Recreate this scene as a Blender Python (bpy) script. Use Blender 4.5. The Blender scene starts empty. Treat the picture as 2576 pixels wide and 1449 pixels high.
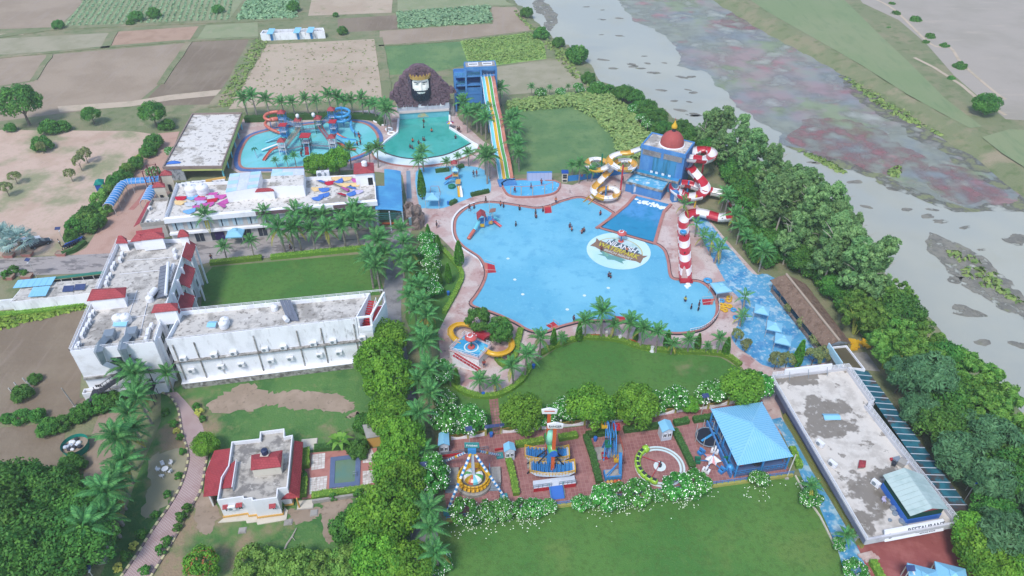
import bpy,bmesh,math,random
from mathutils import Vector,Matrix,Euler
R=math.radians
rnd=random.Random(11)
sc=bpy.context.scene
COL=sc.collection
F=1800.0
CAMH=90.0
TH=math.pi/2-math.atan(2275/F)
cam=bpy.data.cameras.new('camera'); cam_o=bpy.data.objects.new('camera',cam); COL.objects.link(cam_o)
cam_o.location=(0,0,CAMH); cam_o.rotation_euler=(math.pi/2-TH,0,0)
cam.sensor_width=36; cam.lens=36*F/2576; cam.clip_start=1; cam.clip_end=9000
sc.camera=cam_o
w=bpy.data.worlds.new('World'); sc.world=w; w.use_nodes=True
nt=w.node_tree; nt.nodes.clear()
sky=nt.nodes.new('ShaderNodeTexSky'); sky.sky_type='NISHITA'; sky.sun_disc=False
SUN_EL,SUN_AZ=R(56),R(205)
sky.sun_elevation=SUN_EL; sky.sun_rotation=SUN_AZ
sky.air_density=1.0; sky.dust_density=1.0; sky.ozone_density=1.0
bg=nt.nodes.new('ShaderNodeBackground'); bg.inputs['Strength'].default_value=0.135
out=nt.nodes.new('ShaderNodeOutputWorld')
nt.links.new(sky.outputs[0],bg.inputs[0]); nt.links.new(bg.outputs[0],out.inputs[0])
sun=bpy.data.lights.new('sun','SUN'); sun.energy=1.5; sun.angle=R(13); sun.color=(1,.97,.93)
sun_o=bpy.data.objects.new('sun',sun); COL.objects.link(sun_o)
sun_o.rotation_euler=(R(90)-SUN_EL,0,math.pi-SUN_AZ)
sun_o.location=(0,0,200)
vs=sc.view_settings; vs.view_transform='Standard'; vs.look='None'; vs.gamma=1; vs.use_curve_mapping=False
vs.exposure=0.8
sc.cycles.max_bounces=6; sc.cycles.diffuse_bounces=3; sc.cycles.glossy_bounces=2
sc.cycles.transmission_bounces=3; sc.cycles.transparent_max_bounces=6; sc.cycles.volume_bounces=1
_c,_s=math.cos(TH),math.sin(TH)
def G(u,v,z=0.0):
 """point of the place at height z seen at (u, v) of the 2576 x 1449 photograph"""
 x=(u-1288)/F; y=-(v-724.5)/F
 d=(x,_c+y*_s,-_s+y*_c); t=(CAMH-z)/-d[2]
 return Vector((d[0]*t,d[1]*t,z))
def GP(pts,z=0.0):return[G(u,v,z)for u,v in pts]
def lin(c):
 c/=255.0
 return c/12.92 if c<=.04045 else((c+.055)/1.055)**2.4
def C(r,g,b,k=.9):return(lin(r)*k,lin(g)*k,lin(b)*k)
def catmull(pts,n=6,closed=True):
 out=[]; N=len(pts); rng=range(N if closed else N-1)
 g=(lambda i:pts[i%N])if closed else(lambda i:pts[min(max(i,0),N-1)])
 for i in rng:
  p0,p1,p2,p3=[Vector(g(i+k))for k in(-1,0,1,2)]
  for j in range(n):
   t=j/n
   out.append(.5*((2*p1)+(p2-p0)*t+(2*p0-5*p1+4*p2-p3)*t*t+(3*p1-p0-3*p2+p3)*t**3))
 if not closed:out.append(Vector(pts[-1]))
 return out
def area(p):return.5*sum(p[i][0]*p[(i+1)%len(p)][1]-p[(i+1)%len(p)][0]*p[i][1]for i in range(len(p)))
def inside(x,y,p):
 r=False; j=len(p)-1
 for i in range(len(p)):
  xi,yi=p[i][0],p[i][1]; xj,yj=p[j][0],p[j][1]
  if(yi>y)!=(yj>y)and x<(xj-xi)*(y-yi)/(yj-yi)+xi:r=not r
  j=i
 return r
def lerp(a,b,t):return Vector(a)*(1-t)+Vector(b)*t
def bil(q,s,t,z=None):
 """point of the quad q = (near-left, near-right, far-right, far-left)"""
 p=lerp(lerp(q[0],q[1],s),lerp(q[3],q[2],s),t)
 if z is not None:p.z=z
 return p
class MB:
 def __init__(s):s.v=[]; s.f=[]; s.mi=[]; s.va=[]; s.m=0; s.val=.5
 def face(s,pts):
  n=len(s.v); s.v+=[tuple(p)for p in pts]; s.f.append(tuple(range(n,n+len(pts)))); s.mi.append(s.m); s.va.append(s.val)
 def idx(s,verts,faces):
  n=len(s.v); s.v+=[tuple(p)for p in verts]
  for f in faces:s.f.append(tuple(i+n for i in f)); s.mi.append(s.m); s.va.append(s.val)
 def prism(s,pts,z0,z1,bottom=True,top=True):
  p=[(q[0],q[1])for q in pts]
  if area(p)<0:p.reverse()
  n=len(p); V=[(x,y,z0)for x,y in p]+[(x,y,z1)for x,y in p]
  Fa=[(i,(i+1)%n,n+(i+1)%n,n+i)for i in range(n)]
  if top:Fa.append(tuple(range(n,2*n)))
  if bottom:Fa.append(tuple(range(n-1,-1,-1)))
  s.idx(V,Fa); return s
 def box(s,c,size,rz=0,M=None):
  x,y,z=[k/2 for k in size]
  V=[Vector((a*x,b*y,d*z))for d in(-1,1)for a,b in((-1,-1),(1,-1),(1,1),(-1,1))]
  if M is None:M=Matrix.Translation(c)@Matrix.Rotation(rz,4,'Z')
  else:M=Matrix.Translation(c)@M
  s.idx([M@q for q in V],[(0,1,5,4),(1,2,6,5),(2,3,7,6),(3,0,4,7),(4,5,6,7),(3,2,1,0)]); return s
 def bar(s,a,b,w,h=None):
  a=Vector(a); b=Vector(b); h=h or w; d=(b-a)
  L=d.length
  if L<1e-6:return s
  d/=L; up=Vector((0,0,1))if abs(d.z)<.95 else Vector((1,0,0))
  sx=d.cross(up).normalized(); uz=sx.cross(d)
  V=[p+sx*i*w/2+uz*j*h/2 for p in(a,b)for i,j in((-1,-1),(1,-1),(1,1),(-1,1))]
  s.idx(V,[(0,1,5,4),(1,2,6,5),(2,3,7,6),(3,0,4,7),(4,5,6,7),(3,2,1,0)]); return s
 def tube(s,path,r,n=8,cap=True,closed=False):
  P=[Vector(p)for p in path]; N=len(P); rr=r if isinstance(r,(list,tuple))else[r]*N
  V=[]; prev=None
  for i in range(N):
   d=(P[(i+1)%N if closed else min(i+1,N-1)]-P[(i-1)%N if closed else max(i-1,0)]).normalized()
   if prev is None:
    up=Vector((0,0,1))if abs(d.z)<.95 else Vector((1,0,0)); a=d.cross(up).normalized()
   else:a=(prev-d*prev.dot(d)).normalized()
   prev=a; b=d.cross(a)
   V+=[P[i]+(a*math.cos(2*math.pi*k/n)+b*math.sin(2*math.pi*k/n))*rr[i]for k in range(n)]
  Fa=[]
  for i in range(N if closed else N-1):
   j=(i+1)%N
   Fa+=[(i*n+k,i*n+(k+1)%n,j*n+(k+1)%n,j*n+k)for k in range(n)]
  if cap and not closed:Fa+=[tuple(range(n-1,-1,-1)),tuple((N-1)*n+k for k in range(n))]
  s.idx(V,Fa); return s
 def lathe(s,prof,c,n=16,a0=0,a1=2*math.pi):
  full=abs(a1-a0-2*math.pi)<1e-4; m=n if full else n+1
  V=[]; c=Vector(c)
  for r,z in prof:
   V+=[c+Vector((r*math.cos(a0+(a1-a0)*k/n),r*math.sin(a0+(a1-a0)*k/n),z))for k in range(m)]
  Fa=[]
  for i in range(len(prof)-1):
   for k in range(n):
    k2=(k+1)%m if full else k+1
    Fa.append((i*m+k,i*m+k2,(i+1)*m+k2,(i+1)*m+k))
  s.idx(V,Fa); return s
 def offs(s,path,w,closed):
  P=[Vector((p[0],p[1]))for p in path]; N=len(P); L,Rr=[],[]
  for i in range(N):
   a=P[i]-P[(i-1)%N]if(closed or i>0)else P[1]-P[0]
   b=P[(i+1)%N]-P[i]if(closed or i<N-1)else a
   a=a.normalized(); b=b.normalized(); t=a+b
   t=t.normalized()if t.length>1e-4 else a
   nn=Vector((-t.y,t.x)); k=1/max(.5,nn.dot(Vector((-a.y,a.x))))
   L.append(P[i]+nn*k*w/2); Rr.append(P[i]-nn*k*w/2)
  return L,Rr
 def ribbon(s,path,w,z0,z1,closed=False,dz=None):
  """wall / kerb / hedge / path of width w along a polyline"""
  L,Q=s.offs(path,w,closed); N=len(L); V=[]
  for i in range(N):
   o=dz[i]if dz else 0
   V+=[(L[i].x,L[i].y,z0+o),(Q[i].x,Q[i].y,z0+o),(Q[i].x,Q[i].y,z1+o),(L[i].x,L[i].y,z1+o)]
  Fa=[]
  for i in range(N if closed else N-1):
   a,b=i*4,((i+1)%N)*4
   Fa+=[(a+1,b+1,b+2,a+2),(a+2,b+2,b+3,a+3),(a+3,b+3,b,a),(a,b,b+1,a+1)]
  if not closed:Fa+=[(0,1,2,3),tuple((N-1)*4+k for k in(3,2,1,0))]
  s.idx(V,Fa); return s
 def hip(s,q,z,h,over=0.0,ridge=.5,thick=.08):
  """hipped roof over quad q (near-left, near-right, far-right, far-left); ridge 0 = pyramid"""
  c=sum((Vector((p[0],p[1],0))for p in q),Vector())/4
  Q=[]
  for p in q:
   d=Vector((p[0],p[1],0))-c; Q.append(c+d*(1+over/d.length)+Vector((0,0,z)))
  l1=(Q[1]-Q[0]).length; l2=(Q[3]-Q[0]).length
  if l1>=l2:e1,e2=lerp(Q[0],Q[3],.5),lerp(Q[1],Q[2],.5)
  else:e1,e2=lerp(Q[0],Q[1],.5),lerp(Q[3],Q[2],.5)
  m=lerp(e1,e2,.5); r1=lerp(m,e1,ridge)+Vector((0,0,h)); r2=lerp(m,e2,ridge)+Vector((0,0,h))
  B=[p-Vector((0,0,thick))for p in Q]
  if l1>=l2:top=[(0,1,5,4),(1,2,5),(2,3,4,5),(3,0,4)]
  else:top=[(0,1,4),(1,2,5,4),(2,3,5),(3,0,4,5)]
  if(Q[1]-Q[0]).cross(Q[2]-Q[0]).z<0:top=[tuple(reversed(t))for t in top]
  s.idx(Q+[r1,r2]+B,top+[(0,6,7,1),(1,7,8,2),(2,8,9,3),(3,9,6,0),(9,8,7,6)]); return s
 def gable(s,q,z,h,over=.2,thick=.06):
  """gable roof, ridge runs from mid of edge 0-1 to mid of edge 3-2"""
  c=sum((Vector((p[0],p[1],0))for p in q),Vector())/4
  Q=[]
  for p in q:
   d=Vector((p[0],p[1],0))-c; Q.append(c+d*(1+over/d.length)+Vector((0,0,z)))
  a=lerp(Q[0],Q[1],.5)+Vector((0,0,h)); b=lerp(Q[3],Q[2],.5)+Vector((0,0,h)); t=Vector((0,0,thick))
  for T in((Q[0],a,b,Q[3]),(a,Q[1],Q[2],b)):
   V=list(T)+[p-t for p in T]
   s.idx(V,[(0,1,2,3),(7,6,5,4),(0,4,5,1),(1,5,6,2),(2,6,7,3),(3,7,4,0)])
  return s
 def mesh(s,name,mats,smooth=False):
  me=bpy.data.meshes.new(name); me.from_pydata(s.v,[],s.f)
  for m in(mats if isinstance(mats,(list,tuple))else[mats]):me.materials.append(m)
  me.polygons.foreach_set('material_index',s.mi)
  at=me.attributes.new('var','FLOAT','FACE'); at.data.foreach_set('value',s.va)
  if smooth:me.polygons.foreach_set('use_smooth',[True]*len(s.f))
  me.update(); return me
 def build(s,name,mats,parent=None,smooth=False,fix=False):
  me=s.mesh(name,mats,smooth)
  if fix:
   bm=bmesh.new(); bm.from_mesh(me); bmesh.ops.recalc_face_normals(bm,faces=bm.faces); bm.to_mesh(me); bm.free()
  return put(name,me,parent)
def put(name,me,parent=None,M=None):
 o=bpy.data.objects.new(name,me); COL.objects.link(o)
 if parent is not None:
  o.parent=parent
  if parent.get('_abs')is not None:o.matrix_parent_inverse=Matrix.Translation(-Vector(parent.location))
 if M is not None:o.matrix_basis=M
 return o
def tag(o,label,cat,group=None):
 o['label']=label; o['category']=cat
 if group:o['group']=group
 return o
def thing(name,label,cat,loc,group=None):
 """Empty at a thing's base; parts are given in scene coordinates"""
 o=bpy.data.objects.new(name,None); COL.objects.link(o); o.location=loc; o.empty_display_size=.5
 o['_abs']=1
 return tag(o,label,cat,group)
def struct(o):o['kind']='structure'; return o
def stuff(o,label=None,cat=None):
 o['kind']='stuff'
 if label:o['label']=label
 if cat:o['category']=cat
 return o
_O='first second third fourth fifth sixth seventh eighth ninth tenth eleventh twelfth thirteenth fourteenth fifteenth sixteenth seventeenth eighteenth nineteenth'.split()
_T=(('twenty','twentieth'),('thirty','thirtieth'),('forty','fortieth'),('fifty','fiftieth'),('sixty','sixtieth'))
def ordinal(i):
 n=i+1
 if n<20:return _O[n-1]
 t,u=divmod(n,10); return _T[t-2][1]if u==0 else _T[t-2][0]+'-'+_O[u-1]
def sheet(name,pts,z,mat,parent=None):
 b=MB(); p=[Vector((q[0],q[1],z))for q in pts]
 if area(p)<0:p.reverse()
 b.face(p); o=b.build(name,mat,parent)
 return o if parent else struct(o)
def mt(name,base,layers=(),rough=.8,bump=None,spec=.25,metal=0,var=None,obj=0.0,brick=None,wave=None,alpha=None):
 """base colour, then layers (colour, noise scale, lo, hi, amount[, stretch]) mixed over it"""
 m=bpy.data.materials.new(name); m.use_nodes=True; t=m.node_tree; N=t.nodes; L=t.links
 b=N['Principled BSDF']; b.inputs['Roughness'].default_value=rough; b.inputs['Metallic'].default_value=metal
 b.inputs['Specular IOR Level'].default_value=spec
 geo=N.new('ShaderNodeNewGeometry')
 cur=N.new('ShaderNodeRGB'); cur.outputs[0].default_value=(*base,1); cur=cur.outputs[0]
 def mix(a,colr,fac):
  x=N.new('ShaderNodeMix'); x.data_type='RGBA'
  L.new(fac,x.inputs[0]); L.new(a,x.inputs[6])
  if isinstance(colr,tuple):x.inputs[7].default_value=(*colr,1)
  else:L.new(colr,x.inputs[7])
  return x.outputs[2]
 def rng(val,lo,hi,amt):
  r=N.new('ShaderNodeMapRange'); r.interpolation_type='SMOOTHSTEP'
  r.inputs[1].default_value=lo; r.inputs[2].default_value=hi; r.inputs[3].default_value=0; r.inputs[4].default_value=amt
  L.new(val,r.inputs[0]); return r.outputs[0]
 def pos(st=None,rz=0):
  if st is None and not rz:return geo.outputs['Position']
  mp=N.new('ShaderNodeMapping'); mp.inputs['Rotation'].default_value[2]=rz
  if st:mp.inputs['Scale'].default_value=st
  L.new(geo.outputs['Position'],mp.inputs[0]); return mp.outputs[0]
 if var:
  a=N.new('ShaderNodeAttribute'); a.attribute_name='var'
  cur=mix(cur,var,a.outputs['Fac'])
 if obj:
  oi=N.new('ShaderNodeObjectInfo'); h=N.new('ShaderNodeHueSaturation')
  r=N.new('ShaderNodeMapRange'); r.inputs[3].default_value=1-obj; r.inputs[4].default_value=1+obj
  L.new(oi.outputs['Random'],r.inputs[0]); L.new(r.outputs[0],h.inputs['Value'])
  r2=N.new('ShaderNodeMapRange'); r2 .inputs[3].default_value=.5-.07*obj; r2 .inputs[4].default_value=.5+.07*obj
  L.new(oi.outputs['Random'],r2 .inputs[0]); L.new(r2 .outputs[0],h.inputs['Hue'])
  L.new(cur,h.inputs['Color']); cur=h.outputs[0]
 for k,ly in enumerate(layers):
  colr,scl,lo,hi,amt=ly[:5]; st=ly[5]if len(ly)>5 else None; rz=ly[6]if len(ly)>6 else 0
  n=N.new('ShaderNodeTexNoise'); n.inputs['Scale'].default_value=scl; n.inputs['Detail'].default_value=5; n.inputs['Roughness'].default_value=.6
  mp=N.new('ShaderNodeMapping'); mp.inputs['Location'].default_value=(17.3*k,5.1*k,3*k); mp.inputs['Rotation'].default_value[2]=rz
  if st:mp.inputs['Scale'].default_value=st
  L.new(geo.outputs['Position'],mp.inputs[0]); L.new(mp.outputs[0],n.inputs['Vector'])
  cur=mix(cur,colr,rng(n.outputs['Fac'],lo,hi,amt))
 if brick:
  jc,rz,tw,th,jw,amt=brick
  bt=N.new('ShaderNodeTexBrick'); bt.inputs['Scale'].default_value=1
  bt.inputs['Brick Width'].default_value=tw; bt.inputs['Row Height'].default_value=th; bt.inputs['Mortar Size'].default_value=jw
  L.new(pos(None,rz),bt.inputs['Vector']); cur=mix(cur,jc,rng(bt.outputs['Fac'],0,1,amt))
 if wave:
  wc,rz,per,amt=wave
  wv=N.new('ShaderNodeTexWave'); wv.inputs['Scale'].default_value=1/per/3.18*10/10; wv.bands_direction='X'
  L.new(pos(None,rz),wv.inputs['Vector']); cur=mix(cur,wc,rng(wv.outputs['Fac'],.3,.9,amt))
 L.new(cur,b.inputs['Base Color'])
 if bump:
  n=N.new('ShaderNodeTexNoise'); n.inputs['Scale'].default_value=bump[0]; n.inputs['Detail'].default_value=4
  L.new(geo.outputs['Position'],n.inputs['Vector'])
  bp=N.new('ShaderNodeBump'); bp.inputs['Strength'].default_value=bump[1]; bp.inputs['Distance'].default_value=bump[2]if len(bump)>2 else.05
  L.new(n.outputs['Fac'],bp.inputs['Height']); L.new(bp.outputs[0],b.inputs['Normal'])
 if alpha:
  n=N.new('ShaderNodeTexNoise'); n.inputs['Scale'].default_value=alpha[0]; n.inputs['Detail'].default_value=6; L.new(geo.outputs['Position'],n.inputs['Vector']); L.new(rng(n.outputs['Fac'],alpha[1],alpha[2],1),b.inputs['Alpha'])
 return m
W=C(238,238,240)
M={}
M['white']=mt('white_paint',C(240,240,243,1),[(C(212,209,206),.35,.5,.75,.6),(C(150,146,142),1.6,.66,.8,.4,(1,1,.25))],.7)
M['white_clean']=mt('white_clean',C(238,238,240),[(C(205,203,202),.8,.55,.8,.5)],.55)
M['whitewall']=mt('stained_white_wall',C(240,241,244,1),[(C(208,209,212),.5,.45,.7,.6,(1,1,.4)),(C(140,136,132),1.1,.58,.72,.6,(1,1,.25))],.8)
M['grime']=mt('grimy_ledge',C(170,166,160),[(C(95,90,85),1.2,.4,.65,.85),(C(225,225,225),.9,.58,.7,.7)],.9)
def roofmat(n,light,dark,sc1=.22,lo=.5,hi=.62):return mt(n,light,[(C(222,216,206),.5,.45,.65,.6),(dark,sc1,lo,hi,.8),(C(110,104,98),1.2,.54,.64,.7),(C(240,238,234),.7,.6,.72,.5)],.9)
M['roof_a']=roofmat('weathered_roof_screed',C(202,197,189),C(152,147,140),.3,.48,.6)
M['roof_b']=roofmat('pale_roof_screed',C(222,217,210),C(150,142,130),.16,.52,.62)
M['roof_c']=mt('restaurant_roof_screed',C(216,209,199),[(C(184,176,166),.5,.45,.65,.7),(C(120,112,102),.1,.5,.53,.85),(C(132,124,114),.45,.6,.63,.8),(C(224,220,212),1.2,.56,.7,.6),(C(104,94,74),.06,.58,.64,.6)],.9)
M['roof_d']=mt('mossy_villa_roof',C(188,182,172),[(C(122,118,114),.7,.42,.6,.85),(C(92,84,62),.35,.58,.7,.8),(C(222,216,206),1.2,.58,.7,.7)],.95)
M['redtile']=mt('red_roof_tile',C(172,70,76),[(C(140,52,58),.8,.45,.7,.7),(C(196,100,102),3,.55,.75,.5)],.6,brick=(C(132,48,54),0,.5,.35,.04,.6))
M['redpaint']=mt('red_paint',C(190,52,62),[(C(150,40,48),.9,.5,.75,.6)],.5)
M['red_slide']=mt('red_fibreglass',C(196,44,62),[(C(224,120,130),.7,.5,.8,.35)],.28,spec=.5)
M['white_slide']=mt('white_fibreglass',C(244,244,244),[(C(214,206,200),.6,.55,.8,.5)],.28,spec=.5)
M['yellow_slide']=mt('yellow_fibreglass',C(228,182,52),[(C(210,160,44),.7,.5,.8,.6)],.28,spec=.5)
M['orange_in']=mt('faded_orange_fibreglass',C(222,172,74),[(C(232,190,100),.7,.5,.8,.6)],.3,spec=.5)
M['blue_slide']=mt('blue_fibreglass',C(70,160,214),[(C(110,190,225),.7,.5,.8,.6)],.28,spec=.5)
M['aqua_slide']=mt('aqua_fibreglass',C(120,208,226),[(C(170,226,236),.7,.5,.8,.6)],.28,spec=.5)
M['coral_slide']=mt('coral_fibreglass',C(206,110,92),[(C(220,140,122),.7,.5,.8,.6)],.3,spec=.5)
M['faded_coral']=mt('faded_coral_fibreglass',C(196,128,110),[(C(214,162,140),.5,.45,.65,.7)],.35)
M['green_slide']=mt('green_fibreglass',C(92,172,92),[(C(130,196,130),.7,.5,.8,.5)],.3,spec=.5)
M['blue_wall']=mt('blue_painted_wall',C(78,136,196),[(C(106,160,208),.5,.45,.7,.7,(1,1,.3)),(C(60,114,172),1.2,.55,.75,.6)],.6)
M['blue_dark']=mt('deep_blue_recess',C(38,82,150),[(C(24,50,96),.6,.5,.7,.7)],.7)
M['blue_wet']=mt('wet_algae_blue_wall',C(70,146,190),[(C(48,110,128),1.1,.45,.62,.8,(1,1,.12)),(C(130,190,205),1.7,.6,.75,.6,(1,1,.12))],.35,spec=.5)
M['blue_roof']=mt('blue_roof_sheet',C(140,202,232),[(C(160,214,238),.3,.5,.75,.6)],.45,spec=.4)
M['blue_metal']=mt('blue_painted_steel',C(62,140,204),[(C(90,164,214),1.5,.5,.75,.5)],.45,spec=.4)
M['teal_metal']=mt('teal_painted_steel',C(70,150,150),(),.5)
M['green_metal']=mt('green_painted_steel',C(40,120,90),(),.5)
M['grey_metal']=mt('galvanised_steel',C(150,162,172),[(C(120,130,140),.8,.5,.7,.6)],.4,metal=.3)
M['dark_metal']=mt('dark_steel',C(60,62,70),(),.5)
M['black']=mt('black_rubber_and_painted_shade',C(34,36,42),(),.8)  # flat black: tyres, seats, a screen, and the painted shade inside doorways
M['glass']=mt('dark_glass',C(48,58,72),[(C(80,96,110),.4,.5,.7,.6)],.12,spec=.6)
M['curtain']=mt('window_with_curtain',C(176,196,206),[(C(196,212,218),2.5,.45,.6,.8,(1,1,.05))],.3,spec=.5)
M['beige_wall']=mt('grey_beige_wall',C(196,192,188),[(C(176,170,166),.6,.5,.75,.7)],.8)
M['cream']=mt('cream_wall',C(214,206,190),[(C(190,180,164),.6,.5,.75,.7)],.8)
M['lime']=mt('lime_painted_fascia',C(196,206,120),[(C(170,184,96),.6,.5,.7,.7)],.7)
M['olive_trim']=mt('olive_trim',C(170,166,90),[(C(140,136,80),.8,.5,.7,.6)],.8)
M['ochre']=mt('ochre_trim',C(214,168,92),(),.7)
M['orange']=mt('orange_paint',C(206,104,58),[(C(186,88,48),1,.5,.7,.6)],.5)
M['yellow']=mt('yellow_paint',C(226,178,48),[(C(204,154,40),1.2,.5,.7,.6)],.45)
M['gold']=mt('gold_paint',C(196,158,88),[(C(166,128,66),1.4,.5,.7,.6)],.4)
M['dome_red']=mt('terracotta_dome',C(176,86,82),[(C(152,72,70),.8,.5,.75,.7),(C(206,120,112),2,.6,.75,.6)],.75)
M['asphalt']=mt('worn_asphalt',C(148,146,148),[(C(112,110,112),.35,.45,.65,.8),(C(172,166,160),1.1,.56,.72,.7)],.9)
M['wetroad']=mt('patched_driveway',C(168,160,156),[(C(112,108,108),.35,.5,.58,.8,(.6,1.6,1)),(C(188,178,172),1.1,.56,.72,.6)],.85)
M['orange_pave']=mt('orange_block_paving',C(196,162,146),[(C(178,140,122),.2,.45,.7,.8),(C(150,128,116),.5,.62,.75,.6)],.9,brick=(C(168,134,120),.3,.5,.25,.03,.5))
M['deck']=mt('pink_concrete_deck',C(196,166,160),[(C(212,198,192),.25,.42,.6,.85),(C(168,122,116),.22,.57,.66,.75),(C(132,116,112),1.2,.62,.69,.7),(C(178,150,144),3,.5,.7,.5)],.85)
M['red_pave']=mt('red_block_paving',C(170,122,118),[(C(144,94,92),.25,.45,.65,.8),(C(192,140,134),.6,.55,.7,.7),(C(96,56,54),.18,.64,.7,.8)],.75,var=C(154,106,102))
M['joint']=mt('paving_joint',C(178,136,130),(),.9)
M['red_terrace']=mt('red_terrace_floor',C(156,88,86),[(C(176,110,106),.3,.45,.65,.8),(C(104,56,56),.16,.6,.66,.8)],.7,brick=(C(140,76,74),.3,1.2,.6,.02,.4))
M['blue_floor']=mt('worn_blue_floor',C(92,164,204),[(C(176,206,220),.5,.5,.62,.85),(C(60,136,188),.3,.52,.64,.8),(C(206,220,226),1.6,.54,.66,.6),(C(120,120,120),1.1,.66,.74,.6)],.6)
M['pool_main']=mt('pool_water',C(104,182,212),[(C(126,198,222),.05,.4,.62,.9),(C(84,162,200),.4,.5,.7,.5),(C(146,212,230),1.8,.56,.72,.4)],.12,bump=(1.6,.5,.06),spec=.5)
M['pool_deep']=mt('deep_pool_water',C(36,142,184),[(C(84,158,214),.06,.45,.6,.9),(C(24,122,168),.5,.5,.7,.5)],.1,bump=(1.2,.5,.08),spec=.5)
M['pool_teal']=mt('wave_pool_water',C(64,172,158),[(C(88,190,180),.06,.42,.62,.9),(C(48,154,144),.5,.5,.7,.5)],.1,bump=(1.4,.4,.06),spec=.5)
M['pool_kids']=mt('kids_pool_water',C(112,204,206),[(C(134,214,222),.08,.42,.62,.9),(C(130,190,170),.2,.56,.7,.7)],.12,bump=(1.8,.3,.05),spec=.5)
M['pool_green']=mt('green_villa_pool_water',C(112,138,112),[(C(96,138,126),.2,.45,.65,.8)],.1,bump=(2,.2,.03),spec=.5)
M['foam']=mt('white_foam',C(235,242,246),(),.7)
M['apron']=mt('pale_beach_apron',C(226,240,240),[(C(200,226,230),.2,.45,.65,.7)],.5)
M['coping_red']=mt('red_coping',C(186,128,118),[(C(160,102,94),.6,.5,.7,.7)],.7)
M['coping_blue']=mt('blue_coping',C(92,122,178),[(C(72,100,156),.6,.5,.7,.7)],.7)
M['coping_dark']=mt('dark_pool_edge',C(70,66,74),(),.7)
M['lawn']=mt('mown_lawn',C(90,132,62),[(C(72,122,56),.06,.42,.62,.9),(C(108,134,68),.09,.54,.7,.8),(C(76,108,50),1.4,.45,.65,.6),(C(150,136,106),.05,.63,.72,.8),(C(106,138,70),4,.5,.7,.4)],.95,bump=(6,.6,.1))
M['lawn_rough']=mt('patchy_rough_lawn',C(90,130,70),[(C(70,114,60),.12,.45,.6,.9),(C(158,136,112),.045,.55,.63,.95),(C(120,142,84),.9,.5,.7,.5),(C(140,134,96),.3,.6,.7,.6)],.95,bump=(3,.8,.15))
M['soil']=mt('bare_soil',C(158,140,122),[(C(176,156,138),.3,.45,.65,.7),(C(122,106,90),1.2,.55,.7,.6)],.95)
M['sand']=mt('sandy_car_park',C(204,178,160),[(C(186,158,138),.08,.45,.65,.8),(C(140,146,108),.06,.48,.62,.85),(C(186,166,142),.9,.5,.66,.5),(C(168,140,122),.5,.6,.75,.6)],.95,bump=(2,.4,.1))
M['field_brown']=mt('ploughed_field',C(168,150,130),[(C(154,136,116),.05,.4,.6,.8),(C(166,150,136),.5,.5,.7,.5,(1,.12,1),.55)],.95,bump=(1.2,.5,.2))
M['field_dark']=mt('dark_ploughed_field',C(142,127,108),[(C(128,112,94),.06,.4,.6,.8),(C(154,138,124),.6,.5,.7,.5,(1,.12,1),.5)],.95,bump=(1.2,.5,.2))
M['field_beige']=mt('stubble_field',C(190,172,150),[(C(178,158,136),.06,.42,.62,.8),(C(150,148,112),.28,.56,.7,.7)],.95,bump=(1.2,.4,.2))
M['field_straw']=mt('straw_field',C(166,158,134),[(C(150,146,118),.1,.42,.62,.8),(C(132,138,104),.35,.58,.72,.7)],.95)
M['field_red']=mt('bare_red_field',C(178,148,126),[(C(164,134,112),.2,.45,.65,.8)],.95)
M['field_green']=mt('young_green_field',C(98,132,84),[(C(120,146,94),.1,.42,.62,.8),(C(84,118,76),.6,.5,.7,.6)],.95,bump=(2,.8,.2))
M['field_lime']=mt('bright_green_field',C(140,178,92),[(C(156,186,104),.1,.42,.62,.8),(C(118,158,80),.8,.5,.7,.6)],.95,bump=(2,.9,.25))
M['field_sage']=mt('pale_green_field',C(148,154,118),[(C(134,146,106),.1,.42,.62,.8),(C(164,156,132),.3,.55,.7,.6)],.95)
M['meadow']=mt('far_bank_meadow',C(130,146,104),[(C(142,150,112),.03,.42,.62,.8),(C(112,134,94),.5,.5,.7,.5,(1,.2,1))],.95)
M['far_field']=mt('far_bank_bare_field',C(172,162,150),[(C(160,152,138),.03,.42,.62,.8),(C(186,172,156),.4,.55,.7,.5,(.2,1,1))],.95)
M['verge']=mt('weedy_ground',C(128,134,98),[(C(146,140,110),.1,.45,.62,.9),(C(100,118,72),.3,.5,.68,.7),(C(168,152,128),.06,.58,.68,.7)],.95,bump=(2.5,.7,.2))
M['track']=mt('sandy_track',C(196,178,156),[(C(176,162,138),.3,.45,.65,.7)],.95)
M['bund']=mt('bund_grass',C(98,112,80),[(C(120,124,92),.3,.45,.65,.8),(C(80,96,68),1,.5,.7,.6)],.95,bump=(2,.8,.2))
M['river']=mt('silty_river',C(180,180,166),[(C(170,173,164),.02,.4,.6,.9),(C(172,170,152),.06,.5,.7,.6),(C(152,158,156),.05,.58,.72,.4,(.5,1.4,1),.7)],.35,bump=(.9,.1,.05),spec=.3)
M['weed_sheet']=mt('floating_weed',C(148,152,138),[(C(134,142,148),.035,.46,.62,.8),(C(166,136,136),.022,.48,.62,.75),(C(174,116,120),.1,.56,.68,.65),(C(138,152,112),.045,.55,.64,.8),(C(118,124,122),.5,.55,.7,.5,(.5,1.3,1),.7)],.5,bump=(2,.3,.05),alpha=(.12,.2,.62))
M['weed_red']=mt('red_water_weed',C(158,116,116),[(C(150,134,126),.12,.42,.62,.85),(C(168,98,104),.5,.5,.65,.6)],.6,alpha=(.25,.3,.85))
M['weed_rim']=mt('brown_weed_rim',C(122,120,108),[(C(134,140,96),.3,.5,.6,.8),(C(98,98,92),.9,.5,.65,.7)],.8,alpha=(.3,.34,.6))
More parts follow.
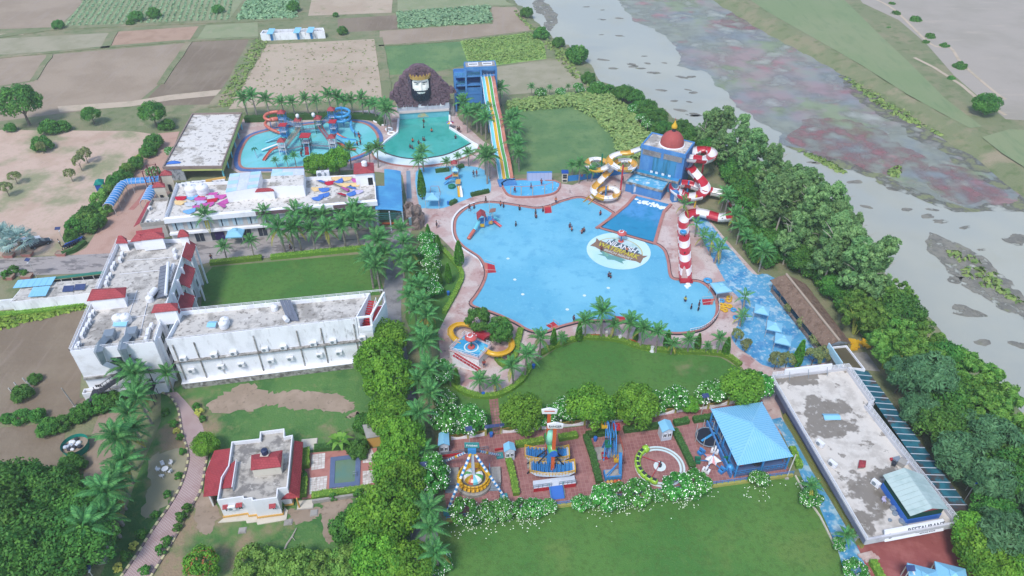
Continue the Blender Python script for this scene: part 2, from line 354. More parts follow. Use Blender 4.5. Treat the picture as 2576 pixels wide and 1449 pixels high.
M['weed_dark']=mt('brown_water_weed',C(140,136,124),[(C(118,116,108),.4,.42,.6,.8),(C(136,140,100),.3,.58,.7,.8)],.8,bump=(2,.8,.15),alpha=(.6,.3,.5))
M['thatch']=mt('thatch',C(136,112,96),[(C(108,86,72),.9,.45,.65,.8),(C(168,146,126),2.4,.55,.7,.6)],.95,bump=(5,1,.15))
M['concrete']=mt('bare_concrete',C(168,164,158),[(C(140,134,128),.5,.45,.65,.8),(C(190,186,180),1.4,.55,.7,.6)],.9)
M['pole']=mt('pale_pole',C(196,192,186),(),.6)
M['trunk']=mt('grey_bark',C(128,118,106),[(C(98,88,78),3,.45,.65,.8,(1,1,.3))],.9)
M['ptrunk']=mt('palm_trunk',C(158,150,140),[(C(124,114,104),3,.45,.65,.8,(.4,.4,2))],.9)
M['eutrunk']=mt('pale_eucalyptus_bark',C(188,180,168),[(C(150,138,124),2,.5,.7,.8,(1,1,.3))],.8)
M['solar']=mt('solar_panel_glass',C(58,70,112),[(C(80,96,140),.5,.5,.7,.6)],.15,spec=.6)
M['solar_grey']=mt('grey_collector',C(110,116,130),[(C(92,98,112),.8,.5,.7,.6)],.3,spec=.5)
M['skin']=mt('skin',C(150,104,84),(),.6)
M['hair']=mt('hair',C(30,26,26),(),.6)
M['tarp_blue']=mt('blue_tarpaulin',C(40,84,170),(),.5)
M['plastic_blue']=mt('blue_plastic',C(50,110,196),(),.4,spec=.4)
M['net_green']=mt('green_shade_net',C(22,140,124),[(C(16,110,100),.7,.5,.7,.6)],.8)
M['teal_roof']=mt('teal_translucent_roof_sheet',C(40,96,112),[(C(58,128,144),.3,.45,.62,.8),(C(88,66,60),.35,.5,.6,.85)],.4,spec=.4)
M['green_roof']=mt('grey_green_roof_sheet',C(186,204,200),[(C(164,186,182),.5,.45,.65,.8)],.6)
M['sheet_light']=mt('pale_blue_roof_sheet',C(176,216,232),[(C(206,226,236),.5,.45,.65,.7)],.5)
M['sheet_grey']=mt('pale_grey_roof_sheet',C(204,212,224),[(C(226,230,236),.5,.45,.65,.7)],.5)
for k,(r,g,b)in dict(pink=(196,92,166),crimson=(190,34,66),sky=(120,176,222),cream=(228,198,144),royal=(76,122,200),grey=(196,200,206),lilac=(190,184,214)).items():
 M['cloth_'+k]=mt(k+'_cloth',C(r,g,b),(),.85)
LK=1.65
def leafmat(n,dark,light,o=.16):
 m=mt(n,C(*dark,LK),(),.55,var=C(*light,LK),obj=o,spec=.2); t=m.node_tree; N=t.nodes; b=N['Principled BSDF']
 tr=N.new('ShaderNodeBsdfTranslucent'); mx=N.new('ShaderNodeMixShader'); mx.inputs[0].default_value=.28
 t.links.new(b.inputs['Base Color'].links[0].from_socket,tr.inputs[0]); t.links.new(b.outputs[0],mx.inputs[1]); t.links.new(tr.outputs[0],mx.inputs[2]); t.links.new(mx.outputs[0],N['Material Output'].inputs[0]); return m
M['lf_mango']=leafmat('mango_leaves',(60,108,36),(114,156,52))
M['lf_dark']=leafmat('dark_green_leaves',(46,92,40),(90,134,56))
M['lf_palm']=leafmat('palm_fronds',(44,98,54),(94,144,80))
M['lf_palm_y']=leafmat('yellowing_palm_fronds',(120,124,50),(160,152,76))
M['lf_eu']=leafmat('eucalyptus_leaves',(72,108,64),(126,158,98))
M['lf_bam']=leafmat('bamboo_leaves',(60,104,42),(116,150,66))
M['lf_cas']=leafmat('casuarina_needles',(50,86,54),(92,128,86))
M['lf_ash']=leafmat('ashoka_leaves',(62,110,40),(108,158,62))
M['lf_fran']=leafmat('frangipani_leaves',(50,108,46),(90,152,66))
M['flower']=leafmat('frangipani_blossom',(222,224,206),(250,250,244),.02)
M['lf_hedge']=leafmat('hedge_leaves',(80,118,44),(134,164,66))
M['lf_hedge_d']=leafmat('dark_hedge_leaves',(48,82,40),(78,112,56))
M['lf_dry']=leafmat('dusty_leaves',(84,100,60),(132,138,88))
M['lf_yel']=leafmat('yellow_shrub_leaves',(150,156,70),(196,196,110))
M['lf_red']=leafmat('rusty_leaves',(128,72,48),(160,104,70))
M['lf_olive']=leafmat('olive_leaves',(74,112,48),(120,154,72))
M['lf_corn']=leafmat('corn_leaves',(104,128,72),(140,152,92))
M['lf_crop']=leafmat('crop_leaves',(96,132,96),(138,164,124))
M['lf_silver']=leafmat('silvery_fan_fronds',(122,148,144),(166,188,182))
M['lf_weed']=leafmat('weed_leaves',(98,128,70),(134,154,86))
# =========================== ground, river, fields
LB=GP([(1150,-160),(1255,-40),(1280,0),(1318,25),(1345,62),(1385,95),(1440,125),(1478,170),(1500,205),(1560,222),(1640,262),(1700,305),(1790,350),(1880,420),(1980,500),(2080,580),(2180,660),(2280,760),(2380,870),(2480,960),(2600,1080),(2800,1300),(3100,1500)])
RB=GP([(1590,-160),(1760,-40),(1812,0),(1932,72),(2064,141),(2152,190),(2230,240),(2357,320),(2420,360),(2480,392),(2542,444),(2590,480),(2750,620),(3000,800),(3400,1000)])
up=(LB[0]-LB[2]).normalized()
LB.insert(0,LB[0]+Vector((-120,400,0))); RB.insert(0,RB[0]+Vector((-120,400,0)))
LB.append(LB[-1]+Vector((300,-300,0))); RB.append(RB[-1]+Vector((300,-300,0)))
RIVER=LB+RB[::-1]
def dseg(x,y,P):
 best=1e9
 for i in range(len(P)-1):
  ax,ay=P[i].x,P[i].y; bx,by=P[i+1].x-ax,P[i+1].y-ay
  t=max(0,min(1,((x-ax)*bx+(y-ay)*by)/(bx*bx+by*by)))
  dx,dy=x-ax-t*bx,y-ay-t*by; d=dx*dx+dy*dy
  if d<best:best=d
 return math.sqrt(best)
def sst(a,b,x):
 t=max(0,min(1,(x-a)/(b-a))); return t*t*(3-2*t)
def right_of(x,y):
 j=min(range(len(RB)-1),key=lambda i:(x-(RB[i].x+RB[i+1].x)/2)**2+(y-(RB[i].y+RB[i+1].y)/2)**2)
 a,b=RB[j],RB[j+1]
 return(b.x-a.x)*(y-a.y)-(b.y-a.y)*(x-a.x)>0
FAR_Z=1.6
def hz(x,y):
 if x<-10 or y<-50:return 0.0
 dl,dr=dseg(x,y,LB),dseg(x,y,RB)
 if inside(x,y,RIVER):return-1.5*sst(0,4,min(dl,dr))
 if dr<dl or(x>0 and right_of(x,y)and dr<900):return FAR_Z*sst(0,3.6,dr)
 return 0.0
xs=[-4000,-2000,-1000,-500,-300]+[-240+3.2*i for i in range(165)]+[340,500,900,2000,4000]
ys=[-1500,-500,-150,0]+[14+3.2*i for i in range(120)]+[430,520,800,1500,4000]
b=MB(); nx=len(xs)
V=[(x,y,hz(x,y))for y in ys for x in xs]
b.idx(V,[(j*nx+i,j*nx+i+1,(j+1)*nx+i+1,(j+1)*nx+i)for j in range(len(ys)-1)for i in range(nx-1)])
g=struct(b.build('ground',M['verge'],smooth=True))
wp=[(p.x,p.y)for p in[q+Vector((-3,-3,0))for q in LB]+[q+Vector((2,2,0))for q in RB[::-1]]]
sheet('river',wp,-.8,M['river'])
def weed(pts,mat,z=-.77,n=4):
 P=catmull(GP(pts,z),n*5); from mathutils import noise as nz
 return[p+Vector((nz.fractal((p.x*.12,p.y*.12,3),1,2,4),nz.fractal((p.x*.12,p.y*.12,9),1,2,4),0))*2.6 for p in P]
big=[(1530,-60),(1552,2),(1595,47),(1663,82),(1690,108),(1703,130),(1712,158),(1735,175),(1785,192),(1825,235),(1870,282),(1928,315),(1965,348),(2007,374),(2082,404),(2132,430),(2207,442),(2257,462),(2302,482),(2332,502),(2407,517),(2507,524),(2557,512),(2600,520),(2640,540),(2575,472),(2542,448),(2480,396),(2420,364),(2357,324),(2230,244),(2152,194),(2064,145),(1932,76),(1812,4),(1770,-60)]
Pb=weed(big,None,-.77,5)
o=sheet('water_weed',Pb,-.772,M['weed_sheet']); o['kind']='stuff'; tag(o,'broad mat of pink and grey-green floating weed along the far bank','water weed')
def raft(nm,pts,mk,z,lab):
 o=sheet(nm,weed(pts,None,z,4),z,M[mk]); o['kind']='stuff'; tag(o,lab,'water weed')
raft('red_weed',[(1985,335),(2070,295),(2180,315),(2300,385),(2345,420),(2260,442),(2150,428),(2060,395)],'weed_red',-.764,'crimson weed patch near the lower end of the floating mat')
raft('red_weed',[(2320,432),(2420,425),(2520,470),(2500,505),(2390,500)],'weed_red',-.763,'crimson weed patch at the right tip of the floating mat')
raft('red_weed',[(1860,25),(1930,40),(1960,70),(1890,75),(1800,60)],'weed_red',-.764,'faint crimson weed streak far up the river')
raft('weed_rim',[(1990,365),(2080,395),(2210,432),(2300,472),(2400,508),(2510,516),(2560,500),(2575,480),(2580,530),(2500,534),(2400,526),(2290,492),(2200,454),(2070,412),(2000,384)],'weed_rim',-.758,'brown weed rim along the lower edge of the floating mat')
raft('weed_rim',[(2110,180),(2200,225),(2330,310),(2420,365),(2500,420),(2560,470),(2500,470),(2380,390),(2300,340),(2200,280),(2140,240)],'weed_rim',-.757,'brown reed belt along the foot of the far bank')
isl=[([(2332,587),(2369,597),(2444,632),(2507,682),(2552,722),(2600,775),(2640,830),(2560,790),(2480,750),(2427,722),(2407,700),(2342,627)],'long brown weed island drifting in mid river'),([(2390,770),(2425,768),(2462,792),(2440,802),(2400,790)],'oval brown weed raft below the long weed island'),([(2388,697-4),(2420,700),(2412,712),(2390,708)],'small weed raft beside the lower end of the long island'),([(2518,598),(2576,594),(2610,606),(2560,614),(2530,608)],'weed raft at the right edge of the river'),([(1365,-5),(1385,15),(1400,40),(1388,75),(1372,62),(1366,40),(1340,20)],'brown reed patch in the inlet at the near bank')]
for pts,lab in isl:
 o=sheet('weed_raft',weed(pts,None,-.75,5),-.745,M['weed_dark']); del o['kind']; tag(o,lab,'water weed','weed rafts on the river')
specks=[(1475,17),(1515,25),(1514,49),(1558,46),(1513,87),(1559,90),(1517,150),(1543,172),(1590,162),(1594,167),(1612,172),(1621,141),(1629,159),(1646,183),(1671,158),(1716,194),(1738,193),(1744,233),(1731,226),(1696,254),(1734,256),(1712,277),(1745,288),(1750,291),(1744,319),(1665,227),(2041,408),(2055,410),(2152,457),(2245,475),(2282,527),(2332,544),(2365,557),(2408,518),(2430,572),(2470,628),(2472,862),(2565,868),(2345,527),(2180,520)]
specks.sort(key=lambda t:t[1])
for i,(u,v)in enumerate(specks):
 c=G(u,v,-.76); rx=rnd.uniform(1.0,2.4); ry=rx*rnd.uniform(.35,.6); a=rnd.uniform(-.5,.3)
 pl=[]
 for k in range(12):
  t=2*math.pi*k/12; r=rnd.uniform(.7,1.15)
  pl.append((c.x+rx*r*math.cos(t)*math.cos(a)-ry*r*math.sin(t)*math.sin(a),c.y+rx*r*math.cos(t)*math.sin(a)+ry*r*math.sin(t)*math.cos(a)))
 bb=MB(); bb.prism(pl,-.82,-.76); o=bb.build('weed_clump',M['weed_dark'])
 tag(o,ordinal(i)+' small dark weed clump from the far end drifting on the open river','weed clump','weed clumps drifting on the river')
FD=[('ploughed_field','field_brown',[(-200,-60),(60,-60),(205,2),(207,12),(165,50),(150,68),(-200,80)]),('crop_field','field_sage',[(240,-40),(640,-40),(575,50),(560,53),(165,67),(160,60),(215,0)]),('crop_field','field_green',[(640,-20),(752,-20),(745,46),(592,51)]),('pale_field','field_beige',[(790,-30),(990,-30),(985,32),(775,40)]),('pale_field','field_sage',[(1000,-30),(1250,-30),(1275,5),(1300,14),(1240,14),(1000,30)]),('crop_field','field_green',[(1000,32),(1230,15),(1237,57),(1003,72)]),('ploughed_field','field_dark',[(850,47),(998,38),(1000,74),(850,82)]),('ploughed_field','field_brown',[(955,78),(1240,60),(1236,18),(1298,18),(1340,76),(1160,98),(955,114)]),('green_field','field_green',[(960,117),(1165,104),(1178,162),(1100,180),(970,190)]),('bright_crop_field','field_lime',[(1157,102),(1335,82),(1368,108),(1375,148),(1250,164),(1178,160)]),('stubble_field','field_beige',[(672,112),(942,98),(962,245),(575,275),(620,200)]),('straw_field','field_straw',[(-200,108),(288,82),(262,121),(-200,150)]),('bare_red_field','field_red',[(292,80),(500,66),(478,100),(264,119)]),('pale_field','field_sage',[(518,64),(648,56),(650,94),(492,103)]),('ploughed_field','field_brown',[(-200,155),(127,138),(83,202),(-200,250)]),('ploughed_field','field_brown',[(133,137),(472,108),(400,212),(340,262),(-200,330),(-200,256),(86,205)]),('ploughed_field','field_dark',[(480,106),(645,98),(548,262),(350,268),(408,210)]),('vegetable_plot','field_straw',[(1250,168),(1376,152),(1432,152),(1478,215),(1420,228),(1256,240)]),('green_field','field_green',[(1268,262),(1400,250),(1520,245),(1560,280),(1622,350),(1600,405),(1480,432),(1290,440)]),('ploughed_field','field_dark',[(-200,815),(218,782),(200,1000),(290,1020),(180,1060),(60,1062),(-200,1075)]),('ploughed_field','field_dark',[(-200,1092),(120,1066),(165,1082),(150,1195),(-200,1220)]),('dirt_patch','soil',[(250,1040),(318,1032),(300,1100),(270,1210),(205,1220),(225,1110)]),('sandy_car_park','sand',[(-200,325),(330,330),(390,338),(300,480),(210,600),(172,642),(-200,650)])]
for i,(n,m,p)in enumerate(FD):sheet(n,GP(p),.02+.004*(i%5),M[m])
b=MB()
def bank(pts,w,h,name='field_bank'):
 bb=MB(); P=catmull(GP(pts),5,False); P=[p+Vector((rnd.uniform(-.3,.3),rnd.uniform(-.3,.3),0))for p in P]
 bb.ribbon(P,w,0,h); return struct(bb.build(name,M['verge']))
for pts,w_ in[([(0,92),(160,72),(420,60),(640,52),(760,46)],3),([(645,100),(600,190),(545,270)],5),([(288,80),(262,122)],3),([(0,145),(262,120),(480,103),(650,95)],2),([(128,137),(85,203)],2),([(476,106),(402,212)],2.2),([(950,96),(966,180),(975,250)],3),([(955,116),(1165,101),(1345,78)],1.2)]:
 bank(pts,w_,.22)
sheet('sandy_track',GP([(145,268),(330,255),(420,240),(560,225),(600,222),(590,236),(430,252),(330,268),(150,282)]),.05,M['track'])
sheet('sandy_track',GP([(-100,88),(60,84),(60,88),(-100,94)]),.06,M['track'])
sheet('far_meadow',GP([(1700,-120),(1880,-5),(1940,35),(2027,84),(2167,164),(2282,237),(2367,284),(2440,322),(2470,318),(2380,250),(2290,160),(2210,85),(2140,15),(2060,-60)],FAR_Z),FAR_Z+.03,M['meadow'])
sheet('far_field',GP([(2080,-120),(2170,8),(2260,50),(2330,110),(2400,190),(2470,250),(2530,300),(2700,310),(3200,280),(3200,-120)],FAR_Z),FAR_Z+.03,M['far_field'])
sheet('far_meadow',GP([(2470,345),(2540,325),(2640,330),(2640,440),(2576,420),(2520,385)],FAR_Z),FAR_Z+.03,M['meadow'])
b=MB(); b.ribbon(GP([(2300,145),(2350,170),(2420,215),(2455,245),(2530,290)],FAR_Z),1.2,FAR_Z+.03,FAR_Z+.06); struct(b.build('footpath',M['track']))
b=MB(); b.ribbon(catmull(GP([(2195,-5),(2250,25),(2340,110),(2390,120),(2420,160),(2500,230),(2530,250)],FAR_Z),5,False),1.0,FAR_Z+.03,FAR_Z+.07); struct(b.build('footpath',M['track']))
# =========================== roads, courts, lawns
sheet('orange_court',GP([(398,336),(452,331),(425,405),(440,470),(385,540),(345,600),(295,642),(172,646),(216,624),(300,500)]),.05,M['orange_pave'])
def patch(pts,z=.052,name='bare_patch',mat='soil'):
 P=catmull(GP(pts),8); P=[p+Vector((rnd.gauss(0,.22),rnd.gauss(0,.22),0))for p in P]; return sheet(name,P,z,M[mat])
patch([(625,966),(680,990),(720,984),(790,985),(850,994),(878,1008),(893,1024),(860,1038),(800,1030),(740,1032),(690,1020),(640,1030),(560,1040),(520,1022),(565,990)]); patch([(872,1046),(898,1036),(900,1044),(878,1052)])
patch([(500,1244),(540,1252),(548,1300),(525,1345),(502,1330),(490,1290)]); patch([(730,1285),(800,1280),(795,1305),(740,1315)]); patch([(815,1260),(880,1255),(870,1330),(830,1370),(812,1330)]); patch([(380,1150),(462,1130),(468,1170),(440,1240),(395,1290),(360,1300),(375,1220)],.05,mat='field_straw')
sheet('driveway',GP([(-80,655),(290,637),(480,612),(1040,566),(1022,612),(925,630),(700,647),(530,660),(490,670),(262,686),(-80,700)]),.062,M['wetroad'])
b=MB(); b.ribbon(catmull(GP([(1012,585),(992,700),(985,800),(1008,950),(1038,1100),(1060,1250),(1075,1480)]),6,False),3.8,0,.07); struct(b.build('lane',M['asphalt']))
sheet('lawn',GP([(518,690),(535,672),(925,638),(945,660),(965,730),(955,742),(505,775)]),.05,M['lawn'])
sheet('rough_lawn',GP([(405,985),(470,966),(930,916),(985,930),(1035,1150),(1075,1480),(240,1480),(290,1360),(345,1200),(405,1060)]),.04,M['lawn_rough'])
pl_=GP([(412,990),(430,1000),(448,1030),(458,1086),(472,1136),(472,1168),(455,1223),(425,1276),(390,1326),(347,1393),(300,1460)])
pr_=GP([(445,986),(475,1019),(502,1056),(512,1080),(522,1140),(514,1191),(503,1241),(467,1301),(440,1356),(375,1460)])
pl_=catmull(pl_,5,False); pr_=catmull(pr_,5,False)
vp=sheet('garden_path',pl_+pr_[::-1],.06,mt('pink_interlocking_paving',C(192,174,170),[(C(172,150,146),.5,.45,.65,.7)],.9,brick=(C(160,124,124),.6,.32,.32,.05,.7)))
ky=mt('yellow_kerb_paint',C(206,198,156),(),.8); kb=mt('dark_kerb_paint',C(124,112,110),(),.8)
ks=[]
for bm_ in(ky,kb):
 q=MB(); q.box((0,0,.1),(.62,.3,.26)); ks.append(q.mesh('kerb_stone',bm_))
def kerbs(path,parent,step=.68):
 acc=0; k=0
 for i in range(len(path)-1):
  a,c=path[i],path[i+1]; d=(c-a); L_=d.length
  while acc<L_:
   p=a+d*(acc/L_); o=put('kerb_stone',ks[k%2],parent,Matrix.Translation((p.x,p.y,.06))@Matrix.Rotation(math.atan2(d.y,d.x),4,'Z')); k+=1; acc+=step
  acc-=L_
kerbs(pl_,vp); kerbs(pr_[18:],vp)
sheet('park_deck',GP([(598,302),(700,292),(960,275),(1000,268),(1140,262),(1155,300),(1215,355),(1262,380),(1275,452),(1400,460),(1440,466),(1500,440),(1600,418),(1700,430),(1740,500),(1790,560),(1850,630),(1905,690),(1935,700),(2030,800),(2092,893),(2130,925),(1942,960),(1968,1050),(1985,1095),(1950,1090),(1900,990),(1862,922),(1820,897),(1700,880),(1600,872),(1540,850),(1460,848),(1395,868),(1340,905),(1312,955),(1262,990),(1190,990),(1145,970),(1108,905),(1102,830),(1135,760),(1165,700),(1160,650),(1110,600),(1062,565),(1035,570),(1012,440),(940,432),(900,428),(600,436),(582,424)]),.055,M['deck'])
sheet('centre_lawn',GP([(1095,1000),(1112,950),(1150,982),(1195,1000),(1262,998),(1320,962),(1350,912),(1400,877),(1463,856),(1550,858),(1613,879),(1700,888),(1813,900),(1858,926),(1898,985),(1790,1020),(1640,1050),(1440,1075),(1300,1088),(1110,1102)]),.068,M['lawn'])
sheet('side_lawn',GP([(1075,590),(1100,612),(1150,655),(1168,690),(1150,740),(1100,840),(1060,900),(1020,800),(1030,650)]),.066,M['lawn'])
sheet('south_lawn',GP([(1122,1318),(2000,1196),(2032,1205),(2062,1280),(2108,1390),(2140,1480),(1080,1480),(1085,1340)]),.05,M['lawn'])
sheet('splash_floor',catmull(GP([(1745,555),(1760,590),(1783,634),(1800,664),(1833,722),(1858,750),(1866,770),(1855,819),(1840,843),(1853,871),(1888,896),(1940,925),(2060,915),(2092,893),(2040,800),(1985,730),(1930,690),(1895,690),(1850,640),(1800,580),(1770,545)]),3),.067,M['blue_floor'])
sheet('toddler_splash_floor',catmull(GP([(1046,434),(1089,421),(1189,419),(1226,437),(1234,482),(1194,494),(1136,517),(1106,525),(1069,524),(1054,515)]),3),.07,mt('toddler_floor',C(112,190,226),[(C(136,196,216),.15,.45,.65,.8),(C(150,170,180),.5,.6,.72,.5)],.4))
sheet('blue_walkway',GP([(1940,1056),(1964,1050),(1992,1093),(2042,1186),(2087,1256),(2147,1358),(2162,1388),(2200,1480),(2135,1480),(2107,1383),(2059,1271),(2019,1206),(1994,1148),(1964,1086)]),.066,M['blue_floor'])
sheet('red_terrace',GP([(2150,1388),(2172,1340),(2400,1310),(2440,1340),(2500,1480),(2200,1480),(2158,1402)]),.06,M['red_terrace'])
def paving(name,quad_px,n_u,n_v,z=.06):
 q=GP(quad_px); base=sheet(name,q,z-.02,M['joint'])
 bb=MB()
 for i in range(n_u):
  for j in range(n_v):
   g_=.06; s0,s1=(i+g_)/n_u,(i+1-g_)/n_u; t0,t1=(j+g_)/n_v,(j+1-g_)/n_v
   bb.val=rnd.random(); h=z+rnd.uniform(0,.012)
   P=[bil(q,s0,t0,h),bil(q,s1,t0,h),bil(q,s1,t1,h),bil(q,s0,t1,h)]
   bb.face(P)
   for k in range(4):
    a,c=P[k],P[(k+1)%4]; bb.face([Vector((a.x,a.y,z-.02)),Vector((c.x,c.y,z-.02)),c,a])
 o=bb.build('paving_slabs',M['red_pave'],base); o['kind']='stuff'; return base
paving('ride_court',[(1128,1308),(1990,1196),(1918,1006),(1098,1104)],88,24)
paving('garden_walk',[(1240,1092),(1262,1090),(1252,990),(1228,992)],3,14,.085)
# =========================== pools
def pool(name,lab,pts,mat,bands,z=.16,n=4,closed_curve=True):
 """bands: (width, material key, top) copings from the water outwards"""
 P=catmull(GP(pts),n)if n>1 else GP(pts)
 if area(P)<0:P.reverse()
 th=thing(name,lab,'pool',(P[0].x,P[0].y,0))
 wv=[Vector((p.x,p.y,z))for p in P]
 bb=MB(); bb.face(wv); bb.build('water',mat,th)
 off=0
 for wd,mk,top in bands:
  bb=MB(); L_,Q_=bb.offs(P,2*(off+wd/2),True)
  bb.ribbon(Q_,wd,0,top,True); bb.build('coping',M[mk],th); off+=wd
 return th,P
MAIN=[(1147,580),(1150,553),(1165,535),(1190,519),(1225,512),(1265,515),(1310,522),(1350,527),(1385,521),(1420,508),(1462,500),(1500,516),(1533,534),(1538,541),(1520,560),(1506,575),(1540,586),(1600,603),(1644,616),(1657,622),(1669,634),(1677,660),(1681,690),(1690,704),(1712,708),(1735,710),(1757,712),(1775,722),(1790,740),(1797,757),(1800,775),(1797,795),(1785,812),(1765,827),(1735,835),(1700,838),(1665,834),(1630,826),(1600,818),(1575,810),(1548,807),(1520,806),(1490,806),(1460,808),(1430,815),(1405,822),(1380,832),(1360,836),(1340,833),(1322,826),(1305,815),(1270,798),(1238,785),(1205,775),(1188,765),(1200,748),(1216,722),(1226,695),(1224,675),(1216,658),(1205,645),(1188,634),(1168,620),(1153,602)]
mainpool,MP=pool('main_pool','large blue free-form swimming pool with red coping',MAIN,M['pool_main'],[(.55,'coping_red',.3),(.13,'coping_dark',.36)])
b=MB(); b.ribbon(catmull(GP([(1195,511),(1160,527),(1140,552),(1138,580),(1146,606),(1163,625),(1185,641),(1207,655),(1213,672)]),5,False),.45,0,.26); b.build('white_edge',M['white_clean'],mainpool)
DEEP=[(1504,575),(1540,548),(1575,520),(1598,494),(1686,516),(1668,535),(1660,560),(1644,616),(1600,603),(1540,586)]
th_=thing('deep_pool','deep turquoise plunge channel below the blue waterfall tower','pool',G(1600,560))
b=MB(); b.face([p+Vector((0,0,.2))for p in GP(DEEP)]); b.build('water',M['pool_deep'],th_)
b=MB(); b.ribbon(GP([(1500,577),(1540,548),(1575,520),(1598,494)]),.7,0,.42); b.build('coping',M['coping_red'],th_)
b=MB(); b.ribbon(GP([(1688,516),(1670,535),(1662,560),(1646,617)]),.7,0,.42); b.build('coping',M['coping_red'],th_)
b=MB(); b.ribbon(GP([(1504,575),(1540,586),(1600,603),(1644,616)]),.3,0,.24); b.build('sill',M['coping_dark'],th_)
WAVE=[(1003,303),(1131,294),(1132,325),(1158,342),(1186,361),(1150,379),(1119,391),(1081,398),(1044,401),(1006,397),(969,386),(951,376),(972,358),(1000,337)]
th_=thing('wave_pool','teal fan-shaped wave pool in front of the crowned head wall','pool',G(1060,350))
P=GP(WAVE); b=MB(); b.face([p+Vector((0,0,.2))for p in P][::-1]); b.build('water',M['pool_teal'],th_)
b=MB(); ap=GP([(1186,360),(1204,370),(1190,388),(1141,407),(1094,416),(1044,420),(994,416),(959,407),(941,396),(938,384),(952,375)]); inn=GP([(951,376),(969,386),(1006,397),(1044,401),(1081,398),(1119,391),(1150,379),(1186,361)])
b.face([p+Vector((0,0,.13))for p in(ap+inn)][::-1]); o=b.build('beach_apron',M['apron'],th_,fix=True)
b=MB(); b.ribbon(catmull(inn,4,False),.35,0,.26); b.build('edge_line',M['coping_dark'],th_)
b=MB(); b.ribbon(catmull(ap,4,False),.4,0,.3); b.build('coping',M['coping_red'],th_)
for side in([(1003,303),(1000,337),(972,358),(951,376),(940,386)],[(1131,294),(1132,325),(1158,342),(1186,361),(1204,371)]):
 b=MB(); b.ribbon(GP(side),.5,0,.7); b.build('side_wall',M['white'],th_)
KIDS=[(606,410),(608,388),(618,364),(632,347),(655,337),(690,329),(740,320),(790,314),(845,309),(890,309),(920,315),(940,331),(948,350),(942,367),(920,383),(888,396),(830,411),(761,420),(690,423),(630,424),(612,421)]
pool('play_pool','shallow turquoise play pool with blue and red coping under the play towers',KIDS,M['pool_kids'],[(.7,'coping_red',.26),(1.0,'coping_blue',.24)])
RAIN=[(1275,458),(1395,459),(1403,478),(1383,491),(1330,497),(1288,495),(1272,482)]
th_,P=pool('rain_pool','small blue fountain pool with white spray dots below the lane slide',RAIN,mt('rain_floor',C(96,184,226),[(C(214,240,246),1.1,.64,.7,.9)],.2),[(.4,'coping_red',.5)],.3,3)
sheet('lane_gutter',GP([(1022,430),(1032,430),(1036,500),(1023,500)]),.075,mt('grey_blue_drain',C(130,156,178),(),.6))
b=MB()
for i in range(46):
 s=rnd.random(); p=lerp(G(1603,503),G(1672,522),s)+Vector((rnd.gauss(0,.4),rnd.uniform(-1.3,.2),.22))
 r=rnd.uniform(.2,.55); b.lathe([(r,0),(r*.7,.1),(.01,.14)],p,7)
o=b.build('foam',M['foam']); stuff(o,'white foam churning at the foot of the waterfall','foam')
# =========================== building helpers
CAMP=Vector((0,0,CAMH))
def ray(u,v):
 x=(u-1288)/F; y=-(v-724.5)/F
 return Vector((x,_c+y*_s,-_s+y*_c))
def onwall(u,v,A,B):
 """point of the vertical plane through A, B seen at (u, v)"""
 n=Vector((-(B[1]-A[1]),B[0]-A[0],0)); d=ray(u,v)
 t=(Vector((A[0],A[1],0))-CAMP).dot(n)/d.dot(n); return CAMP+d*t
def wn(A,B):
 d=Vector((B[0]-A[0],B[1]-A[1],0)).normalized(); return d,Vector((d.y,-d.x,0))
def copy_tree(o,loc=None,rz=None,scl=None,label=None,parent=None):
 c=o.copy(); COL.objects.link(c)
 if parent is not None:c.parent=parent
 if loc is not None:c.location=loc
 if rz is not None:c.rotation_euler=(0,0,rz)
 if scl is not None:c.scale=(scl,)*3 if not isinstance(scl,(tuple,list))else scl
 if label:c['label']=label
 for ch in o.children:copy_tree(ch,parent=c)
 return c
def proto(name,label,cat,group):
 o=bpy.data.objects.new(name,None); COL.objects.link(o); o.empty_display_size=.4; return tag(o,label,cat,group)
class Placer:
 """first use moves the prototype itself, later uses copy it"""
 def __init__(s,root):s.root=root; s.used=False
 def __call__(s,loc,rz=0,scl=None,label=None,group=None):
  if s.used:o=copy_tree(s.root,loc,rz,scl,label)
  else:
   o=s.root; s.used=True; o.location=loc; o.rotation_euler=(0,0,rz)
   if scl is not None:o.scale=(scl,)*3 if not isinstance(scl,(tuple,list))else scl
   if label:o['label']=label
  if group:o['group']=group
  return o
def panel(par,A,B,s0,s1,z0,z1,mat,name='panel',off=.04,th=.08):
 """slab on the outer face of wall A->B"""
 d,n=wn(A,B); L=(Vector((B[0],B[1],0))-Vector((A[0],A[1],0))).length
 a=Vector((A[0],A[1],0))+d*L*s0+n*off; c=Vector((A[0],A[1],0))+d*L*s1+n*off
 b=MB(); b.prism([a,c,c-n*th,a-n*th],z0,z1); return b.build(name,mat,par)
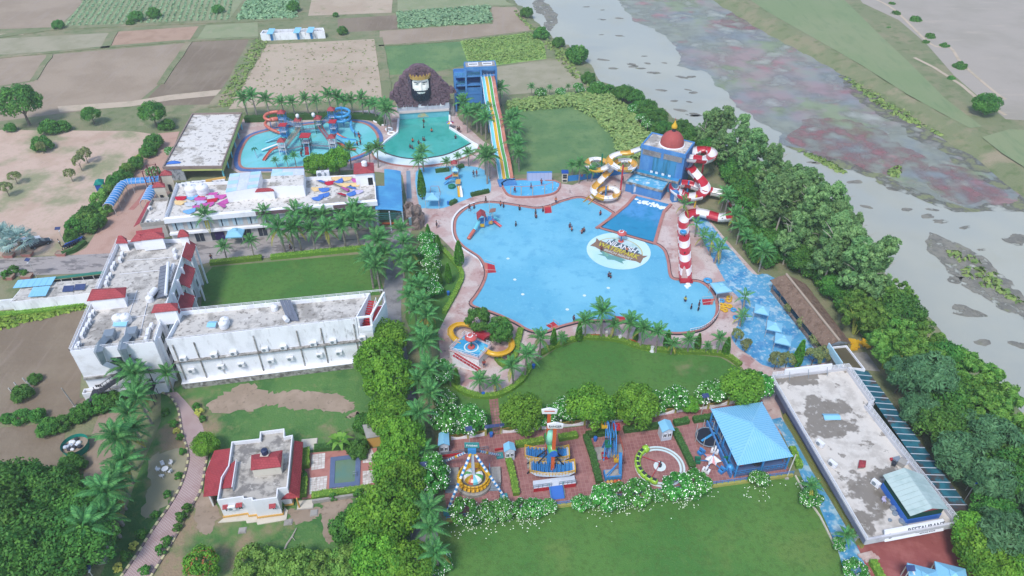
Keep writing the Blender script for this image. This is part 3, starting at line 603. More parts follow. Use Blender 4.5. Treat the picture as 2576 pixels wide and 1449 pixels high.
def window(par,A,B,s0,s1,z0,z1,pane='glass',frame='white_clean',mull=1):
 d,n=wn(A,B); L=(Vector((B[0],B[1],0))-Vector((A[0],A[1],0))).length
 a=Vector((A[0],A[1],0))+d*L*s0; c=Vector((A[0],A[1],0))+d*L*s1; t=.07
 b=MB()
 for p,q in((a,a+d*t),(c-d*t,c)):b.prism([p+n*.07,q+n*.07,q-n*.02,p-n*.02],z0,z1)
 b.prism([a+n*.07,c+n*.07,c-n*.02,a-n*.02],z1-t,z1); b.prism([a+n*.09,c+n*.09,c-n*.02,a-n*.02],z0,z0+t)
 for k in range(mull):
  p=lerp(a,c,(k+1)/(mull+1)); b.prism([p-d*.03+n*.06,p+d*.03+n*.06,p+d*.03-n*.02,p-d*.03-n*.02],z0+t,z1-t)
 f=b.build('window',M[frame],par)
 b=MB(); b.prism([a+d*t+n*.03,c-d*t+n*.03,c-d*t-n*.01,a+d*t-n*.01],z0+t,z1-t); b.build('pane',M[pane],f)
 return f
def block(par,q,z0,z1,wall,roof,para=.7,th=.25,name='wall',paramat=None):
 """walls, roof floor and parapet over a quad (world xy)"""
 zr=z1-para
 b=MB(); b.prism(q,z0,zr-.02); b.build(name,M[wall],par)
 c=sum((Vector((p[0],p[1],0))for p in q),Vector())/len(q)
 inn=[Vector((p[0],p[1],0)).lerp(c,.004)for p in q]
 b=MB(); b.prism(inn,zr-.03,zr); rf=b.build('roof',M[roof],par)
 if para>.1:
  sh=[]
  P=[(p[0],p[1])for p in q]
  if area(P)<0:P.reverse()
  b=MB(); L_,Q_=b.offs(P,-th,True); inner=Q_ if abs(area(Q_))<abs(area(L_))else L_
  L2,Q2=b.offs(P,.06,True); outer=Q2 if abs(area(Q2))>abs(area(L2))else L2
  N=len(P); V=[]
  for i in range(N):V+=[(outer[i].x,outer[i].y,zr-.35),(outer[i].x,outer[i].y,z1),(inner[i].x,inner[i].y,z1),(inner[i].x,inner[i].y,zr-.01)]
  Fa=[]
  for i in range(N):
   a,k=i*4,((i+1)%N)*4
   Fa+=[(a,k,k+1,a+1),(a+1,k+1,k+2,a+2),(a+2,k+2,k+3,a+3),(a+3,k+3,k,a)]
  b.idx(V,Fa); b.build('parapet',M[paramat or wall],par,fix=True)
 return rf
def headroom(par,eave_px,z,h,wall='white',roof='redtile',rise=.9,over=.45,ridge=.5):
 q=GP(eave_px,z); c=sum(q,Vector())/4
 inn=[c+(p-c)*(1-over/(p-c).length)for p in q]
 b=MB(); b.prism(inn,z-h,z); b.build('stair_head',M[wall],par)
 b=MB(); b.hip(q,z,rise,0,ridge,.12); b.build('tiled_roof',M[roof],par)
 return inn
def railing(par,path,z,h=.9,mat='white_clean',step=1.2,name='railing',r=.03,mid=2):
 b=MB(); P=[Vector((p[0],p[1],z if len(p)<3 or z is not None else p[2]))for p in path]
 for i in range(len(P)-1):
  a,c=P[i],P[i+1]; L_=(c-a).length; n=max(1,int(L_/step))
  for k in range(n+1):p=lerp(a,c,k/n); b.bar(p,p+Vector((0,0,h)),r*2)
  for k in range(mid):zz=h*(k+1)/mid; b.bar(a+Vector((0,0,zz)),c+Vector((0,0,zz)),r*2)
 return b.build(name,M[mat],par)
p_=proto('air_conditioner','x','air conditioner','air conditioner units')
b=MB(); b.box((0,0,.38),(.95,.42,.68)); b.build('casing',M['white_clean'],p_)
b=MB(); b.tube([(-.12,-.22,.38),(-.12,-.24,.38)],.26,12); b.build('fan_grille',M['grey_metal'],p_)
for x in(-.35,.35):b=MB(); b.box((x,0,.03),(.06,.4,.06)); b.build('foot',M['dark_metal'],p_)
AC=Placer(p_)
p_=proto('water_tank','x','water tank','roof water tanks')
b=MB(); b.lathe([(0,0),(.78,0),(.8,.25),(.77,.32),(.8,.4),(.8,.72),(.77,.8),(.8,.88),(.8,1.2),(.72,1.35),(.35,1.5),(0,1.52)],(0,0,0),20); b.build('tank_body',M['white_clean'],p_,smooth=True)
b=MB(); b.lathe([(.24,1.48),(.25,1.6),(.2,1.66),(0,1.67)],(0,0,0),14); b.build('lid',M['white_clean'],p_)
TANK=Placer(p_)
# =========================== three-storey white hotel (left)
zt=10.7
HQ=[G(176,883,zt),G(387,860,zt),G(472,600,zt),G(296,606,zt)]
hotel=thing('hotel_block','tall white hotel block with weathered flat roof and red tiled stair heads','building',(HQ[0].x,HQ[0].y,0))
block(hotel,HQ,0,zt,'white','roof_a',.8,.3)
railing(hotel,[HQ[3],HQ[0],HQ[1],bil(HQ,1,.33)],zt,.55,step=1.6)
for q_,z_,h_ in(([(218,757),(315,747),(318,722),(231,727)],12.3,2.4),([(380,787),(447,780),(447,762),(388,766)],12.9,3.0)):
 headroom(hotel,q_,z_,h_)
for q_,z_,h_,rs in(([(446,597),(476,594),(474,584),(448,586)],12.2,2.2,1.2),([(291,612),(322,611),(318,599),(296,600)],11.9,2.0,1.2),([(327,608),(364,604),(365,592),(340,594)],12.2,2.2,.9),([(348,605),(414,598),(412,586),(356,590)],12.7,2.6,1.0)):
 headroom(hotel,q_,z_,h_,rise=rs,ridge=.3)
E0,E1=HQ[1],HQ[2]
d_,n_=wn(E0,E1); EL=(E1-E0).length
for k,(s0,s1,zz,o_)in enumerate(((.80,.99,9.4,1.3),(.60,.80,7.6,1.7),(.40,.60,5.6,2.1))):
 a=E0+d_*EL*s0; c=E0+d_*EL*s1
 b=MB(); V=[a+n_*.02,c+n_*.02,c+n_*o_,a+n_*o_]
 V=[Vector((V[0].x,V[0].y,zz+1.4)),Vector((V[1].x,V[1].y,zz+1.4)),Vector((V[2].x,V[2].y,zz)),Vector((V[3].x,V[3].y,zz))]
 b.idx(V+[p-Vector((0,0,.15))for p in V],[(0,3,2,1),(4,5,6,7),(0,1,5,4),(1,2,6,5),(2,3,7,6),(3,0,4,7)]); b.build('canopy',M['redtile'],hotel,fix=True)
 for s_ in(s0+.02,s1-.02):
  p=E0+d_*EL*s_+n_*(o_-.25); b=MB(); b.prism([p,p+n_*.25,p+n_*.25+d_*.3,p+d_*.3],0,zz+.05); b.build('pier',M['white'],hotel)
for fl in range(3):
 for k in range(7):
  window(hotel,E0,E1,.08+k*.13,.15+k*.13,1+fl*3.2,2.9+fl*3.2,'glass')
for k in range(8):
 p=E0+d_*EL*(.05+k*.13); b=MB(); b.prism([p+n_*.02,p+n_*.5,p+n_*.5+d_*.35,p+n_*.02+d_*.35],0,zt-.5); b.build('pier',M['white'],hotel)
F0,F1=HQ[0],HQ[1]; fd,fn=wn(F0,F1); FL=(F1-F0).length
for s0,s1,z0,z1 in((.42,.62,5.2,8.4),(.72,.8,1.2,2.8),(.08,.16,1.2,2.8)):window(hotel,F0,F1,s0,s1,z0,z1,'glass','beige_wall',2)
panel(hotel,F0,F1,0,1,4.3,4.75,M['grime'],'ledge',.35,.4)
panel(hotel,F0,F1,.63,.66,4.8,8.6,M['redpaint'],'fire_pipe',.2,.12)
for k,(ua,va,ub,vb)in enumerate(((265,852,252,866),(322,846,312,858))):
 pa=G(ua,va,10.6); pb=G(ub,vb,10.9); s=(pb-F0).dot(fd); e=F0+fd*s; e.z=0
 pts=[pa,pb,e+fn*.9+Vector((0,0,10.7)),e+fn*.9+Vector((0,0,8.2)),e+fd*1.6+fn*.8+Vector((0,0,6.6)),e+fd*2.2+fn*.5+Vector((0,0,5.2))]
 o_=thing('duct',('left','right')[k]+' of the two grey ventilation ducts bending over the front roof edge','duct',pb,'ventilation ducts on the hotel front')
 b=MB(); b.tube(pts,[.75,.75,.72,.6,.55,.5],4); b.build('duct_run',M['grey_metal'],o_)
 b=MB(); b.box(pa+Vector((.3,.9,-.1)),(1.6,1.8,1.3),.2); b.build('fan_box',M['grey_metal'],o_)
fe=thing('fire_escape','black steel fire escape climbing the front of the hotel block','stairs',(F0+fd*3+fn*2))
def flight(par,a,c,wd,n,mat,rail=True,smat=None,name='step',hz_=.9):
 a=Vector(a); c=Vector(c); d=(c-a); h=Vector((d.x,d.y,0)).normalized(); sd=Vector((h.y,-h.x,0))
 q=MB(); run=Vector((d.x,d.y,0)).length/n; q.box((0,0,0),(run*.95,wd,.09)); me=q.mesh(name,M[smat or mat])
 for k in range(n):put(name,me,par,(Matrix.Translation(-Vector(par.location))if False else Matrix.Identity(4))@Matrix.Translation(lerp(a,c,(k+.5)/n))@Matrix.Rotation(math.atan2(h.y,h.x),4,'Z'))
 q=MB()
 for s in(-1,1):
  q.bar(a+sd*s*wd/2,c+sd*s*wd/2,.1,.25)
  if rail:
   q.bar(a+sd*s*wd/2+Vector((0,0,hz_)),c+sd*s*wd/2+Vector((0,0,hz_)),.07)
   for k in range(n//2+1):p=lerp(a,c,min(1,k*2/n))+sd*s*wd/2; q.bar(p,p+Vector((0,0,hz_)),.05)
 q.build('stair_rail',M[mat],par)
def W_(s,o,z):p=F0+fd*s+fn*o; return Vector((p.x,p.y,z))
flight(fe,W_(2.2,1.6,2.6),W_(7.6,1.6,6.0),1.1,16,'dark_metal')
flight(fe,W_(5.6,3.0,0),W_(9.6,3.0,2.6),1.1,12,'dark_metal')
for s in(1.2,3.6,6,8.4,10.6):
 for o in(1,2.2,3.6):b=MB(); b.bar(W_(s,o,0),W_(s,o,2.6 if o>2 else(6.0 if s>7 else 3.2)),.1); b.build('post',M['dark_metal'],fe)
b=MB(); b.prism([W_(.9,.9,0),W_(2.2,.9,0),W_(2.2,3.6,0),W_(.9,3.6,0)],2.5,2.6); b.build('landing',M['dark_metal'],fe); b=MB(); b.prism([W_(9.6,.9,0),W_(11,.9,0),W_(11,3.6,0),W_(9.6,3.6,0)],2.5,2.6); b.build('landing',M['dark_metal'],fe); b=MB(); b.prism([W_(7.6,.9,0),W_(9.6,.9,0),W_(9.6,2.2,0),W_(7.6,2.2,0)],5.9,6.0); b.build('landing',M['dark_metal'],fe)
an=thing('annexe','low white walled annexe at the foot of the fire escape','building',G(215,1000))
block(an,[W_(-.8,1.2,0),W_(12.4,1.0,0),W_(12.4,.1,0),W_(-.8,.1,0)],0,2.2,'white','roof_a',.5,.2)
lf=[(940,255,2),(910,290,2),(905,345,2),(880,385,2),(850,435,2),(830,480,2),(795,580,2),(775,605,2),(1230,1115,1),(1210,1170,1),(1150,1215,1),(1130,1255,1),(1110,1330,1),(1085,1360,1),(1070,1410,1)]
lf=sorted([(x/4,362*j+y/4)for x,y,j in lf],key=lambda t:-t[1])
for i,(u,v)in enumerate(lf):AC(G(u+2,v+4,9.91),math.atan2(d_.y,d_.x)+.1,1.15,ordinal(i)+' white air conditioner from the front along the left parapet of the hotel block')
rt=sorted([(x/4,362*j+y/4)for x,y,j in[(1540,395,2),(1508,445,2),(1500,490,2),(1490,520,2),(1768,1085,1),(1782,1140,1),(1758,1240,1),(1748,1275,1),(1730,1320,1),(1718,1365,1)]],key=lambda t:-t[1])
for i,(u,v)in enumerate(rt):AC(G(u-2,v+3,9.91),math.atan2(d_.y,d_.x)+math.pi,1.15,ordinal(i)+' white air conditioner from the front along the right parapet of the hotel block')
TANK(G(301,812,9.91),0,1.1,'left of two white water tanks standing together on the hotel block'); TANK(G(320,810,9.91),.5,1.1,'right of two white water tanks standing together on the hotel block')
TANK(G(379,758,9.91),.5,.8,'single small white water tank beside the roof collectors of the hotel block')
def bluebox(u,v,z,lab,sz=(1.9,1.0,.55)):
 o=thing('cooler_cover',lab,'cover',G(u,v,z)); p=G(u,v,z)
 b=MB(); b.box(p+Vector((0,0,sz[2]/2)),sz,.1); b.build('case',M['sheet_grey'],o)
 b=MB(); q=[p+Vector((x*(sz[0]/2+.15),y*(sz[1]/2+.15),0))for x,y in((-1,-1),(1,-1),(1,1),(-1,1))]; b.gable([q[1],q[2],q[3],q[0]],z+sz[2],.3,.05); b.build('blue_lid',M['blue_roof'],o)
bluebox(307,820,9.91,'bright blue lid beside the twin tanks on the hotel block')
sr=thing('solar_water_heater','long grey solar collector bank on the hotel block roof','solar collector',G(405,710,9.91))
sq=GP([(393,750),(422,754),(428,674),(402,669)],10.2)
for k in range(9):
 P=[bil(sq,0.0,(k+.06)/9,10.1),bil(sq,1,(k+.06)/9,11.2),bil(sq,1,(k+.94)/9,11.2),bil(sq,0,(k+.94)/9,10.1)]
 b=MB(); b.idx(P+[p-Vector((0,0,.1))for p in P],[(0,1,2,3),(7,6,5,4),(0,4,5,1),(1,5,6,2),(2,6,7,3),(3,7,4,0)]); b.build('collector_panel',M['solar_grey'],sr,fix=True)
b=MB(); b.tube([bil(sq,1.0,0,11.4),bil(sq,1.0,1,11.4)],.28,12); b.build('storage_tube',M['white_clean'],sr)
b=MB()
for k in range(4):p=bil(sq,1,k/3,9.9); b.bar(p,p+Vector((0,0,1.3)),.08)
b.build('frame',M['grey_metal'],sr)
o=thing('heater_tank','white cylindrical heater tank next to the grey collector bank','tank',G(379,740,9.91))
b=MB(); p=G(379,742,10.7); b.tube([p,p+Vector((.2,1.6,0))],.55,14); b.build('drum',M['white_clean'],o); b=MB(); b.box(p+Vector((.1,.8,-.6)),(.9,1.2,.3)); b.build('cradle',M['dark_metal'],o)
for pts in([(312,905-60),(322,800),(345,730)],[(350,850),(370,765),(372,735)],[(330,800),(372,792)],[(262,760),(350,752)],[(340,845),(372,848)],[(300,690),(420,678)],[(320,655),(430,648)]):
 P=GP(pts,10.02); b=MB(); b.tube(P,.06,5); b.build('pipe_run',M['white_clean'],hotel)
# =========================== long white wing
WQ=[G(417,855,zt),G(932,797,zt),G(968,733,zt),G(455,783,zt)]
wing=thing('hotel_wing','long white two-storey hotel wing with stained front wall and flat roof','building',(WQ[0].x,WQ[0].y,0))
SB=.925
wq=[WQ[0],lerp(WQ[0],WQ[1],SB),lerp(WQ[3],WQ[2],SB),WQ[3]]
block(wing,wq,0,zt,'whitewall','roof_a',.8,.3)
A,B=WQ[0],lerp(WQ[0],WQ[1],SB); wd,wnn=wn(A,B); WL=(B-A).length
panel(wing,A,B,0,1,5.7,5.95,M['grime'],'ledge',.5,.55)
panel(wing,A,B,0,1.07,0,1.25,M['grime'],'plinth',.9,.95)
panel(wing,A,B,0,1.07,1.25,1.33,M['white'],'plinth_cap',.95,1.0)
for s in(.13,.44,.67,.80,.98,.02):panel(wing,A,B,s,s+.006,1.3,zt-1.2,M['grime'],'downpipe',.16,.15)
railing(wing,[WQ[3],lerp(WQ[3],WQ[2],.99)],zt,.5,step=2)
railing(wing,[WQ[0],B],zt,.3,step=3,mid=1)
panel(wing,lerp(WQ[3],WQ[2],SB)+wnn*-.35,WQ[3]+wnn*-.35,0,1,9.95,10.15,M['redpaint'],'roof_kerb',-.2,.25)
ups=[(1825,655,0),(2135,610,0),(2335,595,0),(75,555,1),(265,540,1),(565,498,1),(765,480,1),(1062,437,1)]
los=[(1930,820,0),(2225,785,0),(2430,762,0),(150,725,1),(345,700,1),(640,668,1),(835,643,1),(1115,607,1)]
for i,(x,y,c)in enumerate(ups):
 p=onwall(644*c+x/4,724+y/4,A,B); AC(Vector((p.x,p.y,5.96))+wnn*.3,math.atan2(wd.y,wd.x),1.15,ordinal(i)+' air conditioner from the left on the ledge of the long white wing')
for i,(x,y,c)in enumerate(los):
 p=onwall(644*c+x/4,724+y/4,A,B); o=AC(Vector((p.x,p.y,p.z-.4))+wnn*.32,math.atan2(wd.y,wd.x),1.15,ordinal(i)+' air conditioner from the left on the lower wall of the long white wing')
sb=[lerp(WQ[0],WQ[1],SB+.004),WQ[1],WQ[2],lerp(WQ[3],WQ[2],SB+.004)]
b=MB(); b.prism(sb,0,7.6); b.build('stair_bay',M['white'],wing)
b=MB(); b.prism([bil(sb,.04,.03),bil(sb,.96,.03),bil(sb,.96,.97),bil(sb,.04,.97)],7.6,7.64); b.build('stair_landing',M['redpaint'],wing)
b=MB(); b.ribbon([bil(sb,.02,.0),bil(sb,.98,0),bil(sb,.98,.98)],.2,7.6,8.7); b.build('stair_parapet',M['white'],wing)
flight(wing,bil(sb,.28,.25,7.7),bil(sb,.28,.8,9.95),1.5,10,'white_clean',True,'redpaint')
for s,t in((.04,.04),(.96,.04),(.96,.96)):
 p=bil(sb,s,t); b=MB(); b.box((p.x,p.y,9.2),(.35,.35,3)); b.build('column',M['white'],wing)
b=MB(); b.bar(bil(sb,.04,.04,10.6),bil(sb,.96,.04,10.6),.3); b.bar(bil(sb,.96,.04,10.6),bil(sb,.96,.96,10.6),.3); b.build('ring_beam',M['white'],wing)
TANK(G(565,824,9.91),0,.95,'front one of two white tanks on the long wing roof'); TANK(G(568,816,9.91),.4,.95,'rear one of two white tanks on the long wing roof')
bluebox(536,822,9.91,'small blue lid on the long wing roof near the red stair head',(1.1,1.1,.6))
sw=thing('solar_water_heater','dark tilted solar collector with white drum on the long wing roof','solar collector',G(730,790,9.91))
sq2=GP([(722,803),(752,805),(734,767),(706,768)],10.3)
for k in range(3):
 P=[bil(sq2,(k+.03)/3,0,10.1),bil(sq2,(k+.97)/3,0,10.1),bil(sq2,(k+.97)/3,1,11.5),bil(sq2,(k+.03)/3,1,11.5)]
 b=MB(); b.idx(P+[p-Vector((0,0,.1))for p in P],[(0,1,2,3),(7,6,5,4),(0,4,5,1),(1,5,6,2),(2,6,7,3),(3,7,4,0)]); b.build('collector_panel',M['solar_grey'],sw,fix=True)
p=G(716,798,10.7); b=MB(); b.tube([p,p+Vector((.7,-.9,0))],.42,14); b.build('drum',M['white_clean'],sw)
TANK(G(692,780,9.91),.2,.75,'small white tank left of the dark collector on the long wing roof')
# =========================== upper hotel building with cloths on the roof
zu=7.2
UQ=[G(415,547,zu),G(946,502,zu),G(942,437,zu),G(445,462,zu)]
uh=thing('banquet_building','wide grey-white two-storey building with coloured cloths on its flat roof','building',(UQ[0].x,UQ[0].y,0))
block(uh,UQ,0,zu,'beige_wall','roof_b',.75,.3,paramat='white')
A,B=UQ[0],UQ[1]; ud,un=wn(A,B); UL=(B-A).length
panel(uh,A,B,-.005,1.005,zu-1.15,zu-.06,M['white'],'fascia',.7,.72)
panel(uh,A,B,0,1,3.0,3.45,M['white'],'balcony_slab',.75,.8)
for u0,u1 in((432,462),(470,501),(508,530),(548,575),(583,611),(620,648),(659,684),(692,719),(729,754),(767,787),(800,822),(836,858),(872,894),(905,928)):
 v=567-(u0-432)*.094; a=onwall(u0,v,A,B); c=onwall(u1,v,A,B)
 s0,s1=(a-A).dot(ud)/UL,(c-A).dot(ud)/UL
 window(uh,A,B,s0,s1,3.75,5.7,'curtain','beige_wall',2)
 panel(uh,A,B,s0+(s1-s0)*.3,s0+(s1-s0)*.4,3.85,5.6,M['glass'],'open_sash',.1,.05)
for k in range(13):
 s=.03+k*.075; window(uh,A,B,s,s+.045,.3,2.7,'glass' if k%3 else 'curtain','beige_wall',1)
panel(uh,A,B,.27,.31,.5,2.5,mt('green_poster',C(130,186,60),[(C(60,120,50),.7,.5,.6,.8)],.6),'poster',.15,.05)
panel(uh,A,B,.2,.245,.4,2.6,mt('violet_poster',C(50,36,84),[(C(90,80,130),.8,.5,.6,.8)],.6),'poster',.15,.05)
for s0,s1 in((.42,.585),(.79,.935)):panel(uh,A,B,s0,s1,zu-1.0,zu-.1,mt('brown_cladding',C(120,96,104),(),.7),'brown_cladding',.76,.05)
railing(uh,[UQ[3],UQ[0]],zu,.35,step=1)
zr=zu-.75
def shed(par,px,z,h,rows,cols,mats,nm='roof_panel',wall='white'):
 q=GP(px,z); b=MB(); c=sum(q,Vector())/4; inn=[c+(p-c)*.985 for p in q]
 b.prism(inn,z-h,z-.05); b.build('rooftop_room',M[wall],par)
 for i in range(cols):
  for j in range(rows):
   m=mats[(i*7+j*3+(i*j)%2)%len(mats)]
   P=[bil(q,(i+.01)/cols,(j+.02)/rows,z),bil(q,(i+.99)/cols,(j+.02)/rows,z),bil(q,(i+.99)/cols,(j+.98)/rows,z+.02),bil(q,(i+.01)/cols,(j+.98)/rows,z+.02)]
   b=MB(); b.idx(P+[p-Vector((0,0,.05))for p in P],[(0,1,2,3),(7,6,5,4),(0,4,5,1),(1,5,6,2),(2,6,7,3),(3,7,4,0)]); b.build(nm,M[m],par,fix=True)
 return q
shed(uh,[(567,484),(648,471),(657,430),(578,437)],zr+2.7,2.7,5,3,['sheet_light','sheet_grey'])
shed(uh,[(676,469),(764,466),(765,440),(681,443)],zr+2.9,2.9,1,1,['roof_b'])
shed(uh,[(681,442.5),(765,439.5),(765,424),(685,425)],zr+2.95,2.9,2,3,['sheet_light','sheet_light','sheet_grey'])
headroom(uh,[(641,483),(690,480),(684,472),(647,474)],zr+2.2,2.2,rise=.4,over=.2)
inn=headroom(uh,[(889,438),(942,434),(940,409),(890,411)],zr+3.4,3.4,rise=.9)
TANK(G(917,417,zr+4.1),0,.8,'white tank on top of the red hipped stair head by the blue awning')
panel(uh,inn[0],inn[1],.66,.92,zr+.1,zr+2,M['black'],'doorway',.03,.05)  # black slab on the wall paints the shade inside the doorway
TANK(G(486,492,zr),0,1.7,'left of the two large white tanks beside the pink cloths'); TANK(G(513,490,zr),.4,1.7,'right of the two large white tanks beside the pink cloths')
for i,(x,y)in enumerate([(565,445),(645,430),(755,415),(850,410),(930,400),(1100,390),(1195,385),(1270,380)]):
 AC(G(386.4+x*.1378,399.3+y*.1378+8,zr),.1,1.2,ordinal(i)+' air conditioner from the left along the rear edge of the cloth-strewn roof')
AC(G(808,444,zr),.1,1.9,'large cooling unit by the rear parapet above the right cloths'); AC(G(820,443,zr),.1,1.9,'cooling unit right beside the large one above the right cloths')
b=MB(); b.ribbon(GP([(520,464),(570,456)],zr),.4,zr,zr+1.2); b.build('ochre_wall',M['ochre'],uh)
cl={}
def cloth(u,v,colr,grp,a,size=1.0):
 q=MB(); n=14; c=G(u,v,zr); R0=1.35*size
 pr=[]
 for i in range(n+1):
  t=math.pi*i/n; row=[]
  for k in range(5):
   r=R0*k/4; x=r*math.cos(t); y=-r*math.sin(t)*.95
   row.append((x,y,.55-.4*(k/4)**2*math.sin(t)+.07*math.sin(6*t+u)*(k/4)))
  pr.append(row)
 Mx=Matrix.Translation(c)@Matrix.Rotation(a,4,'Z')
 V=[Mx@Vector(p)for r in pr for p in r]; V2=[p-Vector((0,0,.03))for p in V]; m=len(V)
 Fa=[]
 for i in range(n):
  for k in range(4):f=(i*5+k,i*5+k+1,(i+1)*5+k+1,(i+1)*5+k); Fa+=[f,tuple(m+j for j in reversed(f))]
 q.idx(V+V2,Fa)
 th=thing('cloth','','cloth',c); cl.setdefault((grp,colr),[]).append((u,th))
 q.build('fabric',M['cloth_'+colr],th,smooth=True)
 q=MB(); x1,x2=Mx@Vector((-R0,0,.5)),Mx@Vector((R0,0,.5)); q.bar(x1,x2,.05)
 for p in(x1,x2):q.bar(p,(p.x,p.y,zr),.05)
 q.build('drying_rail',M['grey_metal'],th)
for x,y,k,a in[(515,720,'crimson',.1),(505,800,'cream',-.05),(720,705,'sky',.05),(690,830,'grey',.1),(890,685,'crimson',.1),(870,740,'pink',.05),(875,800,'lilac',.05),(835,885,'pink',.1),(1000,840,'pink',.3),(1075,655,'pink',.1),(1062,702,'grey',.1),(1070,765,'crimson',.3),(1230,695,'pink',.2),(1290,790,'pink',.9),(1215,890,'pink',2.4),(660,960,'sky',.5)]:
 cloth(386.4+x*.1378,399.3+y*.1378,k,'left',a)
for x,y,k,a in[(650,400,'royal',2.6),(740,395,'crimson',.3),(815,350,'cream',.2),(825,385,'royal',.9),(915,352,'cream',.1),(1020,370,'pink',0),(1010,410,'cream',0),(905,415,'cream',0),(820,430,'cream',2.4),(615,455,'cream',0),(690,462,'royal',.1),(885,475,'pink',2.4),(955,462,'royal',2.6),(955,505,'royal',.8),(1030,482,'lilac',-.2),(850,530,'crimson',2.6),(685,518,'royal',.5),(620,550,'royal',.5)]:
 cloth(644+x/4,362+y/4,k,'right',a,.95)
for(grp,k),L in cl.items():
 L.sort(key=lambda t:t[0])
 for i,(u,o)in enumerate(L):
  o['group']='cloths drying on the roof'
  nm={'sky':'pale blue','royal':'blue'}.get(k,k)
  o['label']=(ordinal(i)+' '+nm+' half-round cloth from the left in the '+grp+' cluster on the roof')if len(L)>1 else 'only '+nm+' half-round cloth in the '+grp+' cluster on the roof'
lo=thing('service_block','low flat-roofed service block with red tiled edges beside the orange court','building',G(370,560))
block(lo,GP([(352,562),(412,556),(425,496),(382,500)],4.2),0,4.2,'beige_wall','roof_b',.6,.25,paramat='concrete')
b=MB()
for a,c,o_ in(((342,581),(408,572),0),((352,560),(385,500),0)):
 pa,pc=G(*a,3.9),G(*c,3.9); d,n=wn(pa,pc)
 if a[0]==352:d,n=d,-n
 V=[pa,pc,pc+n*1.6-Vector((0,0,.9)),pa+n*1.6-Vector((0,0,.9))]; b.idx(V+[p-Vector((0,0,.12))for p in V],[(0,1,2,3),(7,6,5,4),(0,4,5,1),(1,5,6,2),(2,6,7,3),(3,7,4,0)])
b.build('tiled_roof',M['redtile'],lo,fix=True)
AC(G(376,560,3.61),.1,1.1,'left air conditioner on the low service block'); AC(G(398,560,3.61),.1,1.1,'right air conditioner on the low service block'); AC(G(378,528,3.61),1.4,1.1,'air conditioner by the left parapet of the low service block')
zn=4.0
NQ=[G(410,419,zn),G(557,417,zn),G(607,283,zn),G(484,285,zn)]
nb=thing('changing_building','weathered flat-roofed changing block with lime fascia and blue columns','building',(NQ[0].x,NQ[0].y,0))
nq=[bil(NQ,0,.16),bil(NQ,.86,.16),bil(NQ,.86,1),bil(NQ,0,1)]
b=MB(); b.prism(nq,0,zn-.7); b.build('wall',M['cream'],nb)
b=MB(); b.prism(NQ,zn-.7,zn-.4); b.build('roof',M['roof_b'],nb)
b=MB(); b.ribbon([NQ[0],NQ[1],NQ[2],NQ[3]],.3,zn-.75,zn,True); b.build('parapet',mt('brown_grey_parapet',C(150,132,124),[(C(120,104,98),.6,.5,.7,.7)],.9),nb)
panel(nb,NQ[0],NQ[1],.3,1,zn-1.25,zn-.7,M['lime'],'fascia',.1,.1); panel(nb,NQ[1],NQ[2],0,1,zn-1.5,zn-.3,M['lime'],'fascia',.25,.1)
panel(nb,NQ[0],NQ[1],.02,.32,0,zn-.75,mt('grey_mural_wall',C(176,180,184),[(C(110,116,122),1.2,.52,.58,.8,(1,1,.5))],.8),'mural_wall',-.1,.3)
for t in(.02,.2,.38,.56,.74,.92):
 p=bil(NQ,.98,t); b=MB(); b.tube([(p.x,p.y,0),(p.x,p.y,zn-.7)],.22,10); b.build('column',M['aqua_slide'],nb)
for k in range(6):
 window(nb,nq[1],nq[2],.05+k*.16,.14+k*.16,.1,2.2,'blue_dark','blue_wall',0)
b=MB()
for t in(.1,.22,.34,.46,.58,.7,.82,.93):
 b.bar(bil(NQ,.02,t,zn-.3),bil(NQ,.12,t,zn-.3),.25,.3); b.bar(bil(NQ,.9,t,zn-.3),bil(NQ,.98,t,zn-.3),.25,.3)
b.build('roof_beam',M['concrete'],nb)
o=thing('tarpaulin','blue tarpaulin heaped on the changing block roof corner','tarpaulin',G(435,412,zn-.4))
b=MB(); P=GP([(416,414),(452,411),(456,407),(440,404),(424,406)],zn-.3); c0=sum(P,Vector())/5+Vector((0,0,.5))
for i in range(5):b.face([P[i],P[(i+1)%5],c0])
b.build('sheet',M['plastic_blue'],o)
for k,(u,v,z,h,r_,lab)in enumerate(((416,440,4.6,4.6,15,'cream gate lodge with red pyramid roof beside the changing block'),(398,470,4.2,4.2,16,'gate lodge with red pyramid roof under the steel masts'))):
 q=[(u-r_,v+2),(u+r_+2,v),(u+r_,v-9),(u-r_+4,v-8)]
 o=thing('gate_lodge',lab,'lodge',G(u,v+20)); headroom(o,q,z,h,'cream','redtile',1.0,.3,0)
 w4=GP(q,z); panel(o,lerp(w4[0],w4[1],.2),lerp(w4[0],w4[1],.8),.3,.7,0,2.1,M['black'],'doorway',.05,.05)  # doorway darkness painted as a black slab on the lodge wall
o=thing('mast_frame','dark red steel mast frame above the gate lodges','mast',G(395,490))
b=MB()
for u,v in((382,500),(404,497),(414,480),(392,484)):
 p=G(u,v); b.bar(p,p+Vector((0,0,7.5)),.16)
for z in(2.5,5,7.3):
 P=GP([(382,500),(404,497),(414,480),(392,484)]); b_=[Vector((p.x,p.y,z))for p in P]
 for i in range(4):b.bar(b_[i],b_[(i+1)%4],.08); b.bar(b_[i],b_[(i+1)%4]+Vector((0,0,2))if z<7 else b_[(i+1)%4],.05)
b.build('lattice',mt('rust_red_steel',C(120,60,66),(),.7),o)
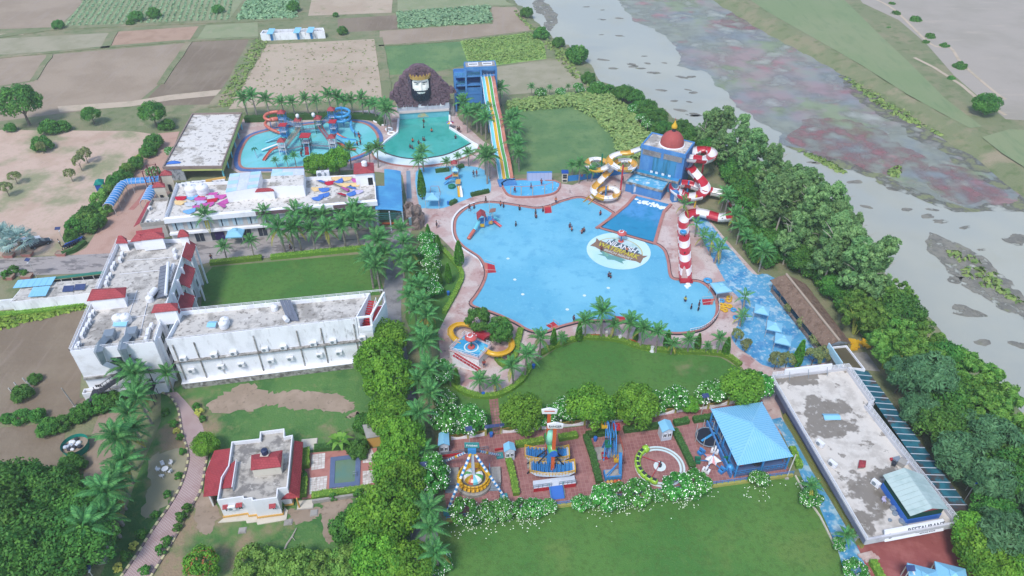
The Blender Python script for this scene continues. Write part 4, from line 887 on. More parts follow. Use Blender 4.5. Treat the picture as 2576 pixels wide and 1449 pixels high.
def barrel_walk(lab,path_px,z,wd,npan):
 P=catmull(GP(path_px,z),8,False); o=thing('covered_walk',lab,'walkway roof',G(*path_px[0]))
 Ls=[0]
 for i in range(1,len(P)):Ls.append(Ls[-1]+(P[i]-P[i-1]).length)
 def at(s):
  for i in range(1,len(P)):
   if s<=Ls[i]+1e-6:t=(s-Ls[i-1])/(Ls[i]-Ls[i-1]); return lerp(P[i-1],P[i],t),(P[i]-P[i-1]).normalized()
  return P[-1],(P[-1]-P[-2]).normalized()
 def arch(s,r=0):
  p,d=at(s); sd=Vector((d.y,-d.x,0)); return[p+sd*math.cos(math.pi*k/8)*(wd/2+r)+Vector((0,0,math.sin(math.pi*k/8)*(wd*.38+r)))for k in range(9)]
 T=Ls[-1]
 for i in range(npan):
  a0,a1=arch(T*(i+.04)/npan),arch(T*(i+.96)/npan); b=MB()
  b.idx(a0+a1+[p*1-Vector((0,0,.04))for p in a0+a1],[(k,k+1,10+k,9+k)for k in range(8)]+[(18+9+k,18+10+k,18+k+1,18+k)for k in range(8)])
  b.build('roof_panel',M['blue_metal'],o,smooth=True)
 for i in range(npan+1):
  b=MB(); b.tube(arch(T*i/npan,.04),.06,5); b.build('rib',M['sheet_grey'],o)
  if i%3==0:
   ar=arch(T*i/npan)
   for p in(ar[0],ar[-1]):b=MB(); b.bar(p,(p.x,p.y,0),.1); b.build('post',M['pole'],o)
barrel_walk('long blue barrel-roofed walk curving round the orange court',[(272,520),(290,492),(307,466),(325,458),(360,455),(402,451)],2.6,2.2,18)
barrel_walk('short blue barrel-roofed walk beside the gate lodges',[(366,510),(384,474)],2.6,2.4,7)
b=MB(); b.ribbon(GP([(330,528),(352,505),(372,476),(400,470)]),1.3,0,.08); o=b.build('red_strip',M['coping_red']); struct(o)
zb=5.2
aw=thing('awning_hall','blue barrel-roofed awning hall at the end of the banquet building','awning',G(980,560))
AQ=GP([(945,533),(1013,532),(1008,430),(944,430)],zb)
for j in range(16):
 t0,t1=j/16,(j+.95)/16; left=.36 if t0>.55 else 0.0; n=8; b=MB(); r0=[]; r1=[]
 for k in range(n+1):
  s=left+(1-left)*k/n; hgt=zb+1.0*(1-(s**3))*.6+.0
  r0 .append(bil(AQ,s,t0,hgt)); r1 .append(bil(AQ,s,t1,hgt))
 V=r0+r1; b.idx(V+[p-Vector((0,0,.05))for p in V],[(k,k+1,n+2+k,n+1+k)for k in range(n)]+[(2*n+2+n+1+k,2*n+2+n+2+k,2*n+2+k+1,2*n+2+k)for k in range(n)])
 b.build('roof_panel',mt('awning_blue',C(76,150,204),[(C(96,178,220),.15,.45,.65,.8),(C(80,190,200),.1,.6,.7,.6)],.4)if j==0 else bpy.data.materials['awning_blue'],aw,smooth=True)
for s,t in((.02,.01),(.5,.01),(.98,.01),(.98,.5),(.98,.98),(.02,.5)):
 p=bil(AQ,s,t,0); b=MB(); b.bar(p,(p.x,p.y,zb),.25); b.build('column',M['sheet_grey'],aw)
b=MB()
for k in range(4):b.bar(bil(AQ,0,0,zb-.4-.5*k),bil(AQ,1,0,zb-.4-.5*k),.08)
b.build('front_slats',M['teal_metal'],aw)
o=thing('planter_bench','orange bench under the blue awning hall','bench',G(984,565))
p=G(985,566); b=MB(); b.box(p+Vector((0,0,.45)),(4.2,.6,.12)); b.build('seat',M['orange'],o); b=MB(); b.box(p+Vector((-1.8,0,.2)),(.2,.5,.4)); b.box(p+Vector((1.8,0,.2)),(.2,.5,.4)); b.build('leg',M['concrete'],o)
def rock(name,lab,cat,c,rx,ry,rz_,mat,seed,par=None):
 r2=random.Random(seed); b=MB(); n,m=14,8; V=[]
 for j in range(m+1):
  for i in range(n):
   t=2*math.pi*i/n; f=math.pi*.5*j/m; k=r2 .uniform(.72,1.2)
   V.append(c+Vector((rx*k*math.cos(t)*math.cos(f),ry*k*math.sin(t)*math.cos(f),max(0,rz_*k*math.sin(f)))))
 b.idx(V,[(j*n+i,j*n+(i+1)%n,(j+1)*n+(i+1)%n,(j+1)*n+i)for j in range(m)for i in range(n)])
 o=b.build(name,mat,par); return tag(o,lab,cat)if not par else o
rk=mt('rough_rock',C(150,132,124),[(C(104,88,82),.8,.45,.62,.9),(C(190,176,168),1.5,.58,.7,.7)],.9,bump=(2,1,.3))
gr=thing('rock_grotto','brown artificial rock grotto with a water chute by the plaza','rockwork',G(1035,568))
rock('rock','','',G(1035,565),3.2,2.6,5.5,rk,3,gr); rock('rock','','',G(1024,569),1.6,1.5,3.4,rk,5,gr); rock('rock','','',G(1046,569),1.6,1.5,3.2,rk,8,gr)
b=MB(); a=G(1033,545,4); b.bar(G(1031,548,4.8),G(1033,566,2.0),.6,.1); b.build('chute',M['sheet_light'],gr)
wc=thing('compound_house','low whitewashed house with blue sheet roof behind the white compound wall','building',G(70,770))
b=MB(); q=GP([(25,760),(250,735),(262,700),(60,715)],3); b.prism(q,0,3); b.build('wall',M['whitewall'],wc)
b=MB(); b.prism([bil(q,.01,.02),bil(q,.99,.02),bil(q,.99,.98),bil(q,.01,.98)],3.0,3.05); b.build('roof',M['roof_a'],wc)
for px in([(31,723),(128,715),(142,697),(46,706)],[(69,745),(114,742),(128,720),(84,724)]):
 qq=GP(px,3.7)
 for k in range(6):
  P=[bil(qq,(k+.02)/6,0,3.55),bil(qq,(k+.98)/6,0,3.55),bil(qq,(k+.98)/6,1,3.85),bil(qq,(k+.02)/6,1,3.85)]
  b=MB(); b.idx(P+[p-Vector((0,0,.06))for p in P],[(0,1,2,3),(7,6,5,4),(0,4,5,1),(1,5,6,2),(2,6,7,3),(3,7,4,0)]); b.build('roof_sheet',M['blue_roof'],wc,fix=True)
o=thing('compound_wall','stained white compound wall along the brown field','wall',G(120,790))
b=MB(); b.ribbon(GP([(-60,786),(112,768),(140,764),(222,757)]),.35,0,2.3); b.build('wall_run',M['whitewall'],o)
o=thing('green_canopy','dark green strip canopy beside the road left of the hotel','canopy',G(200,700))
qq=GP([(127,703),(262,687),(264,681),(140,696)],3.4); b=MB(); b.prism(qq,3.3,3.4); b.build('canopy_sheet',mt('dark_green_sheet',C(50,124,104),(),.5),o)
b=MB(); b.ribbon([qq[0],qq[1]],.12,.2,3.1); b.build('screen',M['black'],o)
for k in range(6):p=bil(qq,k/5,.1); b=MB(); b.bar((p.x,p.y-.4,0),(p.x,p.y-.4,3.3),.12); b.build('post',M['pole'],o)
for i,(u,v)in enumerate(((172,726),(201,722))):
 o=thing('rooftop_solar_array',('left','right')[i]+' of two blue solar panels on the low whitewashed house','solar panel',G(u,v,3)); c=G(u,v,3.5)
 mx=Matrix.Translation(c)@Matrix.Rotation(.1,4,'Z')@Matrix.Rotation(R(20),4,'X'); b=MB(); b.box((0,0,0),(2.0,1.4,.06),M=mx); b.build('panel',M['solar'],o)
 b=MB(); b.bar(c-Vector((.6,0,.5)),c-Vector((.6,0,0)),.06); b.bar(c+Vector((.6,0,-.5)),c+Vector((.6,0,0)),.06); b.build('frame',M['grey_metal'],o)
ph=thing('pump_house','long low white roofless shed with blue hatches far out in the fields','building',G(735,95))
PQ=GP([(656,84),(815,78),(812,70),(662,76)],2.6)
b=MB(); b.ribbon(PQ,.35,0,2.6,True); b.build('wall',M['whitewall'],ph)
b=MB(); b.prism([bil(PQ,.02,.1),bil(PQ,.98,.1),bil(PQ,.98,.9),bil(PQ,.02,.9)],1.4,1.7); b.build('roof',M['concrete'],ph)
for s in(.16,.58,.79):
 p=bil(PQ,s,.1,3.1); b=MB(); b.box(p,(2.2,4.2,.12),0,Matrix.Rotation(R(8),4,'X')); b.build('hatch_roof',M['blue_roof'],ph)
 panel(ph,PQ[0],PQ[1],s-.02,s+.02,0,2.6,M['blue_metal'],'door',.2,.2)
# =========================== water park structures
def bars(par,name,segs,mat,w=.12):
 for a,c in segs:
  b=MB(); b.tube([a,c],w/2,6); b.build(name,M[mat]if isinstance(mat,str)else mat,par)
def Z3(pts,f):return[G(*f(x,y),z)for x,y,z in pts]
z1f=lambda x,y:(611.8+x*.13776,244.7+y*.13776)
z2f=lambda x,y:(953.1+x*.13776,128.8+y*.13776)
z3f=lambda x,y:(1449+x*.1627,289.8+y*.1627)
z6f=lambda x,y:(1062.6+x*.15556,740.6+y*.15556)
def resample(P,step):
 L=[0]
 for i in range(1,len(P)):L.append(L[-1]+(P[i]-P[i-1]).length)
 n=max(2,int(L[-1]/step)); out=[]; j=1
 for k in range(n+1):
  s=L[-1]*k/n
  while j<len(P)-1 and L[j]<s:j+=1
  t=(s-L[j-1])/max(1e-6,L[j]-L[j-1]); out.append(lerp(P[j-1],P[j],t))
 return out
def chute(par,pts,r,mats,per=4,a0=-186,a1=6,th=.07,step=.7,n=10,name='slide_section'):
 """open trough or tube in coloured sections, flanged at the joints; mats = outer/inner pairs used by turns"""
 P=resample(catmull(pts,8,False),step); N=len(P); rings=[]
 for i in range(N):
  d=P[min(i+1,N-1)]-P[max(i-1,0)]; h=Vector((d.x,d.y,0)).normalized(); sd=Vector((h.y,-h.x,0)); d.normalize(); upv=sd.cross(d).normalized()
  if upv.z<0:upv=-upv
  rings.append((P[i],sd,upv))
 def ring(i,rr):p,sd,upv=rings[i]; return[p+sd*math.cos(R(a0+(a1-a0)*k/n))*rr+upv*math.sin(R(a0+(a1-a0)*k/n))*rr for k in range(n+1)]
 k=0; i=0
 while i<N-1:
  j=min(N-1,i+per); 
  if N-1-j<2:j=N-1
  b=MB(); o_=[ring(q,r)for q in range(i,j+1)]; n_=[ring(q,r-th)for q in range(i,j+1)]; m=n+1; V=[]
  for x in o_:V+=x
  off=len(V)
  for x in n_:V+=x
  Fo=[(q*m+t,q*m+t+1,(q+1)*m+t+1,(q+1)*m+t)for q in range(j-i)for t in range(n)]
  b.m=0; b.idx(V,Fo); b.v=V; base=0
  b.f=[f for f in Fo]; b.mi=[0]*len(Fo); b.va=[.5]*len(Fo)
  Fi=[tuple(off+x for x in reversed(f))for f in Fo]; b.f+=Fi; b.mi+=[1]*len(Fi); b.va+=[.5]*len(Fi)
  rim=[(q*m+t,(q+1)*m+t,off+(q+1)*m+t,off+q*m+t)for q in range(j-i)for t in(0,n)]; b.f+=rim; b.mi+=[0]*len(rim); b.va+=[.5]*len(rim)
  mo,mi_=mats[k%len(mats)]; b.build(name,[M[mo],M[mi_]],par,smooth=True)
  fb=MB(); ro,ri=ring(i,r+.1),ring(i,r); p,sd,upv=rings[i]; d=sd.cross(upv)
  fb.idx([q+d*.05 for q in ro]+[q+d*.05 for q in ri]+[q-d*.05 for q in ro]+[q-d*.05 for q in ri],[(t,t+1,m+t+1,m+t)for t in range(n)]+[(2*m+t+1,2*m+t,3*m+t,3*m+t+1)for t in range(n)]+[(t,2*m+t,2*m+t+1,t+1)for t in range(n)]); fb.build('flange',M[mo],par)
  i=j; k+=1
 return P
hw=thing('head_wall','rocky wave-pool wall with a giant crowned bearded head','sculpture wall',G(1065,300))
LA,LBb=G(1006,302),G(1130,294); ld,ln_=wn(LA,LBb)
b=MB(); b.prism([LA,LBb,LBb-ln_*4,LA-ln_*4],0,2.0); b.build('lower_wall',mt('turquoise_wall',C(110,190,204),[(C(140,206,214),.6,.5,.7,.6)],.5),hw)
UA,UB=LA-ln_*1.2-ld*.5,LBb-ln_*1.2+ld*.3
b=MB(); b.prism([UA,UB,UB-ln_*3,UA-ln_*3],2.0,3.9); b.build('upper_wall',mt('pale_grey_wall',C(190,196,206),[(C(170,174,184),.6,.5,.7,.6)],.7),hw)
panel(hw,LA,LBb,-.01,1.01,1.95,2.12,M['beige_wall'],'ledge',.25,1.6)
for s0,s1 in((.1,.18),(.4,.53),(.82,.9)):panel(hw,UA,UB,s0,s1,2.9,3.5,M['white_clean'],'notice_board',.05,.06)
for s in(.2,.38,.58,.78):panel(hw,UA,UB,s,s+.004,2.1,3.85,M['grime'],'wall_joint',.03,.04)
b=MB(); q=[]; c_=lerp(LA,LBb,.47)
for k in range(9):t=math.pi*k/8; q.append(c_+ld*math.cos(t)*1.6+ln_*.06+Vector((0,0,.45+math.sin(t)*1.3)))
b.face(q); b.build('arch_mural',mt('arch_mural_paint',C(150,200,190),[(C(214,180,120),.9,.45,.55,.8,(1,1,2)),(C(90,160,190),.8,.55,.65,.7)],.6),hw)
RA,RBk=UA-ln_*.3,UB-ln_*.3
ol=[(190,870),(200,790),(260,760),(280,650),(310,610),(360,590),(375,500),(430,470),(450,410),(500,370),(545,350),(580,310),(640,275),(700,260),(830,265),(900,300),(960,340),(1040,390),(1080,440),(1130,490),(1160,540),(1200,560),(1240,610),(1290,640),(1320,690),(1350,660),(1390,710),(1400,750),(1300,775),(1290,870),(1275,960),(350,1010),(290,900)]
OP=[onwall(*z2f(x,y),RA,RBk)for x,y in ol]
S2=[((p-RA).dot(ld),p.z)for p in OP]
def RWp(s,z,o):p=RA+ld*s+ln_*o; return Vector((p.x,p.y,z))
b=MB(); n=len(S2); V=[RWp(s,z,0)for s,z in S2]+[RWp(s*.98,z-.2,-2.4)for s,z in S2]
b.idx(V,[tuple(range(n)),tuple(range(2*n-1,n-1,-1))]+[(i,n+i,n+(i+1)%n,(i+1)%n)for i in range(n)])
rockm=mt('purple_brown_rock',C(122,98,106),[(C(96,76,86),.7,.45,.65,.9),(C(152,124,130),1.6,.56,.7,.7),(C(90,92,108),.5,.6,.7,.6,(1,1,.3))],.9,bump=(3,.8,.2))
b.build('rock_core',rockm,hw,fix=True)
b=MB(); zz=3.6
r3=random.Random(5)
while zz<15:
 s=-3+r3 .random(); 
 while s<22:
  w_,h_=r3 .uniform(.5,1.1),r3 .uniform(.4,.75)
  if inside(s,zz,S2):b.box(RWp(s,zz,r3 .uniform(.02,.2)),(w_*.92,r3 .uniform(.4,.8),h_),math.atan2(ld.y,ld.x)+r3 .uniform(-.1,.1))
  s+=w_
 zz+=.55
o=b.build('rock_blocks',rockm,hw); o['kind']='stuff'
def hp(x,y):p=onwall(*z2f(x,y),RA,RBk); return(p-RA).dot(ld),p.z
cs,_z=hp(760,600); z_top=hp(760,470)[1]; z_bot=hp(760,880)[1]; hwid=(hp(940,600)[0]-hp(580,600)[0])/2
Hh=z_top-z_bot
skinw=mt('white_painted_face',C(240,238,228),[(C(214,208,196),.6,.5,.7,.5)],.6); beardm=mt('black_beard',C(34,40,56),[(C(86,104,126),.5,.56,.7,.7,(1,1,.4))],.6)
nx_,nz_=44,60; V=[]; b=MB()
def depth(x,t):
 y=1.7*math.sqrt(max(0,1-(x*.98)**2))*(.55+.45*math.sin(math.pi*min(1,t*.9+.12)))
 fx=abs(x)
 y+=.55*math.exp(-((x)/.1)**2)*sst(.50,.56,t)*(1-sst(.78,.86,t))*(1.4-t)
 y+=.26*math.exp(-((fx)/.2)**2-((t-.55)/.05)**2)
 y+=.22*math.exp(-((t-.83-.05*math.cos(fx*5))/.03)**2)*sst(.06,.14,fx)*(1-sst(.62,.72,fx))
 y-=.22*math.exp(-((fx-.33)/.17)**2-((t-.75)/.04)**2)
 y+=.12*math.exp(-((fx-.33)/.12)**2-((t-.735)/.018)**2)
 y+=.2*math.exp(-((fx-.45)/.2)**2-((t-.60)/.08)**2)
 y+=.22*math.exp(-((t-.485-.03*fx)/.035)**2)*(1-sst(.5,.62,fx))
 y+=.18*math.exp(-(x/.2)**2-((t-.425)/.02)**2)
 y+=.10*math.sin(x*22+t*14)*(1-sst(.36,.42,t))
 return y
for j in range(nz_+1):
 for i in range(nx_+1):
  x=-1+2*i/nx_; t=j/nz_; wdt=hwid*(1.0 if t>.3 else.72+.28*math.sin(math.pi/2*t/.3))
  V.append(RWp(cs+x*wdt,z_bot+Hh*t,.15+depth(x,t)))
Fa=[]; mi=[]
for j in range(nz_):
 for i in range(nx_):
  x=abs(-1+2*(i+.5)/nx_); t=(j+.5)/nz_
  m=0
  if t<.36 or x>.84-.05*t:m=1
  if.36<=t<.5 and x>.30+.12*math.sin((t-.36)*22):m=1
  if.455<t<.51 and x<.62:m=1
  if.5<=t<.56 and x>.66:m=1
  if.815<t<.845 and.1<x<.66:m=1
  if.725<t<.742 and.2<x<.46:m=1
  a=j*(nx_+1)+i; Fa.append((a,a+1,a+nx_+2,a+nx_+1)); mi.append(m)
b.idx(V,Fa); b.mi=mi; b.build('king_face',[skinw,beardm],hw,smooth=True)
b=MB(); rc=hwid*1.03; N_=36; V=[]
ztop_c=hp(760,372)[1]
for k in range(N_+1):
 a=math.pi*k/N_; x=-math.cos(a)*rc; y=.1+math.sin(a)*1.95
 pk=ztop_c-(.0 if k%4==2 else(.45 if k%2 else.8))-.35*abs(k/N_-.5)
 V+=[RWp(cs+x,z_top-.15,y),RWp(cs+x*1.06,pk,y*1.05),RWp(cs+x*1.02,pk,y*.97),RWp(cs+x*.96,z_top-.15,y*.92)]
b.idx(V,[(k*4+i,(k+1)*4+i,(k+1)*4+i+1,k*4+i+1)for k in range(N_)for i in range(3)]); b.build('crown',M['gold'],hw,fix=True)
for k in range(7):
 a=math.pi*(k+.5)/7; b=MB(); p=RWp(cs-math.cos(a)*rc*1.06,z_top+.7,.1+math.sin(a)*2.05); b.lathe([(.01,-.18),(.16,0),(.01,.18)],p,6); b.build('crown_gem',M['gold'],hw)
st=thing('grey_stairs','narrow grey concrete stairs between the head wall and the blue slide tower','stairs',G(1137,290))
flight(st,G(*z2f(1330,1190)),G(*z2f(1325,870),3.6),1.3,18,'concrete')
bt=thing('slide_tower','tall open blue concrete tower at the head of the lane slide','tower',G(1200,280))
TQ=[G(*z2f(1580,305),13),G(*z2f(2140,280),13),G(*z2f(2110,180),13),G(*z2f(1565,205),13)]
td,tn=wn(TQ[0],TQ[1]); TL=(TQ[1]-TQ[0]).length; TD=-tn*(TQ[3]-TQ[0]).dot(-tn)
def TP(s,t,z):p=TQ[0]+td*TL*s+TD*t; return Vector((p.x,p.y,z))
for(s0,s1,t0,t1)in((0,.1,0,1),(.44,.56,0,1),(.9,1,0,1),(.1,.44,0,.3),(.1,.44,.75,1),(.56,.9,0,.3),(.56,.9,.75,1)):
 b=MB(); b.prism([TP(s0,t0,0),TP(s1,t0,0),TP(s1,t1,0),TP(s0,t1,0)],12.6,13); b.build('roof_slab',M['concrete'],bt)
b=MB(); b.ribbon([TP(0,0,0),TP(1,0,0),TP(1,1,0),TP(0,1,0)],.25,12.2,13.15,True); b.build('roof_rim',M['blue_wall'],bt)
for s0,s1 in((.12,.42),(.58,.88)):
 b=MB(); b.ribbon([TP(s0,.32,0),TP(s1,.32,0),TP(s1,.73,0),TP(s0,.73,0)],.2,12.9,13.3,True); b.build('skylight_kerb',M['white'],bt)
for s,t in((-.36,0),(-.36,1),(0,0),(0,1),(.5,0),(.5,1),(1,0),(1,1)):
 p=TP(s,t,0); b=MB(); h_=11 if s<0 else 12.6; b.box((p.x,p.y,h_/2),(.5,.5,h_),math.atan2(td.y,td.x)); b.build('column',M['blue_wall'],bt)
for z_ in(2.4,5.0,7.6,10.2):
 b=MB(); b.prism([TP(-.36,0,0),TP(1,0,0),TP(1,1,0),TP(-.36,1,0)],z_,z_+.35); b.build('floor_slab',M['blue_wall'],bt)
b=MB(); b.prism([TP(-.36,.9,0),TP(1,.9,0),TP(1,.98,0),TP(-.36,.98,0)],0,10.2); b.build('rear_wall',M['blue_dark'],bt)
b=MB(); b.prism([TP(.03,.02,0),TP(.5,.02,0),TP(.5,.08,0),TP(.03,.08,0)],2.75,7.0); b.build('front_wall',M['blue_wall'],bt)
b=MB(); b.prism([TP(-.36,.9,0),TP(0,.9,0),TP(0,.98,0),TP(-.36,.98,0)],10.5,11.3); b.build('annexe_parapet',M['blue_wall'],bt)
for z_ in(5.4,7.95,10.55):
 railing(bt,[TP(-.34,.03,0),TP(-.02,.03,0)],z_,.9,'teal_metal',.6); 
railing(bt,[TP(.04,.03,0),TP(.48,.03,0)],10.55,.9,'teal_metal',.6); railing(bt,[TP(.54,.2,0),TP(.98,.2,0)],10.55,1.4,'dark_metal',.3)
ls=thing('lane_slide','long straight four-lane racing slide in pale blue, yellow, green and coral','water slide',G(1272,452))
W0,W1=G(1225,186,10.4),G(1273,450,.5); sd_=Vector(((W1-W0).y,-(W1-W0).x,0)).normalized()*-1
if sd_.x<0:sd_=-sd_
prof=[]
for k in range(41):
 t=k/40; p=lerp(W0,W1,t); p.z+=.55*math.sin(t*math.pi*5)*sst(0,.1,t)*(1-sst(.85,1,t)); prof.append(p)
for i,mk in enumerate(('aqua_slide','yellow_slide','green_slide','faded_coral')):
 b=MB(); s0,s1=-1.85+i*.925,-1.85+(i+1)*.925; V=[]
 for p in prof:
  for s,z_ in((s0+.04,.22),(s0+.1,0),(s1-.1,0),(s1-.04,.22)):V.append(p+sd_*s+Vector((0,0,z_)))
  for s,z_ in((s1-.04,.12),(s1-.1,-.1),(s0+.1,-.1),(s0+.04,.12)):V.append(p+sd_*s+Vector((0,0,z_)))
 b.idx(V,[(k*8+i_,k*8+(i_+1)%8,(k+1)*8+(i_+1)%8,(k+1)*8+i_)for k in range(40)for i_ in range(8)]); b.build('lane',M[mk],ls,fix=True)
for i in range(5):
 b=MB(); b.tube([p+sd_*(-1.85+i*.925)+Vector((0,0,.25))for p in prof],.09,6); b.build('divider',M['white_slide']if i<4 else M['faded_coral'],ls)
bars(ls,'support',[(p+sd_*s-Vector((0,0,.1)),(p.x+sd_.x*s,p.y+sd_.y*s,0))for p in prof[3:36:6]for s in(-1.4,1.4)],'blue_metal',.3)
b=MB(); b.prism([W1+sd_*-2.2,W1+sd_*2.2,W1+sd_*2.2+Vector((.6,-3,0)),W1+sd_*-2.2+Vector((.6,-3,0))],.05,.5); b.build('runout',M['blue_wall'],ls)
wt=thing('waterfall_tower','blue waterfall tower with terracotta dome and golden finial','tower',G(1640,500))
zt2=9.9
Q1=[G(*z3f(1020,455),zt2),G(*z3f(1692,610),zt2),G(*z3f(1825,420),zt2),G(*z3f(1180,270),zt2)]
b=MB(); b.prism(Q1,0,zt2-.45); b.build('wall',M['blue_wall'],wt)
b=MB(); b.prism([bil(Q1,.02,.02),bil(Q1,.98,.02),bil(Q1,.98,.98),bil(Q1,.02,.98)],zt2-.45,zt2-.1); b.build('roof',M['roof_a'],wt)
b=MB(); b.ribbon(Q1,.4,zt2-.9,zt2+.05,True); b.build('roof_rim',M['blue_wall'],wt)
A,B=Q1[0],Q1[1]; wd2,wn2=wn(A,B); L2=(B-A).length
def XP(s,o,z):p=A+wd2*L2*s+wn2*o; return Vector((p.x,p.y,z))
panel(wt,A,B,.3,.84,3.5,7.8,M['blue_wet'],'wet_wall',.06,.1)
for k in range(6):
 z_=7.6+k*.24
 for s0,s1 in((.04,.47),(.53,.95)):panel(wt,A,B,s0,s1,z_,z_+.12,M['concrete'],'louvre',.2,.12)
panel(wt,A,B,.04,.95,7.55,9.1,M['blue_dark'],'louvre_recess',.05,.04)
panel(wt,A,B,.47,.53,7.2,9.3,M['blue_wall'],'mullion',.25,.25)
b=MB(); b.prism([XP(-.04,.05,0),XP(-.04,1.9,0),XP(.97,1.9,0),XP(.97,.05,0)],0,3.2); b.build('middle_tier',M['blue_wet'],wt)
b=MB(); b.ribbon([XP(-.05,.1,0),XP(-.05,2.0,0),XP(.98,2.0,0),XP(.98,.1,0)],.2,3.0,3.5); b.build('trough_rim',M['grime'],wt)
b=MB(); b.prism([XP(-.04,.06,0),XP(-.04,1.88,0),XP(.96,1.88,0),XP(.96,.06,0)],3.21,3.3); b.build('trough_water',M['pool_deep'],wt)
q3=[XP(-.05,1.95,0),XP(-.08,6.4,0),XP(.76,6.4,0),XP(.76,1.95,0)]
b=MB(); b.prism(q3,0,2.6); b.build('lower_tier',M['blue_wall'],wt)
b=MB(); b.prism([XP(-.05,2.0,0),XP(-.075,6.3,0),XP(.75,6.3,0),XP(.75,2.0,0)],2.6,2.66); b.build('shelf_water',mt('shelf_water',C(96,176,214),[(C(200,226,236),.7,.5,.65,.7)],.15),wt)
b=MB(); b.ribbon([XP(-.06,2.0,0),XP(-.085,6.5,0),XP(.77,6.5,0),XP(.77,2.0,0)],.18,2.3,2.9); b.build('shelf_rim',M['grime'],wt)
for s in(.1,.45):panel(wt,XP(0,4.6,0),XP(.75,4.6,0),s,s+.1,2.68,3.0,M['white_clean'],'notice_board',.0,.06)
for s in(.28,.4,.55,.7):
 panel(wt,A,B,s,s+.06,3.35,3.9,M['foam'],'falling_water',.5,.1)
dc=bil(Q1,.58,.52,zt2-.1)
b=MB(); b.lathe([(3.05,0),(3.05,.25),(2.8,.3)],dc,32); b.build('dome_ring',M['white'],wt)
b=MB(); b.lathe([(2.85*math.cos(a),.25+3.3*math.sin(a))for a in[math.pi/2*k/12 for k in range(13)]],dc,32); b.build('dome',M['dome_red'],wt,smooth=True)
b=MB(); b.lathe([(.45,3.4),(.45,4.3),(.0,4.3)],dc,12); b.build('lantern',M['dark_metal'],wt)
b=MB(); b.lathe([(0,4.25),(.66,4.3),(.72,4.6),(.66,4.95),(.4,5.35),(.18,5.8),(.08,6.2),(0,6.3)],dc,18); b.build('finial',M['yellow'],wt,smooth=True)
b=MB(); b.lathe([(.07,6.2),(.05,6.7),(0,7.1)],dc,8); b.build('spike',M['redpaint'],wt)
for(u,v,sg)in((1594,484,'left'),(1695,505,'right')):
 o=thing('pump_booth','small blue pump booth at the '+sg+' foot of the waterfall tower','booth',G(u,v)); p=G(u,v)
 b=MB(); b.box(p+Vector((0,0,1.3)),(1.5,1.5,2.6),.2); b.build('booth_wall',M['blue_wall'],o); b=MB(); b.box(p+Vector((.1,-.72,1.3)),(.7,.12,1.6),.2); b.build('door',M['sheet_grey'],o)
ys_=thing('spiral_slide','yellow and white open spiral slide left of the waterfall tower','water slide',G(1480,508))
pts=[(1015,505,7.48),(900,545,7.31),(800,575,7.05),(720,575,6.87),(620,600,6.70),(540,645,6.44),(515,700,6.18),(570,765,6.00),(660,815,5.83),(760,835,5.66),(860,815,5.48),(900,750,5.31),(850,700,5.13),(750,685,4.87),(650,705,4.61),(590,750,4.35),(500,785,4.18),(400,830,4.00),(280,835,3.83),(195,785,3.74),(180,715,3.57),(260,675,3.39),(370,675,3.22),(450,710,3.04),(520,770,2.87),(535,830,2.70),(500,880,2.75),(440,940,2.56),(360,1030,2.38),(300,1090,2.18),(265,1150,2.04),(300,1220,1.90),(390,1265,1.76),(500,1280,1.61),(600,1250,1.60),(640,1185,1.50),(590,1130,1.40),(500,1120,1.30),(400,1145,1.15),(330,1190,1.00),(250,1250,0.80),(180,1330,0.45),(150,1355,0.35)]
chute(ys_,Z3(pts,z3f),.8,[('white_slide','white_slide'),('yellow_slide','orange_in')],4)
bars(ys_,'column',[(G(1559.6,491),G(1559.6,491)+Vector((0,0,8.2)))],'red_slide',.42); bars(ys_,'column',[(G(1510,452),G(1510,452)+Vector((0,0,7.2)))],'green_metal',.42); bars(ys_,'column',[(G(*z3f(455,1240)),G(*z3f(455,1240))+Vector((0,0,2.6)))],'blue_metal',.4)
c1,c2,c3=G(1559.6,491),G(1510,452),G(*z3f(455,1240))
Pz=Z3(pts,z3f)
bars(ys_,'bracket',[(c1+Vector((0,0,6.0)),Pz[9]),(c1+Vector((0,0,5.2)),Pz[13]),(c1+Vector((0,0,6.6)),Pz[7]),(c1+Vector((0,0,5.8)),Pz[11]),(c2+Vector((0,0,4)),Pz[18]),(c2+Vector((0,0,3.6)),Pz[21]),(c2+Vector((0,0,3.4)),Pz[23]),(c3+Vector((0,0,1.4)),Pz[33]),(c3+Vector((0,0,1.2)),Pz[36]),(c3+Vector((0,0,1.6)),Pz[31])],'grey_metal',.12)
rs_=thing('raft_slide','red and white striped raft slide winding down right of the waterfall tower','water slide',G(1724,708))
pts=[(1690,640,7.74),(1790,655,7.57),(1880,660,7.39),(1980,675,7.22),(2070,650,7.05),(2110,590,6.87),(2070,535,6.70),(1980,520,6.53),(1880,530,6.35),(1800,575,6.18),(1745,660,5.83),(1735,750,5.39),(1770,810,5.13),(1840,890,4.70),(1910,970,4.09),(1980,1060,3.63),(2000,1130,3.26),(1950,1205,2.98),(1850,1245,2.84),(1720,1245,2.95),(1600,1195,2.85),(1515,1120,2.75),(1555,1065,2.65),(1650,1045,2.55),(1760,1055,2.45),(1880,1095,2.35),(1990,1135,2.25),(2120,1170,2.20),(2240,1195,2.15),(2370,1245,2.10),(2440,1330,2.10)]
Pr=Z3(pts,z3f)+[G(1856,528,2.05),G(1840,542,2.0),G(1812,545,2.0),G(1788,539,2.0),G(1763,533,2.0),G(1738,536,2.0),G(1721,549,1.9),G(1719,567,1.8),G(1720,590,1.65),G(1722,625,1.4),G(1723.5,662,1.2),G(1724,704,.95)]
chute(rs_,Pr,1.25,[('white_slide','white_slide'),('red_slide','red_slide')],3,-188,8,.08,.8,12)
